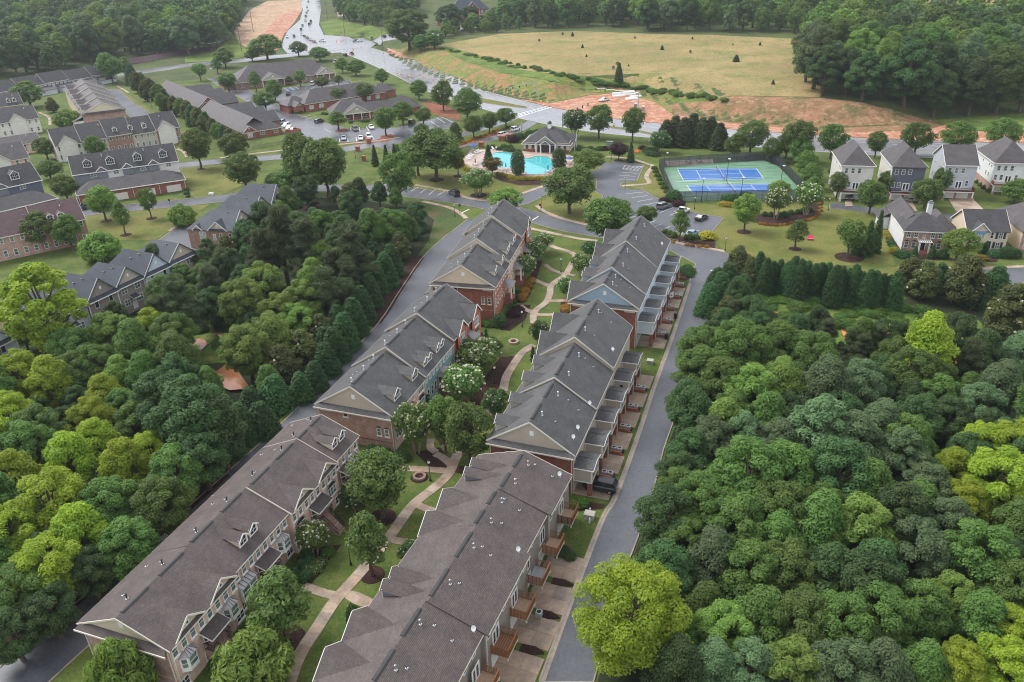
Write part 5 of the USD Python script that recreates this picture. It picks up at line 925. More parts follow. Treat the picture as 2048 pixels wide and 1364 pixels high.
def driveway(org, hd, ys, x0, x1, w, label):
    p = '/World/' + numbered('/World', 'driveway'); x = UsdGeom.Xform.Define(stage, p); x.AddTranslateOp().Set(Gf.Vec3d(*org)); x.AddRotateZOp().Set(-hd); tag(p, label, kind='structure'); rng = random.Random(len(p) + int(100 * abs(ys[0])))
    for y in ys:
        xm = (x0 + x1) / 2 + 0.3
        for a, c in ((x0, xm - .015), (xm + .015, x1)):
            for u, v in ((y, y + w / 2 - .015), (y + w / 2 + .015, y + w)): MB().box(a, c, u, v, -.06, 0.062 + rng.uniform(0, .006)).build('slab', rng.choice(['concrete0', 'concrete1', 'concrete2', 'concrete0', 'concrete1']), p)
def ac_unit(x, y, hd, z=0.1, name_l='', group='air conditioners on the driveways'):
    t = thing('air_conditioner', name_l, 'air conditioner', (x, y, z), hd, group, ref=AC); return t
AC = proto('air_conditioner'); m = MB(); m.box(-.36, .36, -.36, .36, 0, .72); m.build('casing', 'galvanised', AC); m = MB(); m.lathe([(.33, .721), (.33, .76), (.29, .765), (.29, .73)], n=14); m.build('fan_rim', 'metal_white', AC); m = MB(); m.lathe([(.28, .724), (.27, .735)], n=14); m.build('fan_grille', 'metal_black', AC); m = MB(); [m.box(-.365, .365, -.365, .365, z, z + .02) for z in (.12, .24, .36, .48, .6)]; m.build('louvre', 'metal_grey', AC)
def loc(org, hd, x, y):
    h = math.radians(hd); return org[0] + x * math.cos(h) + y * math.sin(h), org[1] - x * math.sin(h) + y * math.cos(h)
def planter(org, hd, x0, x1, y, label, brick_='brick_red'):
    a = thing('planter_wall', label, 'planter', (*loc(org, hd, x0, y), 0), hd, 'brick planters between the driveways'); L = x1 - x0
    m = MB(); m.hexa([(0, -.1, -.1), (L, -.1, -.1), (L, .1, -.1), (0, .1, -.1)], [(0, -.1, .5), (L * .7, -.1, .5), (L * .7, .1, .5), (0, .1, .5)]); m.build('low_wall', brick_, a); m = MB(); m.box(0, L * .72, -.12, .12, .501, .56); m.build('coping', 'brick_bright', a); m = MB(); m.box(0, L * .9, .12, 1.15, -.05, .12); m.build('bed', 'mulch', a)
O5, O6, O4 = (7.64, 83.87, 0), (22.74, 125.36, 0), (6.805, 79.73, 0)
driveway(O5, 20.2, [0.2 + 6.1 * k for k in range(6)], 0.0, 5.0, 4.3, 'concrete driveways of the beige row'); driveway(O6, 19.8, [1.2 + 6.1 * k for k in range(5)], 0.0, 5.1, 4.3, 'concrete driveways of the blue row'); driveway(O4, 22.5, [y - 1.0 for y, *_ in DK[1:]], 0.0, 4.75, 4.2, 'stained concrete driveways below the decks')
od = ['first', 'second', 'third', 'fourth', 'fifth', 'sixth']
for k in range(1, 6):
    y = 0.2 + 6.1 * k - 1.5; planter(O5, 20.2, 2.7, 4.9, y, 'low brick planter at the beige row, %s from the black car' % od[k - 1])
    for q, xx in enumerate((3.2, 4.05)): ac_unit(*loc(O5, 20.2, xx, y + .62), 20.2, .1, '%s air conditioner in the %s planter of the beige row' % (('inner', 'outer')[q], od[k - 1]))
for k in range(0, 5):
    y = 1.2 + 6.1 * k + 4.6; planter(O6, 19.8, 2.9, 5.0, y, 'low brick planter at the blue row, %s from the near end' % od[k])
    for q, xx in enumerate((3.4, 4.25)): ac_unit(*loc(O6, 19.8, xx, y + .62), 19.8, .1, '%s air conditioner in the %s planter of the blue row' % (('inner', 'outer')[q], od[k]))
def bed(px=None, poly=None, label='', m_='mulch', z=0.10):
    sheet('mulch_bed', poly if poly is not None else Polygon(GG(px)).buffer(0), z, m_, label=label, thick=0.12)
for k, (y, *_ ) in enumerate(DK[1:5]):
    c = [loc(O4, 22.5, *q) for q in ((1.9, y - 1.15), (3.3, y - 1.0), (4.4, y - 1.45), (3.3, y - 1.95), (1.9, y - 2.0))]; bed(poly=Polygon(c).buffer(.1), label='mulch bed between deck driveways', z=.11)
x, y = loc(O4, 22.5, 2.2, -17.6); ac_unit(x, y, 22.5, .05, 'white cabinet air conditioner under the third deck'); x, y = loc(O4, 22.5, 2.4, -28.6); ac_unit(x, y, 22.5, .05, 'air conditioner beside the fifth deck')
def body(b, x0, x1, y0, y1, z1, m_, name='wall', z0=-0.3):
    MB().box(x0, x1, y0, y1, z0, z1).build(name, m_, b)
def roofp(b, fn, m_, name='roof', *a, **k):
    m = MB(); fn(m, *a, **k); return m.build(name, m_, b)
def fascia(b, x0, x1, y0, y1, z, o=0.4, trim='trim_white', sides='SEWN'):
    m = MB()
    if 'S' in sides: m.box(x0 - o, x1 + o, y0 - o - .08, y0 - o - .003, z - .26, z - .04)
    if 'N' in sides: m.box(x0 - o, x1 + o, y1 + o + .003, y1 + o + .08, z - .26, z - .04)
    if 'W' in sides: m.box(x0 - o - .08, x0 - o - .003, y0 - o, y1 + o, z - .26, z - .04)
    if 'E' in sides: m.box(x1 + o + .003, x1 + o + .08, y0 - o, y1 + o, z - .26, z - .04)
    m.build('fascia', trim, b)
def gable_end(b, axis, c, a0, a1, zE, zR, m_, name='gable_wall'):
    am = (a0 + a1) / 2
    if axis == 'x': MB().face((c, a0, zE), (c, a1, zE), (c, am, zR)).build(name, m_, b)
    else: MB().face((a0, c, zE), (a1, c, zE), (am, c, zR)).build(name, m_, b)
def dormer_row(name, label, O, h, x0, x1, wall_mats, roof, dormers, base='brick_red', pier=True, gz=(3.7, 6.1), mz=(8.0, 12.4), garages=(), small=()):
    """Townhouses with a garage range in front and gabled dormers above."""
    b = thing(name, label, 'townhouses', (*O, 0), h); W = x1 - x0
    body(b, x0, x1, 0, 7.99, gz[0], base, 'garage_wall'); roofp(b, hip_roof, roof, 'garage_roof', x0, x1, 0, 8.4, gz[0], gz[1], .45); fascia(b, x0, x1, 0, 8, gz[0] - .2, .45)
    n = len(wall_mats)
    for k, wm in enumerate(wall_mats): body(b, x0 + W * k / n + .005, x0 + W * (k + 1) / n - .005, 8.0, 17.0, mz[0], wm)
    roofp(b, gable_roof, roof, 'roof', x0, x1, 8, 17, mz[0], mz[1], 'x', .4, .25); roofp(b, rake, 'trim_white', 'rake_board', x0, x1, 8, 17, mz[0], mz[1], 'x', .4, .25); fascia(b, x0, x1, 8, 17, mz[0] - .35, .4, sides='S')
    for x in (x0 + .01, x1 - .01): gable_end(b, 'x', x, 8, 17, mz[0], mz[1] - .15, wall_mats[0])
    k = (mz[1] - mz[0]) / 4.5
    for x in dormers: dormer(b, 'S', 8.0, x, 2.3, mz[0], k, 0, 1.75, roof, 'side_grey', set_back=1.0, double=True)
    for x in small: cross_gable(b, 'S', 8.0, x, 1.5, mz[0] - .1, k, mz[0] + 1.15, roof, 'side_grey', 0.25, .25, vent=False, down=2.5)
    for x in dormers: window(b, 'S', 8.0, x + .9, mz[0] - 1.9, 1.6, 1.35, 'trim_white', 'glass_green', 'hv')
    for x in garages: garage_door(b, 'S', 0.0, x, .05, 4.2, 2.1, 'side_offwhite', True)
    if pier:
        for k_ in range(n + 1): m = MB(); xx = x0 + W * k_ / n; m.box(xx - .05, xx + .05, -.12, -.02, .05, gz[0] - .4); m.build('downspout', 'trim_white', b)
    vents(b, [(x0 + W * (q + .5) / 5, 11.4, mz[0] + k * 3.4, .55, 'flue' if q % 2 else 'vent') for q in range(5)]); return b
dormer_row('dormer_townhouses', 'charcoal roofed townhouses with four gabled dormers above brick garages', (-128.2, 225.8), -27.4, 0, 30, ['side_grey', 'side_offwhite', 'side_grey', 'side_offwhite'], 'roof_slate', (4.5, 10.9, 18.7, 26.2), garages=(11.2, 19.0, 26.6), small=(7.9, 15.2, 22.8))
dormer_row('dormer_townhouses', 'grey townhouses with one dormer in view at the left border, brick garages', (-144.0, 210.8), -49.3, -16, 16.3, ['side_grey', 'side_slate'], 'roof_slate', (10.2, 2, -7), garages=(3, 12), small=(5.6, -3))
def wide_row(name, label, O, h, x0, x1, D, zE, zR, walls, roof, dormers=(), gables=(), wins=(), end_mats=None, n_pipes=4, arch=False, doors=()):
    b = thing(name, label, 'townhouses', (*O, 0), h); W = x1 - x0; n = len(walls)
    for k, wm in enumerate(walls):
        a, c = x0 + W * k / n, x0 + W * (k + 1) / n; st = .35 * ((k * 7) % 3 - 1) * (n > 1); body(b, a + .005, c - .005, 0, D, zE + st, wm); roofp(b, gable_roof, roof, 'roof', a, c, 0, D, zE + st, zR + st, 'x', .4, .12); roofp(b, rake, 'trim_cream', 'rake_board', a, c, 0, D, zE + st, zR + st, 'x', .4, .12)
        for x in (a + .01, c - .01): gable_end(b, 'x', x, 0, D, zE + st, zR + st - .15, end_mats or wm)
        m = MB(); m.box(a, c, -.48, -.403, zE + st - .55, zE + st - .36); m.build('fascia', 'trim_cream', b)
        for q in range(max(2, int(W / n / 2.2))):
            xx = a + (c - a) * (q + .5) / max(2, int(W / n / 2.2)); window(b, 'S', 0, xx, zE + st - 2.1, .85, 1.45, 'trim_white', ('glass', 'glass_green')[k % 2], 'h'); window(b, 'S', 0, xx, .8, .95, 1.7, 'trim_white', 'glass_green', 'h')
    k = (zR - zE) / (D / 2)
    for x in dormers: dormer(b, 'S', 0.0, x, 1.5, zE, k, 0, 1.5, roof, 'side_offwhite', set_back=1.0)
    for x, hw in gables: cross_gable(b, 'S', 0.0, x, hw, zE, k, zE + hw * 0.85, roof, 'side_offwhite', 0.4, .3, 'trim_cream', vent=False, down=zE)
    for x in doors: door(b, 'S', 0.0, x, .3, 1.0, 2.1)
    vents(b, [(x0 + W * (q + .5) / n_pipes, D * .36, zE + k * D * .36, .5, 'flue' if q % 2 else 'vent') for q in range(n_pipes)]); return b
wide_row('arched_dormer_townhouses', 'long dark roofed townhouse row of cream, brick and tan fronts with small dormers', (-162.1, 280.3), -38.0, 0, 44, 11.5, 6.4, 11.4, ['brick_white', 'side_tan', 'brick_brown', 'side_stone', 'brick_brown'], 'roof_slate', (21, 26.5, 31.5), ((4.2, 3.0), (39, 3.2)))
p_ = G(183, 484); wide_row('maroon_roofed_townhouses', 'maroon brown roofed townhouses above the lower lawn, dormers facing the camera', tuple(p_[:2]), -37, -34, 0, 11, 6.4, 10.6, ['brick_brown', 'brick_rose', 'brick_brown'], 'roof_maroon', (-5, -7.4, -21, -24))
p_ = G(86, 264); wide_row('white_front_townhouses', 'white fronted townhouses with slate roof at the left border', tuple(p_[:2]), -40, -30, 0, 11, 6.2, 10.6, ['brick_white', 'brick_white'], 'roof_slate', (), ((-8, 3.0),))
p_ = G(68, 346); wide_row('pink_brick_townhouses', 'pink brick townhouses with a low cream gable at the left border', tuple(p_[:2]), -42, -26, 0, 11, 5.8, 10.2, ['brick_blush', 'brick_blush'], 'roof_mauve', (), ((-9, 3.2),))
p_ = G(88, 302); wide_row('rear_garage_range', 'long mauve garage roof with blush brick behind the pink brick townhouses', tuple(p_[:2]), -42, -30, 0, 8, 4.2, 6.6, ['brick_blush'], 'roof_mauve')
p_ = G(54, 232); wide_row('twin_dormer_house', 'slate roofed house end with two tall shed dormers at the left border', tuple(p_[:2]), -40, -22, 0, 11, 5.8, 10.4, ['side_offwhite', 'brick_rose'], 'roof_slate', (-3, -5.4))
b = wide_row('top_row_townhouses', 'topmost grey townhouse row on the left against the wood', (-252.7, 423.8), -60, -16, 54, 10, 5.4, 9.8, ['side_lightgrey'] * 5, 'roof_slate')
for k in range(4): x = 6 + 12 * k; body(b, x, x + 9, -5, -.01, 2.6, 'side_lightgrey', 'garage_wall'); m = MB(); m.slab([(x - .3, -5.3, 2.6), (x + 9.3, -5.3, 2.6), (x + 9.3, 0, 3.9), (x - .3, 0, 3.9)], .12); m.build('garage_roof', 'roof_mauve', b)
p_ = G(172, 258); b = thing('stepped_townhouses', 'pale tan townhouse row with stepped gables and a brick near end', 'townhouses', (*p_[:2], 0), -32)
for k in range(5):
    y0, y1, st = 13.0 * k, 13.0 * (k + 1), .5 * k; zE, zR = 6.2 + st, 10.2 + st
    body(b, 0, 17, y0 + .01, y1 - .01, zE, 'side_cream' if k else 'brick_rose'); roofp(b, gable_roof, 'roof_mauve', 'roof', 0, 17, y0, y1, zE, zR, 'y', .4, .15); roofp(b, rake, 'trim_cream', 'rake_board', 0, 17, y0, y1, zE, zR, 'y', .4, .15)
    for y in (y0 + .02, y1 - .02): gable_end(b, 'y', y, 0, 17, zE, zR - .15, 'side_cream')
    for y in (y0 + 3.5, y0 + 8.5): dormer(b, 'W', 0.0, y, 2.0, zE, 4.0 / 8.5, 0, 1.3, 'roof_mauve', 'side_cream', set_back=.6)
m = MB(); m.slab([(-.4, -.9, 5.9), (17.4, -.9, 5.9), (17.1, -.02, 6.5), (-.1, -.02, 6.5)], .1); m.build('pent_roof', 'roof_mauve', b); body(b, -4, -.02, 0, 9, 3.4, 'side_offwhite', 'porch_wall'); m = MB(); m.slab([(-4.3, -.3, 3.4), (-4.3, 9.3, 3.4), (-.0, 9.3, 5.0), (-.0, -.3, 5.0)], .12); m.build('porch_roof', 'roof_mauve', b)
def blue_row(name, label, O, h, units, W, roof='roof_blue'):
    b = thing(name, label, 'townhouses', (*O, 0), h)
    for k, (y0, y1, zE, zR, wm, jog, kind) in enumerate(units):
        body(b, -W, jog, y0 + .005, y1 - .005, zE, wm); roofp(b, hip_roof, roof, 'roof', -W, jog, y0, y1, zE, zR, .35, .14, (1, 0), 'x'); roofp(b, rake, 'trim_white', 'rake_board', -W, jog, y0, y1, zE, zR, 'x', .35, .0, (0, 1), .22); gable_end(b, 'x', jog - .01, y0, y1, zE, zR - .2, wm if kind else 'side_tan')
        ym = (y0 + y1) / 2
        m = MB(); m.slab([(jog + .55, y0 + .1, zE - .25), (jog + .55, y1 - .1, zE - .25), (jog, y1 - .4, zE + .4), (jog, y0 + .4, zE + .4)], .08); m.build('pent_roof', roof, b); m = MB(); m.box(jog + .551, jog + .62, y0, y1, zE - .42, zE - .22); m.build('gutter', 'trim_white', b)
        for y in (ym - 1.7, ym + 1.7): window(b, 'E', jog, y, zE - 2.0, 1.5 if not kind else .95, 1.5, 'trim_white', 'glass_green' if not kind else 'glass', 'hv' if not kind else ''); window(b, 'E', jog, y, zE - 4.7, 1.4, 1.5, 'trim_white', 'glass_green', 'hv')
        m = MB(); fbox(m, 'E', jog, ym - .22, ym + .22, 0, .05, zE + (zR - zE) * .38, zE + (zR - zE) * .38 + .6); m.build('gable_vent', 'trim_white', b)
        for y in (y0 + .1, y1 - .1): m = MB(); fbox(m, 'E', jog, y - .08, y + .08, .01, .07, -.2, zE - .4); m.build('corner_board', 'trim_white', b)
        canopy(b, ym - .9, ym + .9, jog, zE - 2.6, 1.2, roof, .5); door(b, 'E', jog, ym, 0.1 if zE < 6 else .6, .95, 2.0, 'door_white')
        vents(b, [(-3.2, ym - .6, zR - .35, .7, 'vent'), (-5.0, ym - 1.4, zR - 1.2, .5, 'vent')]);
    return b
p_ = G(474, 500); b = blue_row('blue_roofed_townhouses', 'blue slate roofed townhouses with a tall brown brick end wall', tuple(p_[:2]), 12, [(0, 9.6, 5.3, 8.9, 'side_peach', 0, 0), (9.6, 19.4, 5.4, 9.6, 'side_peach', .5, 0), (19.4, 29, 5.6, 10.0, 'side_stone', .5, 1)], 12.6)
MB().box(-12.62, .02, -.06, 0, -.3, 5.1).build('end_wall', 'brick_brown', b)
cross_gable(b, 'S', -.07, -4.2, 2.6, 5.15, .75, 7.4, 'roof_blue', 'side_peach', .02, .3, pent='roof_blue'); cross_gable(b, 'S', -.07, -9.7, 1.25, 5.15, .75, 6.3, 'roof_blue', 'side_peach', .02, .3, vent=False)
for x, z, w, h_ in ((-1.0, 3.0, .75, 1.35), (-3.6, 3.0, .75, 1.35), (-5.4, 2.4, .8, 1.6), (-8.6, 2.6, 1.7, 1.9), (-2.9, .4, .75, 1.3), (-7.6, 1.2, .6, .7)): window(b, 'S', -.06, x, z, w, h_, 'trim_white', 'glass' if w < .79 else 'glass_blind', 'h' if w < 1 else 'v')
p_ = G(391, 503, 6.5); blue_row('blue_roofed_townhouses', 'stepped blue slate roofed townhouse row half hidden by the left wood', tuple(p_[:2]), 24.5, [(-8.2, 0, 6.5, 10.0, 'side_tan', 0, 0), (-15.2, -8.2, 6.6, 10.4, 'side_paleblue', .5, 1), (-22.4, -15.2, 6.5, 10.0, 'side_taupe', 0, 0), (-29.6, -22.4, 6.6, 10.4, 'side_taupe', .5, 1), (-37.4, -29.6, 6.5, 10.0, 'side_lightgrey', 0, 0)], 11.5)
p_ = G(30, 672, 6.3); blue_row('blue_roofed_townhouses', 'blue slate roofed townhouses at the left border, pale fronts', tuple(p_[:2]), 22, [(-9, 0, 6.3, 10, 'side_paleblue', 0, 1), (-18, -9, 6.3, 10, 'side_white', .5, 0)], 11.5)
def portico(b, y, x0, x1, z, zp, roof, depth=2.6, cols=4, wall='side_stone'):
    m = MB(); gable_roof(m, x0, x1, y - depth, y + 5, z, zp, 'y', .3, .2); m.build('portico_roof', roof, b); roofp(b, rake, 'trim_cream', 'rake_board', x0, x1, y - depth, y + 5, z, zp, 'y', .3, .2, (1, 0)); gable_end(b, 'y', y - depth + .1, x0, x1, z, zp - .15, wall)
    m = MB(); m.box(x0, x1, y - depth, y - depth + .3, z - .45, z - .02); m.build('beam', 'trim_cream', b)
    for k in range(cols): m = MB(); xx = x0 + .25 + (x1 - x0 - .5) * k / (cols - 1); m.box(xx - .16, xx + .16, y - depth, y - depth + .3, -.1, z - .46); m.build('column', 'trim_cream', b)
    m = MB(); m.box(x0, x1, y - depth, y, -.2, .12); m.build('porch_floor', 'concrete1', b); fbox_ = MB(); fbox(fbox_, 'S', y - depth + .1, (x0 + x1) / 2 - .35, (x0 + x1) / 2 + .35, 0, .06, z + (zp - z) * .35, z + (zp - z) * .35 + .6); fbox_.build('gable_vent', 'trim_white', b)
    for k in range(3): window(b, 'S', y, x0 + (x1 - x0) * (k + .5) / 3, .5, 1.5, 1.9, 'trim_white', 'glass', 'hv')
b = thing('brick_office', 'long mauve roofed brick office beside the evergreen hedge', 'office', (-103.5, 307.8, 0), -35.9)
body(b, 0, 12.5, 0, 56, 3.1, 'brick_red'); roofp(b, gable_roof, 'roof_mauve', 'roof', 0, 12.5, 3, 56, 3.1, 7.4, 'y', .5, .3); roofp(b, hip_roof, 'roof_mauve', 'hip_end', 0, 16, 0, 9, 3.1, 6.3, .5); fascia(b, 0, 16, 0, 9, 2.7, .5, 'trim_cream', 'S'); body(b, 12.51, 16, 0, 9, 3.1, 'brick_red')
cross_gable(b, 'S', 0, 2.8, 2.6, 3.1, .7, 5.2, 'roof_mauve', 'brick_red', .5, .3, 'trim_cream', down=3.1); window(b, 'S', -.5, 2.8, .7, 2.0, 1.6, 'trim_white', 'glass_blind', '3', arch='brick_bright')
for x in (8.0, 13.6): window(b, 'S', 0, x, .9, 1.8, 1.5, 'trim_white', 'glass_green', 'hv')
for y in (14, 27, 41): body(b, 12.51, 21, y, y + 11, 2.9, 'brick_red', 'wing_wall'); roofp(b, gable_roof, 'roof_slate', 'wing_roof', 8, 21, y, y + 11, 2.9, 6.0, 'x', .4, .3); gable_end(b, 'x', 20.99, y, y + 11, 2.9, 5.85, 'side_stone'); roofp(b, rake, 'trim_cream', 'rake_board', 8, 21, y, y + 11, 2.9, 6.0, 'x', .4, .3, (0, 1))
for k in range(10): window(b, 'W', 0, 6 + 5 * k, .9, 1.6, 1.4, 'trim_white', 'glass_blind', 'v')
b = thing('brick_office', 'long mauve roofed brick office farther up the hedge with dark wings', 'office', (*loc((-103.5, 307.8), -35.9, 0, 60), 0), -35.9)
body(b, 0, 12.5, 0, 66, 3.3, 'brick_red'); roofp(b, gable_roof, 'roof_mauve', 'roof', 0, 12.5, 0, 66, 3.3, 8.2, 'y', .5, .3)
cross_gable(b, 'S', 0, 4.6, 3.4, 3.3, .7, 6.3, 'roof_mauve', 'brick_red', .4, .3, 'trim_cream', down=3.3); gable_end(b, 'y', .01, 0, 12.5, 3.3, 8.0, 'brick_red'); roofp(b, rake, 'trim_cream', 'rake_board', 0, 12.5, 0, 66, 3.3, 8.2, 'y', .5, .3, (1, 1)); window(b, 'S', -.4, 4.6, .9, 2.0, 1.8, 'trim_white', 'glass_blind', '3', arch='brick_bright')
for y in (8, 24, 42): body(b, 12.51, 22, y, y + 12, 3.1, 'brick_red', 'wing_wall'); roofp(b, gable_roof, 'roof_slate', 'wing_roof', 8, 22, y, y + 12, 3.1, 6.6, 'x', .4, .3); gable_end(b, 'x', 21.99, y, y + 12, 3.1, 6.4, 'side_stone')
b = thing('brick_office', 'far brick office with two cream porches and a broad grey hip roof', 'office', (-141.9, 427.2, 0), -29.9)
body(b, 0, 54, 0, 20, 4.0, 'brick_brown'); roofp(b, hip_roof, 'roof_mauve', 'roof', 0, 54, 0, 20, 4.0, 10.6, .6); fascia(b, 0, 54, 0, 20, 3.6, .6, 'trim_cream', 'SE'); portico(b, 0, 13, 25, 4.0, 7.0, 'roof_mauve'); portico(b, 0, 43, 54, 4.0, 7.0, 'roof_mauve')
for x in (3, 7.5, 28, 31, 37, 40): window(b, 'S', 0, x, .9, 1.6, 1.7, 'trim_white', 'glass_green', 'hv')
door(b, 'S', 0, 34.3, .1, 1.6, 2.2); body(b, -6, -.01, 4, 16, 3.6, 'brick_brown', 'wing_wall'); roofp(b, hip_roof, 'roof_mauve', 'wing_roof', -6, 4, 4, 16, 3.6, 6.4, .5)
b = thing('brick_office', 'middle red brick office with mauve hip roof between two car parks', 'office', (-90.7, 361.0, 0), -38.9)
body(b, 0, 42, 0, 14, 3.9, 'brick_red'); roofp(b, hip_roof, 'roof_mauve', 'roof', 0, 42, 0, 14, 3.9, 8.3, .5); fascia(b, 0, 42, 0, 14, 3.5, .5, 'trim_cream', 'S'); body(b, -7, -.01, 3, 12, 3.5, 'brick_red', 'wing_wall'); roofp(b, hip_roof, 'roof_mauve', 'wing_roof', -7, 4, 3, 12, 3.5, 6.4, .45); body(b, 42.01, 50, 3, 12, 3.5, 'brick_red', 'wing_wall'); roofp(b, hip_roof, 'roof_mauve', 'wing_roof', 38, 50, 3, 12, 3.5, 6.2, .45)
body(b, -5, -1.0, -.5, 2.99, 3.2, 'brick_red', 'entry_wall'); roofp(b, gable_roof, 'roof_mauve', 'entry_roof', -5, -1, -1.0, 5, 3.2, 4.9, 'y', .3, .2); gable_end(b, 'y', -.51, -5, -1, 3.2, 4.75, 'side_stone')
for x in (3.0, 8.0, 28, 33, 38): window(b, 'S', 0, x, .9, 2.2, 1.7, 'trim_white', 'glass_blind', '3')
b = thing('brick_office', 'low office with a cream gabled porch and two grey hip roofs by the car park', 'office', (-68.7, 337.3, 0), -18.7)
body(b, -5, 34, 3, 13, 3.3, 'brick_red'); roofp(b, hip_roof, 'roof_mauve', 'roof', -5, 13.5, 3, 15, 3.4, 7.8, .5); roofp(b, hip_roof, 'roof_mauve', 'roof', 20, 34, 2.5, 15, 3.4, 7.6, .5, .16, (1, 1), 'y'); roofp(b, gable_roof, 'roof_slate', 'roof', 11, 23, 4, 13.2, 3.3, 5.9, 'x', .4, 0); portico(b, 3.0, 0, 11.2, 3.2, 6.4, 'roof_mauve', 3.0, 4); fascia(b, -5, 34, 3, 13, 2.95, .5, 'trim_cream', 'S')
for x in (-2.5, 15, 18, 24, 29): window(b, 'S', 3, x, .8, 1.8, 1.7, 'trim_white', 'glass_green', 'hv')
p_ = G(243, 133); b = thing('farm_building', 'long low building with a rusty maroon roof below the wood', 'shed', (*p_[:2], 0), -58); L_ = 78.0
body(b, 0, L_, 0, 9, 3.0, 'side_stone'); roofp(b, gable_roof, 'roof_maroon', 'roof', 0, L_, 0, 9, 3.0, 5.6, 'x', .5, .3); [window(b, 'S', 0, 6 + 9 * k, .9, 1.4, 1.2, 'trim_white', 'glass', '') for k in range(8)]
p_ = G(905, 44); b = thing('brick_office_block', 'two storey red brick office with a gable and slate roof at the top', 'office', (*p_[:2], float(p_[2])), -12); S_ = depth(p_) / FPX
Wd = 74 * S_; body(b, 0, Wd, 0, Wd * .5, 9.5, 'brick_red'); roofp(b, hip_roof, 'roof_blue', 'roof', 0, Wd, 0, Wd * .5, 9.5, 17, .8); cross_gable(b, 'S', 0, Wd * .56, Wd * .17, 9.4, .5, 14.5, 'roof_blue', 'brick_red', 1.0, .6, 'trim_cream', down=9.4)
m = MB(); m.box(-.05, Wd + .05, -.1, -.0, 4.6, 5.1); m.build('belt_course', 'trim_cream', b)
for k in range(9):
    for z in (1.2, 5.8): window(b, 'S', 0, Wd * (k + .5) / 9, z, 2.2, 2.4, 'trim_cream', 'glass_blind', 'v')
for x in (.3, Wd * .38, Wd * .74): m = MB(); fbox(m, 'S', 0, x, x + .9, 0, .2, 0, 9.3); m.build('pilaster', 'trim_cream', b)
p_ = G(1040, 24); b = thing('brick_office_block', 'second red brick block half hidden behind trees at the top', 'office', (*p_[:2], float(p_[2])), -12); body(b, 0, 26, 0, 20, 11, 'brick_red'); roofp(b, hip_roof, 'roof_blue', 'roof', 0, 26, 0, 20, 11, 15, .6); [window(b, 'S', 0, 3 + 5 * k, z, 2.0, 2.4, 'trim_cream', 'glass', 'v') for k in range(5) for z in (2, 7)]
p_ = G(875, 52); b = thing('brick_shed', 'small red brick bin store by the office drive at the top', 'shed', (*p_[:2], float(p_[2])), -10); body(b, 0, 9, 0, 5, 4.5, 'brick_red'); roofp(b, gable_roof, 'roof_slate', 'roof', 0, 9, 0, 5, 4.5, 5.3, 'x', .3, .3)
b = thing('clubhouse', 'cream clubhouse by the pool with grey hip roof, gabled white porch and cupola', 'clubhouse', (6.2, 275.7, 0), 14.5)
body(b, 0, 16.5, 0, 12.5, 3.4, 'side_cream'); m = MB(); m.box(-.05, 5.0, -.06, .0, -.2, 1.0); m.box(11.6, 16.55, -.06, 0, -.2, 1.0); m.build('brick_base', 'brick_red', b); roofp(b, hip_roof, 'roof_slate', 'roof', 0, 16.5, 0, 12.5, 3.3, 7.6, .6); fascia(b, 0, 16.5, 0, 12.5, 2.95, .6)
gr = MB(); gable_roof(gr, 4.6, 11.9, -1.2, 5.5, 3.3, 6.0, 'y', .35, .2); gr.build('porch_roof', 'roof_slate', b); roofp(b, rake, 'trim_white', 'rake_board', 4.6, 11.9, -1.2, 5.5, 3.3, 6.0, 'y', .35, .2, (1, 0)); gable_end(b, 'y', -1.1, 4.6, 11.9, 3.3, 5.85, 'side_tan'); gr = MB(); gable_roof(gr, 6.4, 10.1, -1.9, 1.0, 3.2, 4.6, 'y', .3, .15); gr.build('porch_roof', 'roof_slate', b); roofp(b, rake, 'trim_white', 'rake_board', 6.4, 10.1, -1.9, 1, 3.2, 4.6, 'y', .3, .15, (1, 0)); gable_end(b, 'y', -1.8, 6.4, 10.1, 3.2, 4.45, 'side_grey')
for x in (4.8, 6.6, 9.9, 11.7): m = MB(); y = -1.9 if 6 < x < 11 else -1.2; m.box(x - .2, x + .2, y, y + .4, -.1, 3.15); m.build('column', 'trim_white', b)
m = MB(); fbox(m, 'S', 0, 5.1, 11.5, 0, .03, .05, 3.0); m.build('porch_opening', 'trim_dark', b); m = MB(); m.box(4.4, 12.1, -2.0, -.01, -.2, .08); m.build('porch_floor', 'pool_deck', b)
for x in (1.3, 3.4, 13.0, 15.0): window(b, 'S', 0, x, 1.1, .9, 1.6, 'shutter', 'glass', '')
for y in (2.5, 5, 9): window(b, 'E', 16.5, y, .6, 1.0, 2.0, 'trim_white', 'glass', 'h')
cross_gable(b, 'E', 16.5, 7.0, 2.4, 3.3, .69, 5.3, 'roof_slate', 'side_cream', 1.2, .3, vent=False); [MB().box(17.5, 17.75, y, y + .25, -.1, 3.2).build('column', 'trim_white', b) for y in (4.9, 8.9)]
m = MB(); m.lathe([(.75, 6.7), (.62, 8.6), (.85, 8.65), (.85, 8.8)], (8.3, 6.2, 0), 8); pc = m.build('cupola', 'trim_white', b); m = MB(); m.lathe([(.9, 8.8), (.75, 9.2), (.35, 9.6), (.05, 9.75)], (8.3, 6.2, 0), 8); m.build('cupola_roof', 'metal_black', pc)
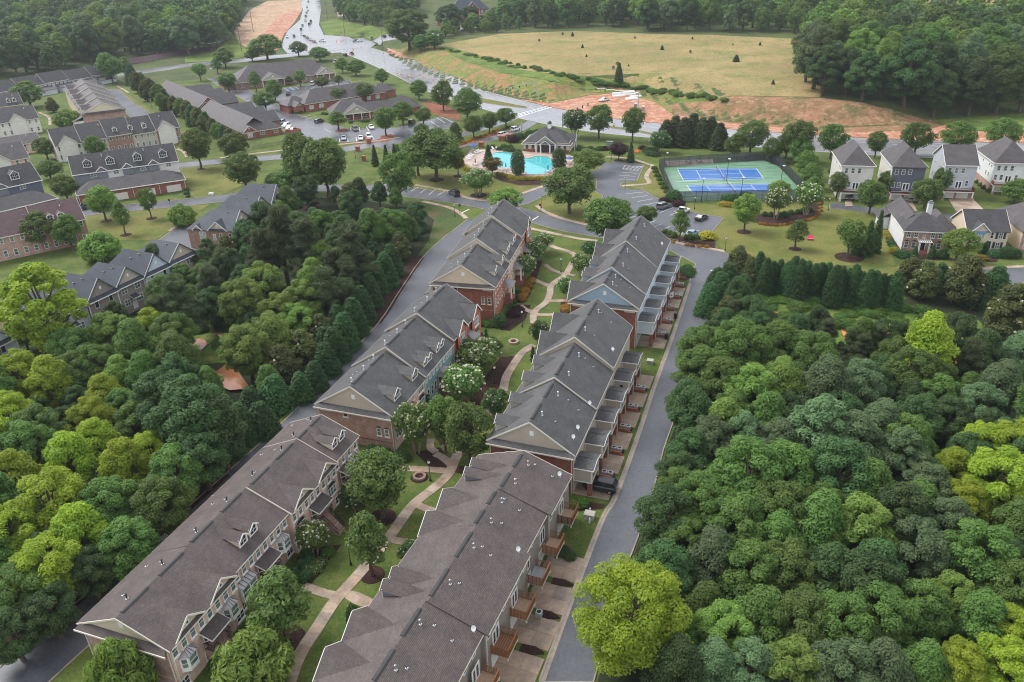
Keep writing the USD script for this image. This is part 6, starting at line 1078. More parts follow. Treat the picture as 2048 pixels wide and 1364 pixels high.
def tall_house(name, label, px, h, W, D, zE, zR, wall, roof, front=None, base='brick_rose', baseh=2.6, hip=True, deckm='deck_wood_dark', glass='glass_green', trim='trim_white', x0=0.0, extra=None, driveway_=True):
    p = G(*px); b = thing(name, label, 'house', (*p[:2], 0), h); x1 = x0 + W
    body(b, x0, x1, 0, D, zE, wall); body(b, x0 - .03, x1 + .03, -.03, D + .03, baseh, base, 'base_wall')
    if hip: roofp(b, hip_roof, roof, 'roof', x0, x1, 0, D, zE, zR, .45, .16)
    else: roofp(b, gable_roof, roof, 'roof', x0, x1, 0, D, zE, zR, 'x', .45, .3); roofp(b, rake, trim, 'rake_board', x0, x1, 0, D, zE, zR, 'x', .45, .3); [gable_end(b, 'x', x, 0, D, zE, zR - .15, wall) for x in (x0 + .01, x1 - .01)]
    fascia(b, x0, x1, 0, D, zE - .3, .45, trim, 'SWE' if hip else 'S')
    for x in (x0 + 1.2, x0 + 2.9, x0 + 4.6): window(b, 'S', 0, x, zE - 2.6, .95, 1.5, trim, glass, 'h')
    for x in (x0 + .9, x0 + 2.4, x0 + 6.2): window(b, 'S', 0, x, baseh + .9, .9, 1.6, trim, glass, 'h')
    door(b, 'S', 0, x0 + 4.2, baseh + .15, 1.6, 2.1, 'door_white', glazed=True); m = MB(); m.box(x0 + .1, x1 - .1, -2.4, -.05, baseh - .25, baseh); d = m.build('balcony', trim, b); m = MB(); [railing(m, *q, 1.0, .15, .04) for q in (((x0 + .15, -2.35, baseh), (x1 - .15, -2.35, baseh)), ((x0 + .15, -2.35, baseh), (x0 + .15, -.1, baseh)), ((x1 - .15, -2.35, baseh), (x1 - .15, -.1, baseh)))]; m.build('railing', deckm, d); m = MB(); m.box(x0 + .1, x1 - .1, -2.41, -2.37, baseh - .02, baseh + .5); m.build('skirting', deckm, d)
    for x in (x0 + .3, x1 - .3): m = MB(); m.box(x - .16, x + .16, -2.35, -2.03, .9, baseh - .26); m.build('post', trim, b); m = MB(); m.box(x - .3, x + .3, -2.48, -1.9, -.2, .9); m.build('brick_pier', base, b)
    for x in (x0 + 2.2, x0 + 5.8): garage_door(b, 'S', -.03, x, .05, 3.0, 2.0)
    for y in (2.0, 4.0, 9): window(b, 'W', x0, y, zE - 2.2, .7, .8, trim, 'glass', ''); window(b, 'W', x0, y + 1, baseh + 1.2, .7, 1.3, trim, 'glass', 'h')
    vents(b, [(x1 - 2.0, D * .35, zE + 1.5, .8, 'vent'), (x1 - 1.4, D * .2, zE + .9, .8, 'vent')])
    m = MB(); m.box(x0 - .1, x0, .3, .42, baseh, zE - .4); m.build('downspout', trim, b)
    return b
tall_house('tall_house', 'tall cream house with hip roof, leftmost of the rear row', (1683, 398), 12, 8.2, 15.5, 10.0, 14.2, 'side_offwhite', 'roof_mauve', x0=-1.2, base='side_offwhite'); b = tall_house('tall_house', 'tall slate blue house with a lower front hip in the rear row', (1782, 400), 13, 8.4, 15.0, 9.9, 14.0, 'side_slate', 'roof_mauve', x0=-1.2, base='brick_rose'); roofp(b, hip_roof, 'roof_mauve', 'front_hip', -1.0, 7.2, -.6, 7.5, 9.9, 13.1, .4); MB().box(-1.25, -1.2, 0, 15, 2.6, 9.7).build('side_wall', 'side_offwhite', b)
tall_house('tall_house', 'tall white house with a wide straight ridge in the rear row', (1888, 396), 12, 8.0, 12.0, 9.7, 13.6, 'side_lightgrey', 'roof_mauve', hip=False, x0=-1.4); tall_house('tall_house', 'tall white house on a brick base, rightmost of the rear row', (1978, 384), 12, 9.6, 15.0, 8.8, 13.6, 'side_white', 'roof_mauve', x0=-.3, deckm='deck_wood');
p_ = G(2070, 392); b = thing('tall_house', 'cream gable corner cut by the right border', 'house', (*p_[:2], 0), 12); body(b, 0, 8, 0, 13, 8, 'side_cream'); roofp(b, gable_roof, 'roof_mauve', 'roof', 0, 8, 0, 13, 8, 11, 'y', .4, .3)
b = thing('front_house', 'brick fronted house with five upper windows and a white pergola porch', 'house', (92.6, 170.2, 0), 13)
body(b, 0, 9.0, 0, 8.5, 5.3, 'brick_rose'); body(b, -.04, 0, 0, 8.5, 5.25, 'side_white', 'side_wall'); roofp(b, hip_roof, 'roof_slate', 'roof', 0, 9, 0, 8.5, 5.3, 8.2, .45); fascia(b, 0, 9, 0, 8.5, 4.95, .45, 'trim_white', 'SEW'); body(b, 0, 5.2, 8.51, 19, 5.1, 'side_white', 'rear_wall'); roofp(b, gable_roof, 'roof_mauve', 'rear_roof', 0, 5.2, 5, 19, 5.1, 7.4, 'y', .4, .3); body(b, -2, -.05, 15, 20, 3.0, 'side_white', 'lean_to_wall'); roofp(b, gable_roof, 'roof_mauve', 'lean_to_roof', -2.6, 2, 14.6, 20, 3.0, 4.3, 'y', .3, .2)
for x in (1.0, 2.6, 4.4, 6.2, 7.8): window(b, 'S', 0, x, 3.3, .9 if x != 4.4 else .55, 1.3, 'trim_white', 'glass', 'hv', sill=1)
for x in (.9, 2.5, 6.3, 7.9): window(b, 'S', 0, x, .6, .95, 1.6, 'trim_white', 'glass_green', 'h', arch='brick_red')
door(b, 'S', 0, 4.4, .3, 1.1, 2.1, 'shutter_black'); m = MB(); [m.box(4.4 + s * 1.05 - .15, 4.4 + s * 1.05 + .15, -1.9, -1.6, -.1, 2.7) for s in (-1, 1)]; m.build('column', 'trim_white', b); m = MB(); m.box(3.1, 5.7, -1.95, -1.75, 2.7, 2.9); [m.box(x, x + .1, -2.3, -.02, 2.91, 3.05) for x in np.linspace(3.0, 5.7, 7)]; m.build('pergola', 'trim_white', b); m = MB(); [m.box(3.5, 5.3, -1.6 - .35 * k, -1.25 - .35 * k if k else -.01, -.1, .3 - .1 * k) for k in range(3)]; m.build('step', 'brick_red', b)
m = MB(); m.box(6.4, 7.4, 8.7, 9.7, 5, 8.9); c_ = m.build('chimney', 'side_white', b); m = MB(); m.box(6.35, 7.45, 8.65, 9.75, 8.9, 9.1); m.box(6.6, 7.2, 8.9, 9.5, 9.1, 9.5); m.build('chimney_cap', 'metal_grey', c_)
b = thing('front_house', 'cream stucco house with a front gable, blue shutters and box window', 'house', (106.7, 169.0, 0), 8)
body(b, 0, 9, 0, 9.5, 5.0, 'stucco'); roofp(b, gable_roof, 'roof_slate', 'roof', 0, 9, 0, 9.5, 5.0, 8.5, 'x', .45, .3); roofp(b, rake, 'trim_white', 'rake_board', 0, 9, 0, 9.5, 5.0, 8.5, 'x', .45, .3); [gable_end(b, 'x', x, 0, 9.5, 5.0, 8.35, 'stucco') for x in (.01, 8.99)]; cross_gable(b, 'S', 0, 2.7, 2.0, 4.9, .73, 6.9, 'roof_slate', 'stucco', .3, .3, vent=False, down=4.9)
bx = window(b, 'S', -.3, 2.7, 2.9, 2.2, 1.6, 'trim_white', 'glass_blind', 'v3'); m = MB(); m.box(1.4, 4.0, -.75, -.3, 4.5, 4.75); m.build('window_roof', 'paint_blue', b); window(b, 'S', 0, 5.5, 3.0, .7, 1.4, 'trim_white', 'glass', 'h')
for x, z in ((7.4, 2.9), (7.2, .6)):
    window(b, 'S', 0, x, z, .95, 1.5, 'trim_white', 'glass_green', 'hv')
    for s in (-1, 1): m = MB(); fbox(m, 'S', 0, x + s * .85 - .25, x + s * .85 + .25, 0, .06, z, z + 1.5); m.build('shutter', 'shutter', b)
window(b, 'S', -.3, 2.4, .6, 1.6, 1.6, 'trim_white', 'glass_green', 'v'); door(b, 'S', 0, 5.2, .2, 1.0, 2.1, 'shutter'); m = MB(); fbox(m, 'S', 0, 0, 9, 0, .05, 2.55, 2.68); m.build('belt_course', 'trim_cream', b); body(b, -6.2, -.01, 6, 16, 3.2, 'stucco', 'garage_wall'); roofp(b, hip_roof, 'roof_mauve', 'garage_roof', -6.2, .3, 6, 16, 3.2, 6.0, .45)
b = thing('front_house', 'cream sided house with brick front cut by the right border', 'house', (*G(2036, 502)[:2], 0), 10); body(b, 0, 9, 0, 16, 5.1, 'brick_rose'); body(b, -.05, 0, 0, 16, 5.05, 'stucco', 'side_wall'); roofp(b, hip_roof, 'roof_mauve', 'roof', 0, 9, 0, 16, 5.1, 8.6, .45); [window(b, 'S', 0, 1.2, z, .95, 1.5, 'trim_white', 'glass_blind', 'h') for z in (.6, 3.2)]
for k, (px, L, w) in enumerate([([(1690, 402), (1702, 400), (1706, 412), (1690, 413)], 3, 2), ([(1790, 402), (1822, 400), (1835, 422), (1800, 428)], 3, 2), ([(1893, 392), (1942, 394), (1968, 420), (1915, 428)], 3, 2)]):
    q = np.array(GG(px)); p = '/World/' + numbered('/World', 'driveway'); UsdGeom.Xform.Define(stage, p); tag(p, ['pale driveway of the tall cream house', 'pale driveway of the slate blue house', 'tan driveway of the wide ridged white house'][k], kind='structure')
    for i in range(L):
        for j in range(w):
            f = lambda u, v: q[0] * (1 - u) * (1 - v) + q[1] * u * (1 - v) + q[2] * u * v + q[3] * (1 - u) * v
            r = [f(j / w + .004, i / L + .004), f((j + 1) / w - .004, i / L + .004), f((j + 1) / w - .004, (i + 1) / L - .004), f(j / w + .004, (i + 1) / L - .004)]; MB().hexa([(*a, 0) for a in r][::-1], [(*a, .075) for a in r][::-1]).build('slab', ('concrete1', 'concrete3')[(i + j) % 2], p)
LAND = [((455, 740), 'by the muddy pond'), ((400, 690), 'on the bank behind the muddy pond'), ((280, 580), 'in front of the blue roofed row'), ((60, 650), 'before the left end of the blue roofed row'), ((470, 500), 'below the brick end of the blue roofed house'), ((560, 450), 'beside the blue roofed house'), ((700, 430), 'behind the grassy bend of the lane'), ((800, 480), 'at the bend of the lane'), ((740, 570), 'along the lane behind the middle left row'),
        ((660, 680), 'across the lane from the red brick end house'), ((560, 800), 'across the lane from the brown roofed row'), ((450, 900), 'by the lane lamp post'), ((330, 1000), 'beside the long brown roof'), ((200, 1130), 'opposite the near end of the long brown roof'), ((60, 1220), 'at the foot of the lane'), ((60, 1000), 'deep in the left wood'), ((180, 850), 'in the middle of the left wood'), ((300, 850), 'inside the wood above the lane lamp'), ((40, 800), 'at the left border of the wood'),
        ((1440, 560), 'at the hedge corner of the right lane'), ((1420, 640), 'beside the upper right lane'), ((1360, 740), 'over the right lane by the blue sided row'), ((1330, 850), 'over the right lane by the beige row'), ((1310, 970), 'across the lane from the parked black car'), ((1300, 1090), 'across the lane from the first deck'), ((1240, 1200), 'over the lane opposite the brown decks'), ((1530, 640), 'by the orange clay patch'), ((1700, 660), 'in the weedy basin'), ((1860, 690), 'at the right end of the weedy basin'),
        ((1980, 760), 'right of the weedy basin'), ((1500, 760), 'below the orange clay patch'), ((1680, 820), 'below the weedy basin'), ((1500, 930), 'in the upper middle of the right wood'), ((1660, 960), 'in the middle of the right wood'), ((1850, 930), 'below the tall pale tree'), ((2000, 950), 'at the right border of the wood'), ((1480, 1110), 'well inside the right wood'), ((1700, 1130), 'in the dark hollow of the right wood'), ((1900, 1120), 'low on the right side of the wood'), ((1450, 1300), 'beside the big yellow tree over the lane'), ((1650, 1300), 'at the near edge of the right wood'), ((1880, 1310), 'in the near right part of the wood'), ((2020, 1280), 'in the near right corner')]
FAR = [((40, 120), 'behind the left end of the top row'), ((160, 100), 'behind the middle of the top row'), ((300, 90), 'behind the rusty maroon roof'), ((400, 60), 'left of the tan earth'), ((460, 40), 'at the edge of the tan earth'), ((60, 30), 'under the upper left corner'), ((250, 20), 'high in the far left wood'), ((1620, 150), 'over the left end of the seeded bank'), ((1720, 190), 'above the middle of the seeded bank'), ((1850, 215), 'above the right end of the seeded bank'), ((2010, 200), 'above the bright grass slope'),
       ((1700, 80), 'behind the far corner of the hay field'), ((1900, 100), 'below the hilltop meadow'), ((1100, 50), 'behind the left part of the hay field'), ((1300, 55), 'behind the middle of the hay field'), ((1500, 60), 'behind the right part of the hay field'), ((700, 30), 'beside the pale gravel lot'), ((760, 45), 'in the grove by the crossing'), ((900, 70), 'near the far brick office'), ((980, 55), 'at the left end of the hay field'), ((500, 0), 'above the tan earth at the top edge')]
TONE = {'mid': 'green', 'dark': 'dark green', 'yellow': 'bright yellow green', 'blue': 'dull blue green', 'willow': 'olive green'}
_rng = random.Random(5)
def where(px, py, L=LAND): return min(L, key=lambda q: (q[0][0] - px) ** 2 + (q[0][1] - py) ** 2 * 1.3)[1]
WOOD = []
def wood(px, py, r, tone, ratio=2.7):
    p, H, R = by_crown(px, py, r, ratio); v = _rng.choice('abc')
    size = 'tall' if H > 15 else 'small' if H < 10 else 'full grown'
    shape = {'a': 'rounded', 'b': 'broad', 'c': 'pointed'}[v]
    WOOD.append((p, R)); plant('%s_broadleaf_%s' % (tone, v), p, H, R, 'broadleaf_tree', '%s %s %s tree %s' % (size, shape, TONE[tone], where(px, py)), 'tree', 'trees of the %s wood' % ('left' if px < 1000 else 'right'))
def pine_at(px, py, r):
    p, H, R = by_crown(px, py, r, 2.9); WOOD.append((p, R)); plant('loblolly_pine_%s' % _rng.choice('ab'), p, H, R, 'pine_tree', 'dark grey green pine %s' % where(px, py), 'pine tree', 'pines of the %s wood' % ('left' if px < 1000 else 'right'))
def hedge(pts, label, kind='leyland_cypress', ratio=2.6, group=None, name='cypress_tree', cat='cypress'):
    for px, py, r in pts:
        p, H, R = by_crown(px, py, r, ratio, 0.5); WOOD.append((p, R)); plant(kind, p, H, R, name, label, cat, group or label)
Y, M_, D_, B_, L_ = 'yellow', 'mid', 'dark', 'blue', 'willow'
p, H, R = by_crown(80, 610, 78, 3.1, 0.6); WOOD.append((p, R)); plant('tulip_tree', p, H, R, 'tulip_tree', 'tall open yellow green tree rising in front of the blue roofed row', 'tree')
for a in [(100, 760, 52, Y), (40, 745, 50, Y), (210, 790, 45, Y), (180, 838, 48, Y), (245, 930, 58, Y), (195, 885, 52, Y), (140, 915, 58, Y), (30, 955, 60, Y), (100, 1005, 70, Y), (55, 890, 55, M_), (20, 1065, 62, Y), (155, 1065, 66, Y), (100, 1130, 66, Y), (222, 1010, 58, M_), (40, 1185, 60, M_), (255, 1085, 58, M_), (300, 905, 48, Y), (345, 668, 44, M_), (303, 655, 42, Y), (268, 688, 52, M_), (220, 668, 44, L_), (352, 712, 54, M_), (385, 830, 78, D_), (330, 800, 62, D_), (435, 850, 66, D_), (400, 905, 56, D_), (270, 845, 48, M_), (350, 940, 56, M_), (322, 1005, 56, M_), (20, 830, 52, Y), (70, 860, 50, M_), (140, 700, 46, M_), (190, 730, 44, M_), (290, 745, 46, M_), (240, 750, 42, L_), (20, 1260, 52, D_), (100, 1215, 50, D_), (180, 1140, 46, D_), (-30, 1000, 60, M_), (-40, 880, 60, Y), (-40, 1120, 60, M_), (-30, 780, 55, M_),
          (482, 600, 46, L_), (525, 570, 44, L_), (555, 625, 46, L_), (600, 600, 44, L_), (490, 685, 50, L_), (545, 660, 50, L_), (625, 555, 40, L_), (645, 520, 38, L_), (590, 640, 40, L_), (420, 610, 36, D_), (740, 455, 38, M_), (785, 452, 34, M_), (690, 470, 40, D_), (600, 460, 36, D_), (640, 450, 30, M_),
          (1402, 740, 54, M_), (1378, 800, 46, D_), (1405, 700, 50, M_), (1480, 700, 62, M_), (1555, 690, 54, M_), (1620, 712, 52, M_), (1440, 765, 56, M_), (1505, 785, 60, L_), (1565, 765, 54, L_), (1650, 770, 62, B_), (1715, 770, 52, B_), (1385, 825, 56, D_), (1450, 850, 56, L_), (1535, 835, 56, M_), (1382, 905, 52, D_), (1420, 885, 54, B_), (1482, 870, 52, B_), (1560, 890, 56, B_), (1640, 860, 72, B_), (1705, 880, 62, B_), (1760, 850, 56, B_), (1800, 905, 54, B_), (1500, 950, 78, M_), (1575, 945, 70, M_), (1680, 945, 76, D_), (1735, 975, 66, M_), (1366, 985, 52, M_), (1405, 1010, 64, M_), (1478, 1050, 70, M_), (1560, 1030, 70, M_), (1640, 1050, 76, M_), (1720, 1060, 74, L_), (1800, 1030, 70, D_), (1368, 1085, 52, M_), (1425, 1110, 62, B_), (1500, 1140, 68, M_), (1580, 1140, 68, M_), (1660, 1150, 70, D_), (1750, 1135, 70, D_), (1838, 1095, 64, B_), (1898, 1045, 58, B_), (1960, 1110, 70, M_), (1410, 1210, 54, M_), (1450, 1265, 62, L_), (1525, 1230, 68, M_), (1602, 1250, 70, M_), (1680, 1250, 70, M_), (1760, 1235, 70, M_), (1840, 1210, 62, M_), (1905, 1195, 54, L_), (1965, 1235, 62, M_), (2025, 1170, 62, M_), (1425, 1330, 62, B_), (1502, 1330, 62, B_), (1585, 1340, 70, L_), (1680, 1340, 70, B_), (1765, 1340, 70, B_), (1850, 1335, 62, M_), (1925, 1335, 62, Y), (2005, 1330, 70, Y), (2035, 1265, 54, Y), (1925, 1005, 54, Y), (2000, 965, 70, Y), (2035, 900, 60, Y), (1965, 890, 52, Y), (1905, 935, 46, Y), (2035, 1050, 60, M_), (1860, 975, 54, B_), (1825, 745, 52, M_), (1880, 790, 46, M_), (1790, 715, 44, M_), (2000, 770, 54, B_), (2035, 705, 44, B_), (1960, 810, 46, B_), (1900, 835, 46, D_), (1450, 640, 36, D_), (1425, 668, 34, D_), (1470, 660, 34, M_), (2090, 820, 60, M_), (2100, 1000, 60, Y), (2100, 1150, 60, M_), (2100, 1300, 60, M_), (1362, 1150, 46, D_)]: wood(*a)
p, H, R = by_crown(1265, 1225, 118, 2.3, 0.58); WOOD.append((p, R)); plant('lime_giant', p, H, R, 'broadleaf_tree', 'big bright yellow green tree leaning over the lane opposite the brown decks', 'tree')
p, H, R = by_crown(1858, 690, 62, 3.0, 0.62); WOOD.append((p, R)); plant('yellow_broadleaf_c', p, H, R, 'broadleaf_tree', 'tall pale yellow green tree standing over the right end of the weedy basin', 'tree')
for a in [(358, 606, 54), (316, 636, 42), (425, 572, 44), (560, 475, 58), (520, 505, 44), (610, 492, 52), (650, 580, 46), (665, 540, 38), (705, 505, 56), (700, 560, 36), (1590, 660, 28), (1655, 662, 32), (1702, 680, 28), (1760, 675, 30), (1812, 668, 26), (1725, 700, 34), (1940, 725, 46), (1470, 625, 34)]: pine_at(*a)
hedge([(502, 800, 34), (548, 780, 40), (522, 835, 36), (478, 845, 40), (455, 885, 32)], 'rounded dark cypress by the lane below the muddy pond', 'leyland_cypress_b', 2.1, 'rounded cypresses below the pond')
hedge([(600, 768, 28), (628, 745, 28), (650, 712, 30), (668, 685, 30), (688, 660, 30), (706, 632, 30), (722, 608, 28), (738, 580, 26), (752, 555, 24), (735, 530, 22), (716, 540, 20), (770, 540, 26), (782, 520, 24), (675, 640, 26), (650, 680, 28)], 'dark green cypress in the screen along the lane behind the left rows', 'leyland_cypress', 2.7, 'cypress screen along the left lane')
hedge([(440, 535, 28), (468, 528, 28), (495, 520, 26), (410, 545, 24), (505, 455, 18), (475, 510, 20)], 'dark rounded cypress below the blue roofed houses', 'leyland_cypress_b', 2.0, 'cypresses below the blue roofs')
hedge([(1420, 598, 30), (1440, 580, 32), (1455, 560, 30), (1432, 565, 26)], 'dark cypress at the corner of the right lane', 'leyland_cypress_b', 2.2, 'cypresses at the lane corner')
hedge([(1518 + 13.6 * k, 546 + 1.7 * k + _rng.uniform(-5, 6), 18 * _rng.uniform(.85, 1.2)) for k in range(21)], 'dark cypress in the tall clipped screen behind the lawn', 'leyland_cypress', 4.0, 'tall cypress screen behind the lawn')
hedge([(1990, 570, 34), (1955, 580, 30), (1880, 555, 26)], 'green cypress by the right hand street', 'leyland_cypress_b', 2.2, 'cypresses by the right hand street')
for px, py, r, l in [(560, 722, 46, 'by the muddy pond'), (602, 692, 44, 'over the lane behind the brick end house'), (640, 662, 38, 'in the screen along the left lane'), (800, 492, 26, 'at the bend of the lane'), (455, 505, 30, 'under the brick end wall of the blue roofs'), (500, 490, 20, 'beside the blue roofed house porch'), (1478, 530, 34, 'at the left end of the tall screen'), (1455, 622, 34, 'beside the orange clay patch'), (1822, 550, 34, 'at the right end of the tall screen'), (1850, 560, 36, 'behind the shuttered house lawn'), (1930, 560, 46, 'beside the right hand street'), (2022, 622, 52, 'right of the weedy basin'), (460, 278, 18, 'at the near end of the office hedge'), (300, 178, 18, 'in the hedge behind the long office roof'), (375, 222, 18, 'beside the lawn of the pale row'), (395, 235, 18, 'in the office hedge by the lamp post'), (700, 400, 30, 'at the street above the wood'), (272, 165, 18, 'at the upper end of the office hedge'), (1500, 545, 28, 'next to the first cypress of the tall screen')]:
    p, H, R = by_crown(px, py, r, 2.3, 0.5); WOOD.append((p, R)); plant('magnolia', p, H, R, 'magnolia_tree', 'bronze tinged magnolia with pale flowers ' + l, 'magnolia')
und = random.Random(9); LOW = []
for poly in (left_wood.buffer(-2.5), right_wood.buffer(-3.0).intersection(sbox(-20, 20, 95, 200))):
    x0, y0, x1, y1 = poly.bounds; keep = P([(365, 640), (500, 640), (500, 790), (365, 720)]).union(P([(1490, 590), (1790, 600), (1960, 640), (2040, 700), (1900, 730), (1700, 690), (1500, 660)])); spots = []
    for _ in range(9000):
        x, y = und.uniform(x0, x1), und.uniform(y0, y1)
        if y < 38 or x > 80 or x < -110: continue
        if not poly.contains(Point(x, y)) or keep.contains(Point(x, y)): continue
        if any((x - q[0][0]) ** 2 + (y - q[0][1]) ** 2 < (0.62 * q[1] + 1.0) ** 2 for q in WOOD) or any((x - a) ** 2 + (y - b) ** 2 < 22 for a, b in spots): continue
        spots.append((x, y))
    for x, y in spots[:75]: H = und.uniform(6, 10.5); LOW.append(('%s_broadleaf_%s' % (und.choice(['dark', 'dark', 'mid']), und.choice('abc')), x, y, h1(x, y), H, H * 0.36, und.uniform(0, 360)))
for k in range(110):
    a = P([(1505, 590), (1790, 603), (1950, 640), (1950, 690), (1850, 700), (1700, 660), (1500, 640)]) if k < 80 else P([(372, 640), (430, 605), (500, 640), (500, 690), (430, 690)])
    while True:
        x, y = und.uniform(a.bounds[0], a.bounds[2]), und.uniform(a.bounds[1], a.bounds[3])
        if a.contains(Point(x, y)): break
    plant('weed_bush', (x, y, 0), und.uniform(0.7, 1.5), und.uniform(1.2, 2.2), 'weed_clump', 'leafy green weed clump in the %s basin' % ('right hand' if k < 80 else 'pond'), 'weeds', 'weed clumps of the %s basin' % ('right hand' if k < 80 else 'pond'))
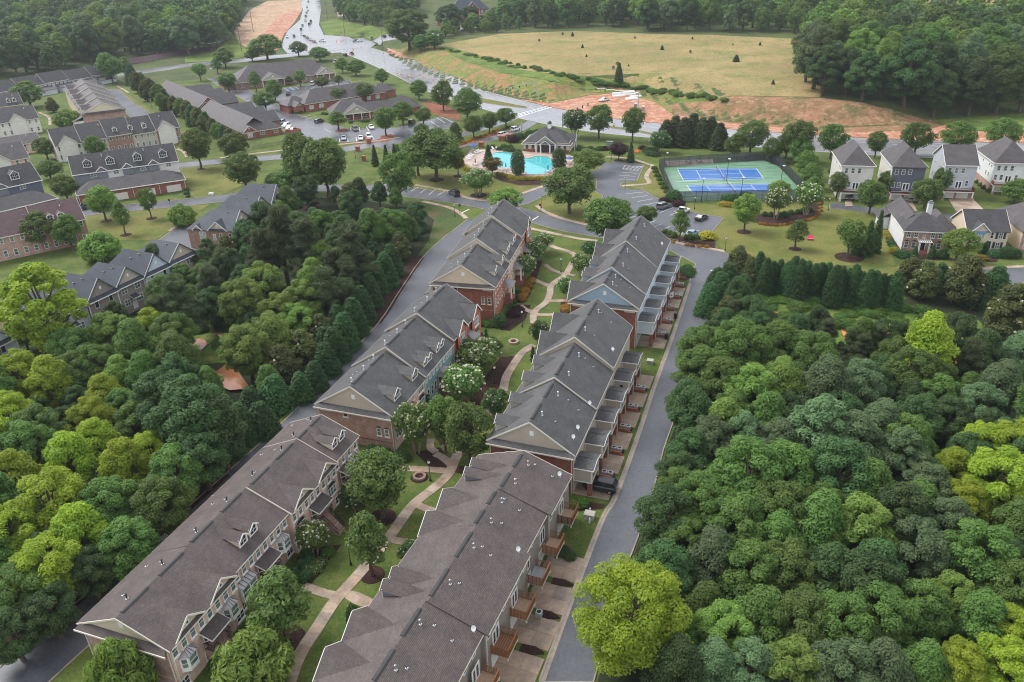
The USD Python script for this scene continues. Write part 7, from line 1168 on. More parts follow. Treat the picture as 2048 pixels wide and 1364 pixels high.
ONE = [('street_tree_a', 1140, 427, 334, 48, 'shade_tree', 'large round green tree alone on the grassy island'), ('street_tree_b', 1213, 492, 400, 50, 'shade_tree', 'leafy tree beyond the gable of the blue sided row'), ('street_tree_a', 873, 360, 262, 52, 'shade_tree', 'big spreading tree on the pool lawn'), ('street_tree_b', 838, 352, 274, 34, 'shade_tree', 'upright tree close behind the big pool lawn tree'), ('street_tree_a', 802, 408, 305, 34, 'street_tree', 'street tree by the bay lines opposite the wooded bend'), ('street_tree_b', 657, 397, 282, 46, 'street_tree', 'large street tree above the blue roofed house'), ('street_tree_a', 612, 385, 268, 36, 'street_tree', 'tree behind the large street tree on the entry road'), ('street_tree_b', 493, 385, 308, 38, 'street_tree', 'street tree at the corner of the yellowish lawn'), ('street_tree_a', 474, 325, 266, 28, 'street_tree', 'rounded street tree by the office lawn corner'), ('street_tree_b', 402, 338, 260, 30, 'street_tree', 'street tree with forked stem on the lawn beside the brick end house'), ('oak_street_tree', 590, 388, 330, 34, 'street_tree', 'low wide dark tree behind the blue roofed house'), ('oak_street_tree', 560, 385, 345, 26, 'street_tree', 'dark tree partly hidden by the blue ridge'),
       ('lime_street_tree', 1014, 428, 378, 32, 'street_tree', 'yellowish tree behind the gable of the far left row'), ('amber_tree', 917, 352, 303, 17, 'ornamental_tree', 'small bronze tree at the left edge of the pool'), ('amber_tree', 985, 352, 316, 21, 'ornamental_tree', 'small golden bronze tree on the near side of the pool'), ('crape_myrtle', 957, 391, 343, 32, 'crape_myrtle', 'white flowering crape myrtle on the lawn below the pool'), ('lime_street_tree', 1178, 348, 300, 32, 'street_tree', 'round tree between the pool and the car park'), ('street_tree_a', 1198, 278, 210, 25, 'street_tree', 'tall green tree to the right of the clubhouse'), ('pale_crape_myrtle', 1150, 275, 222, 26, 'crape_myrtle', 'wide pale crape myrtle behind the clubhouse roof'), ('street_tree_b', 1265, 284, 217, 23, 'street_tree', 'tree on the verge beyond the maroon tree'), ('maroon_tree', 1237, 321, 288, 20, 'ornamental_tree', 'dark maroon tree beside the car park entrance path'), ('cone_cypress', 1261, 325, 283, 9, 'cone_tree', 'light green cone shaped tree next to the maroon tree'), ('pale_crape_myrtle', 1318, 306, 266, 23, 'crape_myrtle', 'white flowering crape myrtle at the corner of the courts'),
       ('street_tree_a', 948, 276, 231, 20, 'entry_tree', 'rounded tree in the entry median nearest the offices'), ('street_tree_b', 980, 267, 226, 18, 'entry_tree', 'second rounded tree in the entry median'), ('street_tree_a', 1012, 254, 216, 20, 'entry_tree', 'entry median tree nearest the main road'), ('young_tree_a', 914, 305, 245, 17, 'entry_tree', 'slim tree between entry lane and pool lawn'), ('street_tree_b', 845, 290, 248, 16, 'entry_tree', 'tree at the turning into the office car park'), ('oak_street_tree', 935, 240, 176, 30, 'oak_tree', 'large dark oak on the pine straw bank'), ('oak_street_tree', 887, 222, 161, 22, 'oak_tree', 'dark oak beside the pine straw bank fence'), ('oak_street_tree', 838, 200, 160, 18, 'oak_tree', 'dark oak by the bare tree'), ('oak_street_tree', 765, 170, 138, 15, 'oak_tree', 'small dark oak behind the porch office'), ('oak_street_tree', 712, 152, 120, 20, 'oak_tree', 'dark oak on the main road verge, right of a gap'), ('oak_street_tree', 686, 146, 116, 14, 'oak_tree', 'dark oak on the main road verge, left of a gap'), ('oak_street_tree', 641, 122, 94, 20, 'oak_tree', 'oak behind the far office ridge, right of two'), ('oak_street_tree', 598, 112, 83, 18, 'oak_tree', 'oak behind the far office ridge, left of two'), ('oak_street_tree', 535, 120, 70, 33, 'oak_tree', 'very large dark oak behind the far office'), ('oak_street_tree', 505, 122, 100, 16, 'oak_tree', 'small oak at the left foot of the very large oak'), ('oak_street_tree', 452, 135, 95, 21, 'oak_tree', 'dark oak by the power line'),
       ('young_tree_b', 402, 162, 127, 14, 'office_tree', 'small tree between the office gables and the lane'), ('young_tree_a', 436, 147, 117, 13, 'office_tree', 'small tree by the white car at the far lane'), ('street_tree_b', 459, 185, 147, 19, 'office_tree', 'round tree at the corner of the far office'), ('young_tree_a', 513, 184, 142, 15, 'office_tree', 'pointed tree before the far office gable'), ('oak_street_tree', 552, 203, 160, 17, 'office_tree', 'dark tree on the island before the far office'), ('street_tree_a', 532, 222, 184, 21, 'office_tree', 'wide tree overhanging the lane by the red parked car'), ('young_tree_b', 601, 173, 140, 12, 'office_tree', 'small tree before the far office door'), ('young_tree_a', 580, 170, 152, 9, 'office_tree', 'sapling by the disabled bay'), ('street_tree_a', 645, 178, 154, 15, 'office_tree', 'tree beside the white van'), ('young_tree_a', 678, 172, 150, 12, 'office_tree', 'light small tree at the far office porch'), ('young_tree_b', 675, 210, 176, 18, 'office_tree', 'feathery tree before the middle office'), ('young_tree_b', 733, 205, 166, 19, 'office_tree', 'feathery dark tree before the middle office wing'), ('young_tree_a', 677, 260, 222, 22, 'office_tree', 'spreading tree before the porch office'), ('street_tree_b', 773, 272, 216, 23, 'office_tree', 'tree on the straw island by the white cars'), ('oak_street_tree', 806, 250, 203, 22, 'office_tree', 'greyish tree at the right end of the porch office'), ('street_tree_a', 848, 250, 216, 16, 'office_tree', 'upright tree at the edge of the wet car park'), ('lime_street_tree', 660, 300, 276, 18, 'street_tree', 'olive topped tree on the entry pavement'), ('oak_street_tree', 795, 315, 289, 9, 'street_tree', 'slim dark tree near the entry road lamp'),
       ('oval_holly', 1036, 352, 303, 14, 'columnar_holly', 'upright oval holly in front of the pool'), ('oval_holly', 1118, 346, 297, 14, 'columnar_holly', 'upright oval holly at the right end of the pool'), ('cone_cypress', 977, 325, 289, 11, 'cone_cypress', 'cone shaped cypress at the far left of the pool'), ('cone_cypress', 751, 332, 289, 9, 'cone_cypress', 'cone cypress on the lawn, left of three'), ('cone_cypress', 774, 331, 289, 9, 'cone_cypress', 'cone cypress on the lawn, middle of three'), ('cone_cypress', 790, 322, 287, 7, 'cone_cypress', 'cone cypress on the lawn, right of three'),
       ('lime_street_tree', 1488, 464, 390, 27, 'lawn_tree', 'yellowish round tree on the lawn near the parked cars'), ('young_tree_a', 1590, 498, 440, 24, 'lawn_tree', 'tree in a mulch ring in the middle of the lawn'), ('young_tree_b', 1694, 516, 440, 27, 'lawn_tree', 'tree on the mulch bed beside two cone trees'), ('cone_cypress', 1731, 511, 440, 16, 'cone_tree', 'wide cone tree, right of a pair'), ('cone_cypress', 1713, 508, 455, 15, 'cone_tree', 'wide cone tree, left of a pair'), ('cone_cypress', 1748, 505, 420, 13, 'cone_tree', 'slender cone tree behind the pair'), ('crape_myrtle', 1551, 437, 380, 24, 'crape_myrtle', 'white crape myrtle in the amber edged bed, left one'), ('crape_myrtle', 1611, 430, 370, 26, 'crape_myrtle', 'white crape myrtle in the amber edged bed, right one'), ('lime_street_tree', 1555, 400, 362, 21, 'lawn_tree', 'small tree against the near court fence'), ('young_tree_a', 1359, 482, 421, 21, 'car_park_tree', 'small tree in the bed by the blue car'), ('street_tree_b', 1293, 452, 413, 22, 'car_park_tree', 'flat topped tree over the empty bays'), ('street_tree_b', 1240, 438, 400, 19, 'car_park_tree', 'flat topped tree beyond the leafy gable tree'),
       ('street_tree_a', 1500, 310, 243, 30, 'verge_tree', 'round tree behind the courts beside the dark cedars'), ('street_tree_b', 1590, 325, 243, 32, 'verge_tree', 'round tree behind the far corner of the courts'), ('street_tree_a', 1660, 318, 248, 27, 'verge_tree', 'street tree left of the cream house'), ('street_tree_b', 1748, 316, 264, 20, 'verge_tree', 'street tree between cream and slate houses'), ('street_tree_a', 1827, 314, 245, 30, 'verge_tree', 'street tree behind the slate house'), ('oak_street_tree', 1907, 312, 242, 34, 'verge_tree', 'wide street tree behind the white gabled house'), ('oak_street_tree', 1995, 308, 236, 34, 'verge_tree', 'wide street tree behind the brick based white house'), ('street_tree_b', 1672, 397, 345, 19, 'garden_tree', 'tree before the left corner of the cream house'), ('street_tree_a', 1737, 428, 362, 27, 'garden_tree', 'tree beside the cream house driveway'), ('street_tree_b', 1768, 396, 343, 18, 'garden_tree', 'tree between cream and slate driveways'), ('street_tree_a', 1848, 418, 358, 29, 'garden_tree', 'tree beside the slate house driveway'), ('street_tree_b', 1878, 394, 336, 19, 'garden_tree', 'tree at the corner of the white gabled house'), ('oak_street_tree', 2026, 408, 358, 28, 'garden_tree', 'dark tree before the brick based white house'), ('lime_street_tree', 1911, 522, 459, 33, 'garden_tree', 'round olive tree between the two front houses'),
       ('oak_street_tree', 62, 215, 163, 31, 'garden_tree', 'round tree between the top row and the stepped gables'), ('willow_bush', 140, 255, 222, 26, 'garden_bush', 'pale green bush below the stepped gables'), ('magnolia', 107, 225, 195, 15, 'garden_tree', 'dark shrubby tree beside the pale walk'), ('street_tree_a', 96, 320, 277, 22, 'garden_tree', 'bright green tree at the end of the cream townhouse row'), ('oak_street_tree', 103, 358, 320, 26, 'garden_tree', 'olive round tree between the dormer rows'), ('oak_street_tree', 137, 402, 350, 24, 'garden_tree', 'dark tree left of the brick garages'), ('oak_street_tree', 196, 318, 272, 19, 'garden_tree', 'small tree before the arched dormer row'), ('lime_street_tree', 213, 442, 374, 28, 'lawn_tree', 'wide tree before the brick garages'), ('young_tree_a', 252, 470, 402, 19, 'lawn_tree', 'young tree with pale stem on the lower lawn'), ('young_tree_b', 303, 437, 376, 17, 'lawn_tree', 'young tree in a mulch ring by the lane sign'), ('willow_bush', 368, 450, 412, 25, 'garden_bush', 'olive bush at the end of the lower lawn'), ('oak_street_tree', 90, 500, 425, 34, 'garden_tree', 'dark tree hiding the end of the maroon brown roof'), ('oak_street_tree', 145, 500, 430, 26, 'garden_tree', 'dark tree at the brick corner by the lower lawn'), ('willow_bush', 205, 520, 470, 36, 'garden_bush', 'yellowish bush behind the blue roofed row'), ('oak_street_tree', 226, 165, 106, 24, 'hedge_tree', 'large round tree at the end of the top row'),
       ('young_tree_a', 575, 1280, 1150, 68, 'courtyard_tree', 'full maple beside the lower courtyard path'), ('street_tree_b', 765, 1035, 912, 60, 'courtyard_tree', 'rounded courtyard tree below the fire pit'), ('young_tree_a', 745, 1150, 1030, 46, 'courtyard_tree', 'bright courtyard tree in a dark mulch ring'), ('willow_bush', 520, 1380, 1285, 75, 'courtyard_tree', 'olive bushy tree at the bottom of the courtyard'), ('willow_bush', 262, 1420, 1300, 58, 'courtyard_tree', 'bushy tree hiding the near brick end wall'), ('crape_myrtle', 632, 1110, 1052, 32, 'crape_myrtle', 'small crape myrtle by the front steps'), ('crape_myrtle', 835, 905, 815, 40, 'crape_myrtle', 'dense crape myrtle at the corner of the rose brick end wall'), ('street_tree_b', 893, 905, 795, 36, 'courtyard_tree', 'upright courtyard tree, left of a pair'), ('street_tree_a', 940, 935, 812, 46, 'courtyard_tree', 'upright courtyard tree, right of a pair'), ('crape_myrtle', 930, 808, 740, 42, 'crape_myrtle', 'white flowering crape myrtle before the teal townhouse'), ('crape_myrtle', 958, 745, 687, 46, 'crape_myrtle', 'broad white crape myrtle by the sweeping path'), ('pale_crape_myrtle', 715, 1025, 975, 32, 'crape_myrtle', 'dark crape myrtle beside the lower porch'), ('pale_crape_myrtle', 993, 840, 783, 27, 'crape_myrtle', 'round shrub tree below the dormers of the beige row'), ('crape_myrtle', 1050, 560, 514, 23, 'crape_myrtle', 'crape myrtle over the upper front steps'), ('crape_myrtle', 1068, 530, 486, 23, 'crape_myrtle', 'crape myrtle in front of the second upper porch'), ('crape_myrtle', 1087, 505, 470, 20, 'crape_myrtle', 'crape myrtle nearest the cross street'), ('crape_myrtle', 1160, 555, 512, 19, 'crape_myrtle', 'crape myrtle by the dormers of the blue sided row'), ('crape_myrtle', 1132, 600, 557, 19, 'crape_myrtle', 'white crape myrtle at the near corner of the blue sided row'), ('pale_crape_myrtle', 1178, 516, 485, 17, 'crape_myrtle', 'dark crape myrtle beside the top of the blue sided row'), ('pale_crape_myrtle', 1078, 692, 645, 20, 'crape_myrtle', 'shrub tree before the gable of the beige row'), ('pale_crape_myrtle', 822, 1135, 1088, 22, 'crape_myrtle', 'feathery shrub at the lower decks row front'), ('pale_crape_myrtle', 716, 1285, 1215, 16, 'crape_myrtle', 'narrow shrub against the near decks row front')]
for kind, bx, by, top, r, name, label in ONE:
    p, H, R = by_base(bx, by, top, r); plant(kind, p, H, R, name, label, 'crape myrtle' if 'crape' in name else 'bush' if 'bush' in name else 'tree')
for k, (cx, cy, r) in enumerate([(1332, 264, 22), (1350, 258, 24), (1368, 262, 24), (1386, 256, 26), (1404, 262, 24), (1422, 260, 24), (1440, 270, 22)]):
    p, H, R = by_crown(cx, cy, r, 2.3, 0.55); plant('cedar', p, H, R, 'cedar_tree', 'dark cedar in the clump behind the courts', 'cedar', 'cedars behind the courts')
for k, (cx, cy, r) in enumerate([(1602, 302, 24), (1612, 330, 24), (1622, 352, 22), (1628, 374, 18), (1575, 290, 22), (1545, 300, 20), (1470, 292, 20)]):
    p, H, R = by_crown(cx, cy, r, 2.4, 0.5); plant('oak_street_tree', p, H, R, 'evergreen_oak', 'dark evergreen close outside the court fence', 'tree', 'evergreens round the court fence')
for k, (cx, cy) in enumerate([(250, 138), (262, 150), (285, 165), (315, 188), (330, 200), (348, 212), (362, 216), (412, 245), (425, 256), (436, 266), (448, 272), (290, 182), (325, 206), (383, 232), (405, 250)]):
    p, H, R = by_crown(cx, cy, 15, 2.6, 0.5); plant(('oak_street_tree', 'leyland_cypress_b', 'magnolia')[k % 3], p, H, R, 'hedge_tree', 'evergreen tree in the hedge between the office roofs and the pale townhouses', 'tree', 'hedge behind the offices')
far = random.Random(21); MANY = []
def scatter(poly, d, label, group, hlo, hhi, n_single, near=True):
    x0, y0, x1, y1 = poly.bounds; pts = []; grid = {}
    for _ in range(int(poly.area / (d * d) * 14)):
        x, y = far.uniform(x0, x1), far.uniform(y0, y1); c = (int(x // d), int(y // d))
        if any((x - a) ** 2 + (y - b) ** 2 < d * d for i in (-1, 0, 1) for j in (-1, 0, 1) for a, b in grid.get((c[0] + i, c[1] + j), ())): continue
        if not poly.contains(Point(x, y)): continue
        grid.setdefault(c, []).append((x, y)); pts.append((x, y))
    pts.sort(key=lambda q: q[0] ** 2 + q[1] ** 2)
    for k, (x, y) in enumerate(pts):
        H = far.uniform(hlo, hhi); R = H * far.uniform(0.30, 0.40); kind = 'far_' + far.choice(['mid', 'dark', 'blue', 'dark', 'willow', 'mid'])
        if k < n_single:
            c_ = np.array([x, y, h1(x, y) + H * .6]) - EYE; w_ = c_ @ _f; lab = '%s %s tree %s' % ('tall' if H > (hlo + hhi) / 2 + 1.5 else 'lower' if H < (hlo + hhi) / 2 - 1.5 else 'medium', TONE[kind[4:]], where(1024 + FPX * (c_ @ _RT) / w_, 682 - FPX * (c_ @ _UP) / w_, FAR))
            if near and H * FPX / math.hypot(x, y) > 55: kind = kind.replace('far_', '') + '_broadleaf_' + far.choice('abc')
            plant(kind, (x, y, 0), H, R, 'broadleaf_tree', lab, 'tree', group)
        else: MANY.append((kind, x, y, h1(x, y), H, R, far.uniform(0, 360)))
WN = PT([(-60, 150), (0, 158), (120, 148), (215, 128), (300, 112), (370, 112), (430, 105), (468, 72), (472, 30), (500, 0), (480, -30), (200, -40), (-80, -20)]); scatter(WN, 11.0, 'tree of the dense wood behind the top townhouse row', 'trees of the far left wood', 17, 27, 34)
scatter(PT([(1625, 110), (1660, 70), (1720, 40), (1850, 60), (1960, 78), (2120, 80), (2150, 215), (1990, 232), (1925, 236), (1862, 238), (1758, 214), (1700, 205), (1640, 190), (1605, 170)]), 9.5, 'tall dark tree of the wood above the seeded bank', 'trees of the wood above the bank', 17, 26, 40)
scatter(PT([(1045, 58), (1150, 55), (1260, 55), (1310, 64), (1420, 64), (1600, 70), (1650, 60), (1700, 30), (1740, 5), (1700, -20), (1000, -20), (1010, 20)]), 11.0, 'tree of the dark treeline at the back of the hay field', 'treeline behind the hay field', 14, 22, 26)
scatter(PT([(670, 15), (720, 2), (770, 30), (790, 55), (740, 52), (690, 40)]).union(PT([(770, 0), (830, 0), (830, 30), (780, 30)])), 10.0, 'tree in the grove by the crossing', 'trees of the grove by the crossing', 12, 18, 12); scatter(PT([(880, 66), (935, 60), (1000, 48), (1040, 50), (1040, 60), (960, 68), (890, 78)]), 7.0, 'bushy tree at the left end of the hay field', 'bushy trees at the end of the hay field', 7, 12, 8)
scatter(PT([(300, 2), (560, -3), (590, -8), (560, -30), (250, -30)]).union(PT([(640, -3), (1000, -6), (1000, -40), (640, -30)])), 14.0, 'far tree at the upper edge of the view', 'far trees at the top', 14, 20, 0)
for k in range(70):
    a = PT([(1720, 4), (2060, -10), (2060, 62), (1960, 55), (1850, 35)]) if k < 55 else dist.buffer(-12)
    while True:
        x, y = far.uniform(a.bounds[0], a.bounds[2]), far.uniform(a.bounds[1], a.bounds[3])
        if a.contains(Point(x, y)): break
    H = far.uniform(1.5, 5.0) if k < 55 else far.uniform(1.0, 2.6); plant('cedar' if k % 2 else 'far_dark', (x, y, 0), H, H * 0.42, 'field_shrub', 'dark shrub dotted over the %s' % ('hilltop meadow' if k < 55 else 'hay field'), 'shrub', 'shrubs of the %s' % ('hilltop meadow' if k < 55 else 'hay field'))
for bx, by, top, r, l, kk in [(1237, 168, 128, 10, 'dark cedar standing alone on the top of the cut bank', 'cedar'), (1472, 124, 110, 7, 'small dark cedar alone in the middle of the hay field', 'cedar'), (820, 100, 18, 46, 'big light green tree at the corner of the crossing', 'mid_broadleaf_a'), (870, 98, 58, 22, 'lower tree beside the big corner tree', 'mid_broadleaf_b'), (842, 104, 70, 22, 'bushy tree at the foot of the big corner tree', 'mid_broadleaf_c')]:
    p, H, R = by_base(bx, by, top, r); plant(kk, p, H, R, 'field_tree', l, 'tree')
for cx, by, top, r in [(900, 62, 8, 30), (940, 42, 12, 16), (960, 60, 30, 14), (1010, 46, 2, 22), (902, 62, 36, 14), (990, 40, 14, 14)]:
    p, H, R = by_base(cx, by, top, r); plant(('mid_broadleaf_b', 'dark_broadleaf_a')[cx % 4 == 0], p, H, R, 'field_tree', 'tree about the far brick office building', 'tree', 'trees about the far brick office')
def mass(name, rows, label, cat):
    path = '/World/' + name; pi = UsdGeom.PointInstancer.Define(stage, path); kinds = sorted({m_[0] for m_ in rows})
    for k in kinds: UsdGeom.Xform.Define(stage, path + '/' + k); stage.GetPrimAtPath(path + '/' + k).GetReferences().AddInternalReference(KIND[k][0])
    pi.CreatePrototypesRel().SetTargets([path + '/' + k for k in kinds]); pi.CreateProtoIndicesAttr([kinds.index(m_[0]) for m_ in rows]); pi.CreatePositionsAttr([Gf.Vec3f(*m_[1:4]) for m_ in rows])
    pi.CreateScalesAttr([Gf.Vec3f(m_[5] / KIND[m_[0]][2], m_[5] / KIND[m_[0]][2], m_[4] / KIND[m_[0]][1]) for m_ in rows]); pi.CreateOrientationsAttr([Gf.Quath(Gf.Rotation(Gf.Vec3d(0, 0, 1), m_[6]).GetQuat()) for m_ in rows]); tag(path, label, cat, kind='stuff')
mass('distant_wood', MANY, 'distant woods that run together into one dark mass', 'woods'); mass('understorey', LOW, 'lower trees filling the gaps under the crowns of both woods', 'woods')
V = lambda x, y: (930 + x / 7.877, 230 + y / 7.877)
pool = Polygon(spline(GG([V(*q) for q in [(215, 785), (320, 715), (470, 605), (600, 590), (745, 607), (860, 660), (990, 692), (1110, 655), (1260, 660), (1368, 712), (1385, 830), (1310, 905), (1190, 932), (1000, 930), (860, 850), (700, 838), (520, 830), (380, 808), (215, 785)]]), 5)).buffer(0)
deck_p = Polygon(GG([V(*q) for q in [(0, 690), (110, 560), (440, 548), (900, 575), (1390, 620), (1680, 655), (1690, 800), (1430, 965), (900, 985), (540, 905), (110, 880), (0, 800)]])).buffer(.5)
sheet('pool_deck', deck_p.difference(pool), 0.13, 'pool_deck', label='pinkish paving round the swimming pool', thick=.13); sheet('pool_water', pool, 0.07, 'pool_water', label='turquoise swimming pool water'); sheet('pool_coping', pool.buffer(.28).difference(pool), 0.16, 'concrete1', label='pale coping of the swimming pool', thick=.1)
lines('pool_lanes', 'dark lane lines of the swimming pool', [(V(1010 + 10 * k, 722 + 33 * k), V(1350 - 12 * k, 732 + 33 * k)) for k in range(4)], .16, 'plastic_green', .076)
pad = P([(1320, 336), (1400, 329), (1527, 321), (1556, 333), (1604, 383), (1588, 399), (1349, 403)]); sheet('court_surface', pad, .06, 'court_green', label='wet green surface of the tennis courts')
C1, C2 = [(1354.8, 338.3), (1512, 336.6), (1527.4, 358.2), (1366.8, 361)], [(1373.6, 370.8), (1537.5, 367.4), (1553, 384), (1386.5, 387.5)]
for k, c in enumerate((C1, C2)):
    sheet('court', P(c), .068, 'court_blue', label='blue tennis court, %s one' % ('far', 'near')[k]); f = lambda u, v: tuple(np.array(c[0]) * (1 - u) * (1 - v) + np.array(c[1]) * u * (1 - v) + np.array(c[2]) * u * v + np.array(c[3]) * (1 - u) * v)
    lines('court_lines', 'white lines of the %s tennis court' % ('far', 'near')[k], [(f(*a), f(*b_)) for a, b_ in [((0, 0), (1, 0)), ((1, 0), (1, 1)), ((0, 1), (1, 1)), ((0, 0), (0, 1)), ((0, .13), (1, .13)), ((0, .87), (1, .87)), ((.23, .13), (.23, .87)), ((.77, .13), (.77, .87)), ((.23, .5), (.77, .5))]], .13, z=.076)
    a, e = np.array(G(*f(.5, -.08), 0.)), np.array(G(*f(.5, 1.08), 0.)); t = thing('tennis_net', 'low net across the %s tennis court' % ('far', 'near')[k], 'net', a); m = MB(); d = e - a; m.face((0, 0, .1), d + (0, 0, .1), d + (0, 0, .95), (0, 0, .95)); m.build('net', 'rail_mesh', t); m = MB(); m.beam((0, 0, .98), d + (0, 0, .98), .04, .08); m.build('tape', 'paint_white', t)
    for q in ((0, 0, 0), d): m = MB(); m.tube(q, np.array(q) + (0, 0, 1.08), .05); m.build('post', 'metal_black', t)
fb = np.array(pad.buffer(.3, join_style='mitre').simplify(.1).exterior.coords); t = thing('court_fence', 'tall black mesh fence round the tennis courts', 'fence', (0, 0, 0))
for a, e in zip(fb[:-1], fb[1:]):
    L = np.hypot(*(e - a)); n = max(1, int(L / 3.0)); m = MB(); m.face((*a, .05), (*e, .05), (*e, 3.0), (*a, 3.0)); m.build('mesh_panel', 'mesh_fence', t); m = MB(); m.beam((*a, 3.0), (*e, 3.0), .05); m.beam((*a, 1.5), (*e, 1.5), .04); m.build('rail', 'metal_black', t)
    for k in range(n): q = a + (e - a) * k / n; MB().tube((*q, 0), (*q, 3.05), .045, n=6).build('post', 'metal_black', t)
LP_ = proto('court_light'); m = MB(); m.tube((0, 0, 0), (0, 0, 7.0), .09, .06, 8); m.build('pole', 'metal_black', LP_); m = MB(); m.beam((0, 0, 6.95), (0, -.7, 7.0), .06); m.build('arm', 'metal_black', LP_); m = MB(); m.box(-.35, .35, -1.1, -.5, 6.95, 7.1); m.build('lamp_head', 'metal_white', LP_)
for px, lab in [((1402.7, 404), 'left one in front of the near court'), ((1480.5, 402), 'right one in front of the near court'), ((1453, 362), 'middle one between the two courts'), ((1560, 377), 'beside the right end of the courts'), ((1327, 350), 'at the left end of the far court')]: thing('court_light', 'tall court floodlight pole, ' + lab, 'floodlight', G(*px, 0.), 0 if px[0] > 1330 else -70, 'court floodlights', ref=LP_)
LA = proto('lamp_post'); m = MB(); m.lathe([(.16, 0), (.16, .35), (.08, .5), (.055, .7), (.05, 3.0), (.09, 3.05)], n=8); m.build('post', 'metal_black', LA); m = MB(); m.lathe([(.10, 3.06), (.19, 3.18), (.20, 3.38), (.12, 3.52)], n=10); m.build('lamp_shade', 'lamp_glass', LA); m = MB(); m.lathe([(.20, 3.525), (.10, 3.62), (.02, 3.72)], n=8); m.build('cap', 'metal_black', LA)
for px, lab in [((910, 433), 'on the grassy bend by the stop line'), ((1082.5, 417), 'at the left tip of the island'), ((1250, 376), 'on the car park point by the winding pavement'), ((1122, 545), 'on the upper courtyard lawn'), ((1044.5, 654), 'by the maroon shrubs on the courtyard lawn'), ((861, 962), 'by the lower fire pit'), ((702, 1130), 'beside the lower courtyard path'), ((1450, 502), 'on the lawn at the right hand junction'), ((1389, 418), 'in front of the court fence'), ((1656, 421), 'at the end of the amber edged bed'), ((990, 768), 'in the mulch by the sweeping path'), ((711, 316), 'on the entry road verge'), ((483, 903), 'on the verge of the left lane near the brown roofs'), ((745, 640), 'on the verge of the left lane in the cypress screen'), ((304, 216), 'on the lawn by the office hedge'), ((1106, 355), 'at the near right corner of the pool'), ((1043, 263), 'by the white cars at the entrance'), ((1222, 318), 'on the lawn by the car park hatching'), ((880, 1100), 'near the decks row front')][:-1]:
    thing('lamp_post', 'black lamp post ' + lab, 'lamp post', G(*px, 0.), 0, 'lamp posts of the estate', ref=LA)
def signpost(name, label, px, hgt, plate, pm, face_h=200):
    t = thing(name, label, 'sign', G(*px, 0.), face_h); m = MB(); m.tube((0, 0, 0), (0, 0, hgt), .04, n=6); m.build('post', 'metal_black', t); m = MB(); n, r = plate; q = [(math.cos(a) * r, math.sin(a) * r) for a in np.arange(n) * 2 * math.pi / n + math.pi / n]; m.hexa([(x, .05, hgt - .3 + z) for x, z in q], [(x, .08, hgt - .3 + z) for x, z in q]); m.build('plate', pm, t)
signpost('stop_sign', 'red octagon road sign at the left tip of the island', (1080.5, 426), 2.6, (8, .42), 'cast_red', 20); signpost('street_sign', 'dark street sign post beside the stop line', (920, 428), 2.8, (4, .45), 'shutter', 20); signpost('street_sign', 'dark sign post by the lawn of the brick garages', (341, 414), 2.4, (4, .45), 'shutter', 20)
def box_thing(name, label, cat, p, h, size, m_, lid=None, extra=None):
    t = thing(name, label, cat, (p[0], p[1], 0), h); w, d, hh = size; m = MB(); m.hexa([(-w / 2, -d / 2, -.05), (w / 2, -d / 2, -.05), (w / 2, d / 2, -.05), (-w / 2, d / 2, -.05)], [(-w / 2 * .97, -d / 2 * .9, hh), (w / 2 * .97, -d / 2 * .9, hh), (w / 2 * .97, d / 2 * .97, hh), (-w / 2 * .97, d / 2 * .97, hh)]); m.build('body', m_, t); m = MB(); m.box(-w / 2 - .04, w / 2 + .04, -d / 2 - .04, d / 2 + .04, hh, hh + .07); m.build('lid', lid or m_, t); m = MB(); m.box(-w * .1, w * .1, -d / 2 - .08, -d / 2 - .01, hh * .5, hh * .6); m.build('handle', 'metal_black', t); return t
box_thing('utility_box', 'beige utility box on the grass at the top deck', 'utility box', G(1179, 1036, 0.), 20, (1.3, 1.0, .8), 'utility_grey'); box_thing('utility_box', 'pale utility box on the lawn patch between the beige and blue rows', 'utility box', G(1300, 727, 0.), 20, (1.1, .9, .7), 'utility_grey'); box_thing('utility_box', 'green utility cabinet right of the clubhouse', 'utility box', G(1219, 292, 0.), 14, (2.2, 1.6, 1.6), 'utility_green', 'metal_grey'); box_thing('utility_box', 'small white utility box on the yellowish lawn by the blue roofs', 'utility box', G(423, 390, 0.), 14, (1.5, .9, .6), 'metal_white')
for px, l in (((1333, 678), 'black wheeled bin at the near blue row driveway'), ((1351, 637), 'black wheeled bin by the second blue row planter')): box_thing('wheeled_bin', l, 'bin', G(*px, 0.), 30, (.6, .7, 1.1), 'plastic_black')
for px, l in (((1179, 1046), 'in front of'), ((1180, 1026), 'behind')): t = thing('bollard', 'white bollard %s the beige utility box' % l, 'bollard', G(*px, 0.)); m = MB(); m.tube((0, 0, 0), (0, 0, .75), .12); m.build('post', 'paint_white', t); m = MB(); m.lathe([(.12, .751), (.07, .85), (.01, .88)]); m.build('cap', 'paint_white', t)
for px, l in (((839, 955), 'lower'), ((1027, 685), 'upper')):
    t = thing('fire_pit', 'round stone fire pit on the %s courtyard lawn' % l, 'fire pit', G(*px, 0.)); rg = random.Random(3)
    for k in range(14): a0, a1 = 2 * math.pi * (k + .04) / 14, 2 * math.pi * (k + .96) / 14; q = [(r * math.cos(a), r * math.sin(a)) for r, a in ((.62, a0), (.98, a0), (.98, a1), (.62, a1))]; MB().hexa([(*c, -.05) for c in q], [(*c, .38 + rg.uniform(0, .03)) for c in q]).build('stone', ('concrete2', 'brick_brown')[k % 2] if l == 'lower' else 'concrete3', t)
    m = MB(); m.lathe([(.6, 0), (.6, .12)], n=14); m.build('ash_bed', 'mulch', t)
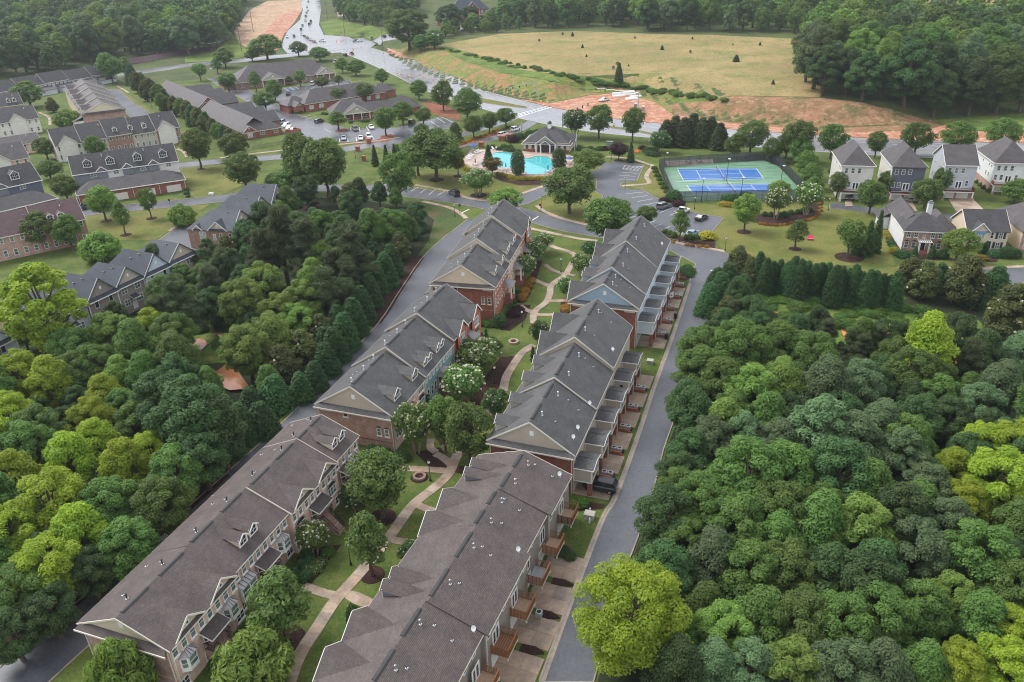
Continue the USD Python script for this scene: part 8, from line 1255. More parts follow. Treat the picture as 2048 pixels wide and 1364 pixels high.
CH = proto('lounger'); m = MB(); m.box(-.32, .32, -1.0, .35, .3, .36); m.hexa([(-.32, .35, .3), (.32, .35, .3), (.32, .95, .75), (-.32, .95, .75)], [(-.32, .33, .36), (.32, .33, .36), (.32, .9, .82), (-.32, .9, .82)]); m.build('seat', 'paint_white', CH); m = MB(); [m.beam((x, y, 0), (x, y, .3), .05) for x in (-.3, .3) for y in (-.9, .3)]; m.build('leg', 'metal_white', CH)
for k, px in enumerate([(937, 319), (940, 316.5), (942, 314), (945, 311.5), (953, 308), (957, 305.5), (960, 303.5)]): thing('pool_lounger', 'white sun lounger in the row at the left end of the pool', 'sun lounger', (*G(*px, 0.)[:2], .13), -60, 'loungers left of the pool', ref=CH)
for px, l in (((986, 299), 'left of two'), ((994, 299.5), 'right of two')): thing('pool_lounger', 'white sun lounger behind the pool, ' + l, 'sun lounger', (*G(*px, 0.)[:2], .13), -20, 'loungers behind the pool', ref=CH)
def parasol(label, px, m_, open_=False, z=.13):
    t = thing('parasol', label, 'parasol', (*G(*px, 0.)[:2], z)); m = MB(); m.tube((0, 0, 0), (0, 0, 2.5), .03, n=6); m.build('pole', 'metal_grey', t); m = MB(); m.lathe([(1.5, 1.95), (1.48, 2.0), (.06, 2.6)] if open_ else [(.10, .9), (.2, 1.2), (.13, 2.3), (.03, 2.55)], n=10); m.build('canopy', m_, t); m = MB(); m.lathe([(.55, .68), (.55, .73)], n=12); m.build('table_top', 'metal_white', t); m = MB(); m.lathe([(.25, 0), (.05, .06), (.05, .68)], n=8); m.build('base', 'metal_grey', t)
    for k in range(4): a = k * 1.57 + .5; m = MB(); x, y = math.cos(a) * .95, math.sin(a) * .95; m.box(x - .22, x + .22, y - .22, y + .22, .4, .46); m.box(x + .22 * math.cos(a) - .05, x + .22 * math.cos(a) + .05, y - .2, y + .2, .46, .85); [m.beam((x + i, y + j, 0), (x + i, y + j, .4), .04) for i in (-.18, .18) for j in (-.18, .18)]; m.build('chair', 'metal_grey', t)
for px, l in (((951, 332), 'at the left near side of the pool'), ((1012, 341), 'between bronze tree and oval holly'), ((1096, 346), 'at the near right end of the pool'), ((1047, 350), 'behind the oval holly')): parasol('closed dark parasol over a table ' + l, px, 'canvas_dark')
parasol('open blue parasol with seats right of the pool', (1138, 329), 'canvas_blue', True); parasol('closed blue parasol on the court terrace, left one', (1377, 326), 'canvas_blue', z=.06); parasol('closed blue parasol on the court terrace, right one', (1398, 325), 'canvas_blue', z=.06); parasol('open blue parasol at the left far end of the pool', (946, 303), 'canvas_blue', True); parasol('pink parasol on the terrace of the left blue roofed house', (14, 738), 'canvas_pink', True)
sheet('court_terrace', P([(1330, 322), (1425, 318), (1428, 328), (1335, 333)]), .05, 'pool_deck', label='paved terrace behind the courts')
def rail_fence(name, label, px, h_=1.4, m_='rail_mesh', step=2.4, z=0.0):
    q = [np.array(G(*p_, 0.)[:2]) for p_ in px]; t = thing(name, label, 'fence', (0, 0, 0))
    for a, e in zip(q[:-1], q[1:]):
        m = MB(); m.face((*a, .1), (*e, .1), (*e, h_), (*a, h_)); m.build('railing_panel', m_, t); m = MB(); m.beam((*a, h_), (*e, h_), .05); m.beam((*a, .15), (*e, .15), .04); m.build('rail', 'metal_black', t)
        for k in range(max(1, int(np.hypot(*(e - a)) / step))): c = a + (e - a) * k / max(1, int(np.hypot(*(e - a)) / step)); m = MB(); m.beam((*c, 0), (*c, h_ + .08), .06); m.build('post', 'metal_black', t)
rail_fence('pool_fence', 'black railing along the near side of the pool', [V(*q) for q in [(20, 830), (110, 890), (540, 925), (760, 975), (900, 1005), (1250, 1005), (1430, 985), (1690, 830)]]); rail_fence('garden_railing', 'black railing between pool lawn and entry road', [(842, 318), (905, 306), (960, 297)]); rail_fence('garden_railing', 'black railing on straw at the office lawn', [(505, 300), (570, 288)]); rail_fence('garden_railing', 'black railing along the pine straw bank', [(800, 196), (846, 203), (885, 210), (915, 221)])
def pier(label, px, h, w=.9, L=None):
    p = G(*px, 0.); t = thing('brick_pier', label, 'brick pier', (*p[:2], 0), h); m = MB(); m.box(-w / 2, w / 2, -w / 2, w / 2, -.1, 1.7); m.build('shaft', 'brick_red', t); m = MB(); m.box(-w / 2 - .1, w / 2 + .1, -w / 2 - .1, w / 2 + .1, 1.7, 1.9); m.build('cap', 'brick_bright', t)
    if L: m = MB(); m.box(w / 2 + .001, w / 2 + L, -.25, .25, -.1, 1.2); m.build('low_wall', 'brick_red', t)
pier('brick pier by the pool corner on the entry road', (963, 294), 20, 1.6); pier('wide brick gate pier beside the white cars', (1005, 281), 20, 2.2); pier('brick gate pier next to the maroon bush', (1021, 278), 20, 2.0); pier('brick pier on the entry road verge', (716, 303), 20, 1.2); pier('low brick wall with pier at the office car park', (738, 287), -110, 1.6, 8); pier('brick pier beside the railing on the entry road', (728, 322), 20, 1.1); pier('low brick screen at the red car', (575, 268), -30, 1.2, 5)
def car_proto(kind, col):
    key = '%s_%s' % (kind, col); path = PROTO + '/' + key
    if stage.GetPrimAtPath(path): return path
    proto(key); s = dict(sedan=(4.6, 1.82, .95, 1.45), suv=(4.7, 1.9, 1.05, 1.74), pickup=(5.5, 1.95, 1.05, 1.82), van=(5.2, 2.0, 1.1, 2.05))[kind]; L, Wd, hb, ht = s; f, r = L / 2, -L / 2; w = Wd / 2
    def ring(y, z0, z1, k=1.0): a = w * k; return [(-a, y, z0 + .12), (-a * .93, y, z0), (a * .93, y, z0), (a, y, z0 + .12), (a, y, z1 - .14), (a * .9, y, z1), (-a * .9, y, z1), (-a, y, z1 - .14)]
    prof = {'sedan': [(r, .34, .86, .9), (r + .25, .26, .93, .98), (r + 1.0, .24, .95, 1), (f - 1.5, .24, .95, 1), (f - .5, .24, .82, .98), (f, .34, .66, .88)], 'suv': [(r, .4, 1.0, .92), (r + .2, .3, 1.07, .99), (f - 1.4, .28, 1.06, 1), (f - .4, .3, .95, .98), (f, .4, .78, .9)], 'pickup': [(r, .5, 1.0, .96), (r + .15, .42, 1.05, .99), (f - 1.5, .4, 1.08, 1), (f - .3, .42, 1.0, .98), (f, .5, .85, .93)], 'van': [(r, .4, 1.1, .95), (r + .2, .32, 1.15, .99), (f - 1.2, .3, 1.1, 1), (f - .4, .32, .95, .98), (f, .42, .8, .9)]}[kind]
    m = MB(); rs = [ring(*q) for q in prof]
    for a, b_ in zip(rs[:-1], rs[1:]):
        for k in range(8): m.face(a[k], b_[k], b_[(k + 1) % 8], a[(k + 1) % 8])
    m.face(*rs[0]); m.face(*rs[-1][::-1]); m.build('body', 'car_' + col, path)
    c0, c1, c2, c3 = {'sedan': (r + .65, r + 1.35, f - 2.1, f - 1.35), 'suv': (r + .06, r + .42, f - 2.0, f - 1.25), 'pickup': (-.55, -.35, f - 2.25, f - 1.55), 'van': (r + .06, r + .3, f - 1.7, f - .95)}[kind]; zb = hb - .06; wt = w * .74
    lo = [(-w * .9, c0, zb), (w * .9, c0, zb), (w * .9, c3, zb), (-w * .9, c3, zb)]; up = [(-wt, c1, ht - .05), (wt, c1, ht - .05), (wt, c2, ht - .05), (-wt, c2, ht - .05)]; m = MB(); m.hexa(lo, up); m.build('windows', 'car_glass', path)
    m = MB(); m.hexa([(-wt - .02, c1 - .03, ht - .07), (wt + .02, c1 - .03, ht - .07), (wt + .02, c2 + .03, ht - .07), (-wt - .02, c2 + .03, ht - .07)], [(-wt + .08, c1 + .08, ht + .01), (wt - .08, c1 + .08, ht + .01), (wt - .08, c2 - .08, ht + .01), (-wt + .08, c2 - .08, ht + .01)])
    for a, b_ in list(zip(lo, up)): m.beam(np.array(a) * (1.01, 1, 1), np.array(b_) * (1.01, 1, 1), .09)
    for sx in (-1, 1): ym = (c0 + c3) / 2 - .1; m.beam((sx * w * .91, ym, zb), (sx * wt * 1.02, ym, ht - .05), .09)
    m.build('roof', 'car_' + col, path)
    if kind == 'pickup': m = MB(); m.box(-w * .82, w * .82, r + .12, c0 - .08, 1.03, 1.085); m.build('cargo_bed', 'plastic_black', path)
    for y in (r + .85, f - .9):
        for sx in (-1, 1): m = MB(); m.tube((sx * (w - .2), y, .34), (sx * (w + .015), y, .34), .34, n=14); q = m.build('wheel', 'tyre', path); m = MB(); m.tube((sx * (w + .01), y, .34), (sx * (w + .03), y, .34), .2, n=10); m.build('rim', 'rim', q)
    for sx in (-1, 1):
        m = MB(); m.box(sx * w * .78 - .14, sx * w * .78 + .14, r - .02, r + .1, .68, .95); m.build('tail_light', 'tail_red', path); m = MB(); m.box(sx * w * .68 - .2, sx * w * .68 + .2, f - .12, f + .015, .56, .7); m.build('headlight', 'head_lamp', path); m = MB(); m.box(sx * (w + .1) - .09, sx * (w + .1) + .09, c3 - .35, c3 - .2, hb, hb + .14); m.build('mirror', 'car_' + col, path)
    return path
def car(label, px, to, kind, col, group=None, z=.05, far_=False, hd=None, pos=None):
    p = np.array(pos if pos is not None else (G(*px) if far_ else G(*px, 0.)));
    if hd is None: q = G(*to) if far_ else G(*to, 0.); hd = math.degrees(math.atan2(q[0] - p[0], q[1] - p[1]))
    return thing('parked_car' if not far_ else 'car', label, {'sedan': 'car', 'suv': 'car', 'pickup': 'pickup truck', 'van': 'van'}[kind], (p[0], p[1], (h1(p[0], p[1]) + .1) if far_ else z), hd, group, ref=car_proto(kind, col))
car('black car backed half under the first beige garage porch', None, None, 'suv', 'black', pos=(*loc(O5, 20.2, 3.35, 2.35), 0), hd=20.2 - 90)
for a in [('dark grey boxy car in the car park bay under the round shrub', (1327, 416), (1342, 411), 'suv', 'grey'), ('white pickup in the car park bay', (1364, 427), (1379, 420), 'pickup', 'white'), ('black saloon at the end of the car park bays', (1403, 439), (1416, 433), 'sedan', 'black'), ('blue grey saloon beside the golden shrub', (1384, 471), (1394, 464), 'sedan', 'lightblue'), ('black car at the end of the street parking strip', (908, 390), (895, 384), 'suv', 'black'), ('grey car on the tall cream house driveway', (1697, 397), (1699, 410), 'suv', 'grey'), ('silver car on the slate house driveway', (1806, 398), (1810, 412), 'sedan', 'silver'), ('black car beside the silver one on the slate house driveway', (1820, 397), (1824, 410), 'suv', 'black'), ('dark blue car before the left brick garage', (172, 418), (160, 421), 'suv', 'navy'), ('pale blue car, first of four at the lane by the office hedge', (563, 248), (555, 251), 'suv', 'lightblue'), ('white car, second of four at the lane by the office hedge', (573, 254), (561, 258), 'suv', 'white'), ('white car next to the red one', (580, 258), (568, 262), 'sedan', 'white'), ('bright red car at the end of the four', (589, 262), (601, 259), 'sedan', 'red'), ('navy car parked out in the office car park', (639, 245), (652, 241), 'suv', 'navy'), ('dark car before the porch office walk', (711, 261), (716, 266), 'suv', 'grey'), ('white car under the porch office tree', (743, 257), (748, 262), 'sedan', 'white'), ('grey saloon in the near office bays', (688, 279), (688, 284), 'sedan', 'silver'), ('white saloon in the near office bays', (722, 279), (722, 284), 'sedan', 'white'), ('white hatchback beside the brick pier', (738, 276), (741, 281), 'suv', 'white'), ('white van before the far office', (626, 170), (633, 166), 'van', 'white'), ('black car at the disabled bay', (577, 190), (582, 186), 'sedan', 'black'), ('black car in the shade of the greyish tree', (824, 247), (830, 243), 'suv', 'black'), ('white car at the top of the office lane', (424, 142), (430, 139), 'suv', 'white'), ('white car first in the queue at the entrance', (1006, 272), (1019, 268), 'suv', 'white'), ('white car second in the queue at the entrance', (1031, 261), (1042, 257), 'suv', 'white')]: car(*a)
car('white work pickup on the red earth by the crossing', (1208, 203), (1197, 205), 'pickup', 'white', far_=True)
X8 = lambda x, y: (540 + x / 7.877, y / 7.877)
for k, (x, y, u, v, kd, c) in enumerate([(605, 35, 590, 110, 'sedan', 'grey'), (585, 118, 580, 180, 'sedan', 'silver'), (600, 168, 590, 220, 'sedan', 'white'), (578, 208, 570, 260, 'sedan', 'grey'), (565, 268, 560, 330, 'suv', 'black'), (558, 333, 550, 400, 'sedan', 'silver'), (513, 412, 500, 470, 'sedan', 'grey'), (490, 478, 490, 540, 'suv', 'black'), (500, 556, 545, 590, 'sedan', 'white'), (545, 586, 590, 620, 'sedan', 'black'), (590, 616, 640, 645, 'suv', 'grey'), (640, 640, 700, 670, 'sedan', 'silver'), (700, 672, 760, 690, 'sedan', 'grey'), (645, 348, 655, 300, 'suv', 'black'), (620, 392, 635, 340, 'suv', 'black'), (270, 592, 290, 640, 'sedan', 'white'), (380, 585, 390, 640, 'suv', 'black')]): car('%s car in the line of traffic on the north road' % {'grey': 'grey', 'silver': 'silver', 'white': 'white', 'black': 'black'}[c], X8(x, y), X8(u, v), kd, c, 'traffic on the north road', far_=True)
for a in [('blue car crossing on the east road', X8(1345, 655), X8(1250, 665), 'sedan', 'blue'), ('white car overlapping the blue one on the east road', X8(1415, 660), X8(1320, 668), 'sedan', 'white'), ('dark car coming along the east road', X8(1605, 620), X8(1540, 630), 'suv', 'grey'), ('navy car last on the east road', X8(1800, 595), X8(1730, 605), 'suv', 'navy'), ('black car waiting in the crossing', X8(1185, 882), X8(1120, 850), 'suv', 'black'), ('red pickup waiting in the crossing', X8(1290, 862), X8(1220, 830), 'pickup', 'red'), ('white pickup behind the oaks of the main road', (671, 126), (680, 119), 'pickup', 'white'), ('white van on the pale gravel lot', X8(1190, 108), X8(1240, 100), 'van', 'white'), ('white pickup on the pale gravel lot', X8(1085, 200), X8(1140, 205), 'pickup', 'white'), ('white pickup turning in the crossing', X8(825, 660), X8(900, 665), 'pickup', 'white')]: car(*a, far_=True)
def mast(label, base, arm, n, green=True):
    p = G(*base); q0 = ray(*arm); t_ = (6.2 + p[2] - CAM_Z) / q0[2]; e = EYE + t_ * q0 - np.array([*p[:2], p[2]]); t = thing('signal_mast', label, 'traffic light', p); m = MB(); m.tube((0, 0, -.2), (0, 0, 7.0), .22, .16); m.build('pole', 'galvanised', t); m = MB(); m.tube((0, 0, 6.9), (e[0], e[1], 6.2), .13, .07); m.build('arm', 'galvanised', t)
    for k in range(n): f = 1 - .22 * k; c = np.array([e[0] * f, e[1] * f, 6.2 + .7 * (1 - f)]); m = MB(); m.box(c[0] - .22, c[0] + .22, c[1] - .18, c[1] + .18, c[2] - 1.15, c[2] - .05); m.build('signal_head', 'plastic_black', t)
    if green: f = .84; c = np.array([e[0] * f, e[1] * f, 6.2 + .7 * (1 - f)]); d = e[:2] / np.hypot(*e[:2]); m = MB(); m.beam((c[0] - d[0] * 1.3, c[1] - d[1] * 1.3, c[2] + .55), (c[0] + d[0] * 1.3, c[1] + d[1] * 1.3, c[2] + .45), .05, .6); m.build('name_plate', 'plastic_green', t)
mast('signal mast with four lights below the grassy bank', (1073, 194), (1012, 176), 4); mast('signal mast behind the clubhouse roof', (1125, 262), (1176, 206), 4, False); mast('signal mast on the red earth with a green plate', (1276, 218), (1192, 176), 2)
def pole(label, base, top, arms=True):
    p = G(*base); H = z_at(base[0], top, p) - p[2]; t = thing('utility_pole', label, 'utility pole', p, -60); m = MB(); m.tube((0, 0, -.5), (0, 0, H), .22, .14); m.build('pole', 'wood_pole', t)
    if arms:
        for z in (H - .6, H - 1.9): m = MB(); m.box(-1.7, 1.7, -.08, .08, z - .09, z + .09); m.build('cross_arm', 'wood_pole', t)
        m = MB(); [m.lathe([(.07, 0), (.09, .15), (.03, .3)], (x, 0, H - .5)) for x in (-1.6, -.8, .8, 1.6)]; m.build('insulator', 'metal_grey', t)
    return p + np.array([0, 0, H])
tops = [pole('utility pole under the wires at the tan earth', (484, 104), 47), pole('utility pole on the tan earth bank', (507, 64), 14), pole('utility pole by the dark oak', (431, 108), 84), pole('utility pole before the wood on the left', (207, 112), 88, False), pole('pole on the grass corner of the crossing', (690, 73), 37, False), pole('pole at the foot of the bank by the crossing', (766, 99), 57, False), pole('leaning pole beside the north road', (655, 38), 3)]
wl = thing('power_line', 'power lines sagging between the poles over the left wood', 'power line', (0, 0, 0))
for a, e in ((tops[1] + (40, 90, 4), tops[1]), (tops[1], tops[0]), (tops[0], tops[2]), (tops[2], tops[3]), (tops[3], tops[3] + (-150, -60, 3)), (tops[6] + (0, 120, 4), tops[6])):
    for o in (-1.4, 0, 1.4):
        m = MB(); q = [a + (e - a) * k / 8 + np.array([o * .9, o * .5, -.5 - 3.0 * 4 * (k / 8) * (1 - k / 8)]) for k in range(9)]
        for u, v in zip(q[:-1], q[1:]): m.tube(u, v, .035, n=4)
        m.build('wire', 'metal_grey', wl)
BR = proto('traffic_barrel'); m = MB(); m.lathe([(.36, 0), (.36, .1), (.29, .12), (.25, 1.0), (.12, 1.05)], n=10); m.build('drum', 'orange', BR); m = MB(); m.lathe([(.285, .45), (.275, .62)], n=10); m.lathe([(.27, .75), (.262, .88)], n=10); m.build('stripe', 'paint_white', BR)
Y0 = lambda x, y: (680 + x / 2.926, y / 2.926)
for q in [Y0(*c) for c in [(337, 432), (358, 440), (385, 447), (412, 452), (465, 444), (492, 458), (545, 472), (787, 512), (980, 550), (1012, 562), (1060, 568), (1120, 592), (1175, 604), (1215, 608), (1602, 738), (1795, 718), (1010, 540), (900, 545)]] + [X8(*c) for c in [(650, 700), (740, 700), (1050, 665), (1120, 650), (1150, 650), (980, 890), (1065, 922), (1310, 790), (1435, 760)]]: thing('traffic_barrel', 'orange and white drum along the road works', 'traffic drum', G(*q) + (0, 0, .1), 0, 'drums along the road works', 1.15, BR)
for q, l in ((G(1271, 217), 'left of two'), (G(1286, 223), 'right of two')):
    t = thing('portable_toilet', 'portable toilet cabin on the red earth, ' + l, 'portable toilet', q, 20); m = MB(); m.box(-.6, .6, -.6, .6, 0, 2.1); m.build('cabin', 'utility_green' if 'left' in l else 'metal_grey', t); m = MB(); m.hexa([(-.65, -.65, 2.1), (.65, -.65, 2.1), (.65, .65, 2.1), (-.65, .65, 2.1)], [(-.4, -.5, 2.4), (.4, -.5, 2.4), (.4, .5, 2.4), (-.4, .5, 2.4)]); m.build('roof', 'paint_white', t); m = MB(); m.box(-.45, .45, -.64, -.6, .1, 1.95); m.build('door', 'metal_grey', t)
for k, (px, n) in enumerate([((1236, 193), 4), ((1258, 190), 5), ((1262, 199), 3), ((1271, 195), 2)]):
    t = thing('pipe_stack', 'stack of white pipes on the red earth, %s' % ('leftmost', 'tallest', 'nearest', 'rightmost')[k], 'pipes', G(*px), 75)
    for i in range(n): MB().tube((-.6 + 1.1 * (i % 3), -2.6, .5 + .95 * (i // 3)), (-.6 + 1.1 * (i % 3), 2.6, .5 + .95 * (i // 3)), .5, n=10).build('pipe', 'paint_white', t)
t = thing('garden_flag', 'white and pink flag hanging from a blue row porch', 'flag', (*loc(O6, 19.8, 3.1, 19.4), 3.2), 110); m = MB(); m.tube((0, 0, 0), (0, .9, .5), .02, n=5); m.build('staff', 'metal_white', t); m = MB(); m.hexa([(-.01, .1, -1.0), (.01, .1, -1.0), (.01, .85, -.8), (-.01, .85, -.8)], [(-.01, .05, .03), (.01, .05, .03), (.01, .85, .45), (-.01, .85, .45)]); m.build('cloth', 'paint_white', t); m = MB(); m.box(-.015, .015, .3, .6, -.6, -.2); m.build('motif', 'canvas_pink', t)
def bench(label, px, m_, h):
    t = thing('garden_chair', label, 'garden chair', G(*px, 0.), h); m = MB(); m.hexa([(-.7, -.4, .35), (.7, -.4, .35), (.7, .3, .28), (-.7, .3, .28)], [(-.7, -.4, .42), (.7, -.4, .42), (.7, .3, .35), (-.7, .3, .35)]); m.build('seat', m_, t); m = MB(); m.hexa([(-.7, .3, .3), (.7, .3, .3), (.7, .36, .3), (-.7, .36, .3)], [(-.7, .6, 1.05), (.7, .6, 1.05), (.7, .66, 1.05), (-.7, .66, 1.05)]); m.build('backrest', m_, t); m = MB(); [m.box(x - .06, x + .06, -.4, .45, .55, .6) for x in (-.7, .7)]; [m.beam((x, y, 0), (x, y, .55), .08) for x in (-.7, .7) for y in (-.35, .3)]; m.build('arm', m_, t)
bench('orange wooden garden chair on the lawn by the court hedge', (1273, 306), 'orange', 30); bench('red and white garden chair in the middle of the lawn', (1620, 480), 'canvas_pink', 10)
for px, r, l in [((1140, 427), 2.4, 'under the large island tree'), ((957, 391), 2.6, 'under the white crape myrtle'), ((1488, 464), 1.8, 'under the yellowish lawn tree'), ((1590, 498), 1.5, 'under the mid lawn tree'), ((1698, 515), 3.2, 'under the tree by the cone pair'), ((873, 360), 2.4, 'under the big pool lawn tree'), ((917, 352), 1.7, 'under the small bronze tree'), ((213, 442), 1.6, 'under the wide tree by the garages'), ((252, 470), 1.5, 'under the pale stemmed young tree'), ((303, 437), 1.5, 'under the young tree by the lane sign'), ((745, 1150), 1.5, 'under the bright courtyard tree'), ((575, 1280), 2.0, 'under the full maple'), ((765, 1035), 1.8, 'under the tree below the fire pit'), ((1237, 321), 1.6, 'under the maroon tree'), ((402, 338), 1.3, 'under the forked street tree'), ((839, 955), 1.3, 'round the lower fire pit'), ((1976, 518), 2.0, 'as an oval on the front lawn')]: bed(poly=Point(*G(*px, 0.)[:2]).buffer(r), label='round mulch bed ' + l, z=.055)
R4 = lambda x, y: (440 + x / 5.851, 1100 + y / 5.851)
for q, l, m_ in [([R4(900, 90), R4(1210, -40), R4(1420, -60), R4(1330, 60), R4(1240, 150), R4(1150, 300), R4(1050, 420), R4(930, 380), R4(860, 260)], 'front bed with clipped shrubs by the long brown row', 'mulch'), ([(870, 870), (905, 830), (955, 775), (1000, 715), (1030, 712), (1012, 752), (990, 795), (950, 845), (915, 885), (880, 890)], 'wide mulch bed below the crape myrtles', 'mulch'), ([(830, 905), (880, 895), (905, 930), (945, 935), (935, 950), (860, 935)], 'mulch bed under the courtyard pair', 'mulch'), ([(1000, 660), (1015, 632), (1038, 610), (1062, 610), (1050, 640), (1020, 662)], 'bed of maroon shrubs by the red brick end', 'mulch'), ([(1030, 606), (1045, 575), (1062, 548), (1076, 520), (1085, 522), (1072, 560), (1060, 590), (1048, 606)], 'bed of amber shrubs along the upper porches', 'mulch'), ([(1120, 628), (1122, 600), (1140, 605), (1142, 628)], 'bed at the corner of the blue row', 'mulch'), ([(1320, 462), (1346, 484), (1400, 491), (1430, 497), (1430, 478), (1400, 482), (1365, 474), (1335, 462)], 'flower bed along the car park', 'mulch'), ([(1468, 426), (1505, 445), (1560, 452), (1600, 447), (1635, 432), (1648, 405), (1638, 396), (1620, 408), (1590, 425), (1540, 432), (1500, 424), (1478, 420)], 'curved bed edged with amber shrubs', 'mulch'), ([(846, 203), (880, 208), (915, 221), (922, 242), (908, 238), (880, 232), (859, 226)], 'pine straw bank behind the office', 'pine_straw'), ([W(1010, 890), W(1180, 845), W(1260, 880), W(1180, 905)], 'straw island before the porch office', 'pine_straw'), ([W(1740, 960), W(1900, 930), W(1980, 960), W(1960, 1010), W(1850, 1050), W(1560, 1075), W(1100, 1095), W(1100, 1075), W(1540, 1060), W(1740, 1000)], 'straw bed along the office car park', 'pine_straw'), ([(905, 292), (945, 282), (996, 263), (1014, 257), (1010, 263), (960, 281), (915, 294)], 'straw strip in the entry median', 'pine_straw'), ([(1140, 1012), (1160, 1000), (1212, 1010), (1205, 1018), (1160, 1022)], 'mulch by the first garage porch', 'mulch'), ([(1790, 480), (1775, 462), (1767, 470), (1785, 505), (1810, 518), (1890, 520), (1890, 508), (1810, 503)], 'bed round the brick fronted house', 'mulch'), ([(1360, 560), (1357, 540), (1372, 533), (1388, 540), (1386, 552), (1372, 562)], 'clipped bed at the head of the right lane', 'mulch'), ([(985, 352), (1030, 362), (1110, 362), (1108, 370), (1040, 371), (1000, 362)], 'dark bed along the pool hedge', 'mulch'), ([(545, 400), (600, 395), (640, 400), (640, 420), (560, 425)], 'dark bed beside the blue roofed house', 'mulch')]: bed(px=q, label=l, m_=m_, z=.062)
T3 = lambda x, y: (1348 + x / 2.926, y / 2.926)
K5 = lambda x, y: (840 + x / 5.851, 400 + y / 5.851)
F6 = lambda x, y: (1740 + x / 6.65, 370 + y / 6.65)
K1 = lambda x, y: (1100 + x / 5.851, 440 + y / 5.851)
SHR = random.Random(8)
def sh(kind, pts, R, label, H=None, group=None, name='shrub', cat='shrub'):
    for px in pts:
        k = SHR.uniform(.88, 1.15); h0, r0 = KIND[kind][1:]; plant(kind, G(*px, 0.), (H or h0 * R / r0) * k, R * k, name, label, cat, group or label, z=.03)
sh('amber_shrub', [T3(*c) for c in [(505, 1312), (535, 1317), (563, 1320), (592, 1321), (620, 1320), (650, 1317), (688, 1308), (742, 1297), (767, 1292), (792, 1290), (812, 1281), (830, 1270), (846, 1255), (856, 1236), (857, 1215), (851, 1195)]], .72, 'small round amber shrub edging the curved bed'); sh('holly_shrub', [T3(*c) for c in [(530, 1262), (565, 1266), (622, 1270), (645, 1268), (682, 1255), (722, 1250), (752, 1243), (790, 1238)]], 1.0, 'dark green shrub inside the curved bed')
sh('amber_shrub', [K1(*c) for c in [(1440, 265), (1605, 298), (1668, 308), (1745, 315), (1770, 312), (1835, 322)]], .7, 'amber shrub in the car park flower bed'); sh('gold_shrub', [K1(1840, 215)], 2.4, 'big golden shrub at the end of the car park bed', 1.9); sh('lime_shrub', [K1(*c) for c in [(1600, 225), (1640, 215), (1710, 222), (1350, 150), (1400, 165), (1450, 195)]], .9, 'leafy green shrub in the car park flower bed', 1.2)
sh('lime_shrub', [(1308, 338), (1311, 345), (1315, 353), (1319, 361), (1323, 369), (1328, 377), (1333, 385), (1338, 391)], 1.1, 'clipped green hedge plant along the court fence', 1.0, name='hedge_plant'); sh('big_round_shrub', [(1347, 402)], 2.3, 'big round shrub beside the dark grey car', 3.0); sh('maroon_shrub', [(1329, 403), (1356, 411)], 1.9, 'maroon shrub beside the big round shrub', 1.5); sh('big_round_shrub', [(1468, 402), (1490, 398), (1455, 404)], 1.9, 'round green shrub along the near court fence', 2.2); sh('gold_shrub', [(1458, 412), (1447, 410)], 1.6, 'golden shrub along the near court fence', 1.0)
sh('gold_shrub', [F6(*c) for c in [(205, 650), (225, 680), (240, 712)]], 1.0, 'golden clipped shrub along the white side wall', 1.0); sh('round_shrub', [F6(*c) for c in [(265, 768), (285, 808), (305, 842), (330, 870)]], 1.0, 'green clipped shrub along the white side wall', 1.0); sh('gold_shrub', [F6(320, 900)], 1.5, 'large golden shrub at the brick fronted house corner', 1.3); sh('big_round_shrub', [F6(430, 950)], 1.8, 'large green shrub at the brick fronted house', 1.5); sh('cone_cypress', [F6(580, 975)], 1.2, 'clipped cone left of the pergola porch', 3.2); sh('cone_cypress', [F6(812, 975)], 1.15, 'clipped cone right of the pergola porch', 3.4); sh('big_round_shrub', [F6(960, 970)], 1.6, 'dark rounded shrub right of the brick fronted house', 2.6); sh('gold_shrub', [F6(1480, 990)], 1.5, 'golden clipped shrub before the stucco house', 1.1); sh('big_round_shrub', [F6(1655, 950)], 1.8, 'round dark shrub under the shuttered window', 1.9); sh('pencil_cypress', [F6(1460, 915), F6(1492, 910), F6(1522, 905)], .6, 'slim cypress by the stucco house door', 2.8); sh('big_round_shrub', [F6(1800, 960), F6(1920, 960)], 1.6, 'rounded shrub right of the stucco house', 2.4)
sh('big_round_shrub', [(1665, 345), (1690, 335)], 1.5, 'shrub left of the tall cream house', 1.5); sh('pencil_cypress', [(1764, 345), (1766, 352)], 1.2, 'dark cypress between the tall houses', 4); sh('holly_shrub', [(1962, 372), (1970, 378), (1978, 384), (1955, 366)], 1.1, 'dark shrub along the brick base wall', 1.2)
sh('round_shrub', [R4(*c) for c in [(1035, 125), (965, 215), (885, 305), (1000, 350), (1045, 185)]], .85, 'clipped green ball in the front bed of the long brown row'); sh('flower_shrub', [R4(*c) for c in [(1040, 240), (1150, 180), (1130, 250), (1190, 170)]], .8, 'yellowish leafy shrub in the front bed of the long brown row'); sh('lime_shrub', [R4(*c) for c in [(1270, 50), (210, 1070), (260, 1020), (310, 970), (360, 920), (330, 1070), (390, 1010), (280, 1120), (410, 1090)]], .95, 'bright green shrub in front of the long brown row', 1.1); sh('round_shrub', [R4(*c) for c in [(35, 1340), (160, 1310), (-60, 1390), (-30, 1480)]], .9, 'clipped green ball by the lowest front steps'); sh('gold_shrub', [(735, 970)], .9, 'golden shrub by the porch of the long brown row', 1.2); sh('holly_shrub', [(745, 905), (760, 908), (775, 912), (735, 950), (795, 915), (808, 918)], 1.0, 'dark shrub at the rose brick end wall')
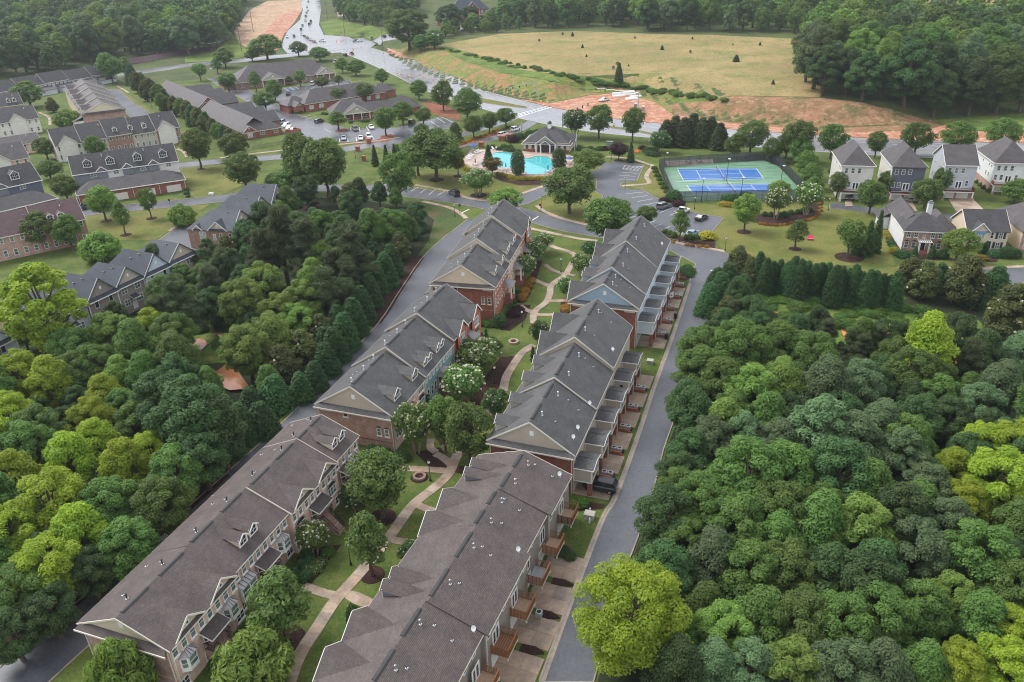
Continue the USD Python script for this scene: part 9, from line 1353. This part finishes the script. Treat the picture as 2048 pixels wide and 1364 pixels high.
sh('amber_shrub', [K5(*c) for c in [(1290, 975), (1250, 1005), (1225, 1045), (1275, 1030), (1205, 1105), (1240, 1080), (1190, 1150), (1225, 1130), (1195, 1175), (1310, 950)]], .95, 'amber yellow shrub along the upper porches', 1.0); sh('maroon_shrub', [K5(*c) for c in [(1130, 1330), (1080, 1345), (1170, 1300), (1100, 1300), (1150, 1280), (1060, 1365), (1120, 1360)]], 1.0, 'dark maroon shrub before the red brick end', 1.1); sh('round_shrub', [K5(*c) for c in [(1050, 1300), (1030, 1335), (1070, 1265), (1090, 1215), (1120, 1160), (1150, 1100)]], .7, 'small green shrub between steps and maroon shrubs'); sh('big_round_shrub', [(998, 652)], 1.5, 'large dark rounded shrub at the red brick corner', 2.8); sh('lime_shrub', [(966, 650), (974, 652), (982, 653), (958, 646)], 1.0, 'green hedge plant below the red brick end wall', 1.1); sh('amber_shrub', [(1128, 618), (1134, 622), (1138, 614)], 1.0, 'amber shrub at the corner of the blue row', 1.1); sh('lime_shrub', [(988, 690), (994, 692), (984, 684)], 1.2, 'bright green shrub by the upper fire pit', 1.1)
for k, (px, l) in enumerate([((973, 684), 'left of the bright green shrub'), ((965, 690), 'at the bright brick gables'), ((916, 745), 'at the teal front'), ((857, 822), 'behind the red metal porch'), ((1066, 722), 'at the beige row dormers')]): sh('pencil_cypress', [px], .6, 'slim upright cypress ' + l, 3.0)
sh('lime_shrub', [(1140, 1006), (1148, 1005), (1156, 1008), (1164, 1010), (1150, 1012)], 1.0, 'green shrub by the first garage porch', 1.0); sh('holly_shrub', [(1120, 1108), (1130, 1111), (1140, 1116), (1126, 1104)], .8, 'shrub in the bed between deck driveways', .8); sh('dark_mound', [(1366, 543), (1374, 540), (1381, 546), (1372, 549), (1379, 553)], 1.2, 'clipped dark mound at the head of the right lane', 1.2)
sh('gold_shrub', [(996 + 8 * k, 351 + min(k, 5) * 1.9 - max(0, k - 9) * .6) for k in range(14)], 1.0, 'gold tipped hedge plant along the pool railing', 1.2, name='hedge_plant'); sh('gold_shrub', [(926, 335), (932, 340), (920, 331), (938, 343)], 1.1, 'golden shrub at the left pool corner', 1.3); sh('amber_shrub', [(912 + 8.4 * k, 292 - 2.6 * k - .05 * k * k) for k in range(11)], 1.0, 'rust coloured shrub in the entry median', 1.0); sh('dark_mound', [(1002, 263), (1008, 260), (1016, 257), (905, 293)], 1.2, 'dark low shrub at the end of the entry median')
sh('big_round_shrub', [(1030, 280), (1040, 277), (1060, 274), (1075, 270), (1085, 268)], 2.2, 'big yellowish green shrub behind the clubhouse', 2.6); sh('maroon_shrub', [(1026, 284)], 2.4, 'large maroon bush beside the gate pier', 2.6); sh('holly_shrub', [(1000, 300), (1012, 302), (1024, 303), (985, 296), (1036, 305), (1162, 300), (1170, 302), (1180, 300), (1190, 303), (1200, 300), (1165, 310), (1176, 312)], 1.5, 'dark shrub round the clubhouse', 1.3); sh('lime_shrub', [(1160, 312), (1150, 310), (1008, 296), (1020, 296)], 1.3, 'yellow green shrub round the clubhouse'); sh('dark_mound', [(1300, 310), (1310, 312), (1296, 305), (1306, 304)], 2.0, 'dark clipped mound left of the courts', 1.6); sh('maroon_shrub', [(1210, 300), (1232, 298), (1285, 298)], 1.6, 'maroon bush behind the lawn path', 1.3)
sh('big_round_shrub', [(565, 410), (580, 405), (600, 405), (620, 408), (590, 415)], 2.0, 'dark rounded shrub beside the blue roofed house', 1.4); sh('round_shrub', [(373, 388), (376, 394), (374, 382)], .9, 'clipped shrub at the right brick garage', .9); sh('holly_shrub', [W(260, 560), W(300, 570), W(360, 600), W(410, 610), W(480, 600), W(840, 620), W(880, 625), W(1270, 760), W(1470, 740), W(1530, 740)], 1.1, 'shrub along an office wall', 1.0)
for k in range(70):
    u = k / 69; q = np.array((880, 98)) * (1 - u) + np.array((1440, 199)) * u + np.array((0, 10 * math.sin(u * 3.1))); plant('weed_bush', G(*(q + (SHR.uniform(-9, 9), SHR.uniform(-3, 3)))), SHR.uniform(.7, 1.8), SHR.uniform(1.2, 3.2), 'weed_clump', 'tall weed clump along the top of the cut bank', 'weeds', 'weed clumps along the cut bank')
sh('big_round_shrub', [(800 + 3.5 * k, 430 + 6 * k) for k in range(9)] + [(822 + 3 * k, 428 + 6 * k) for k in range(7)], 2.2, 'low dark green shrub in the bank at the bend of the lane', 1.5)
HZ = MB(); HZ.box(-1400, 1400, -250, 2300, -12, 108); tag(HZ.build('haze', 'haze'), 'thin moist haze in the air', kind='stuff')
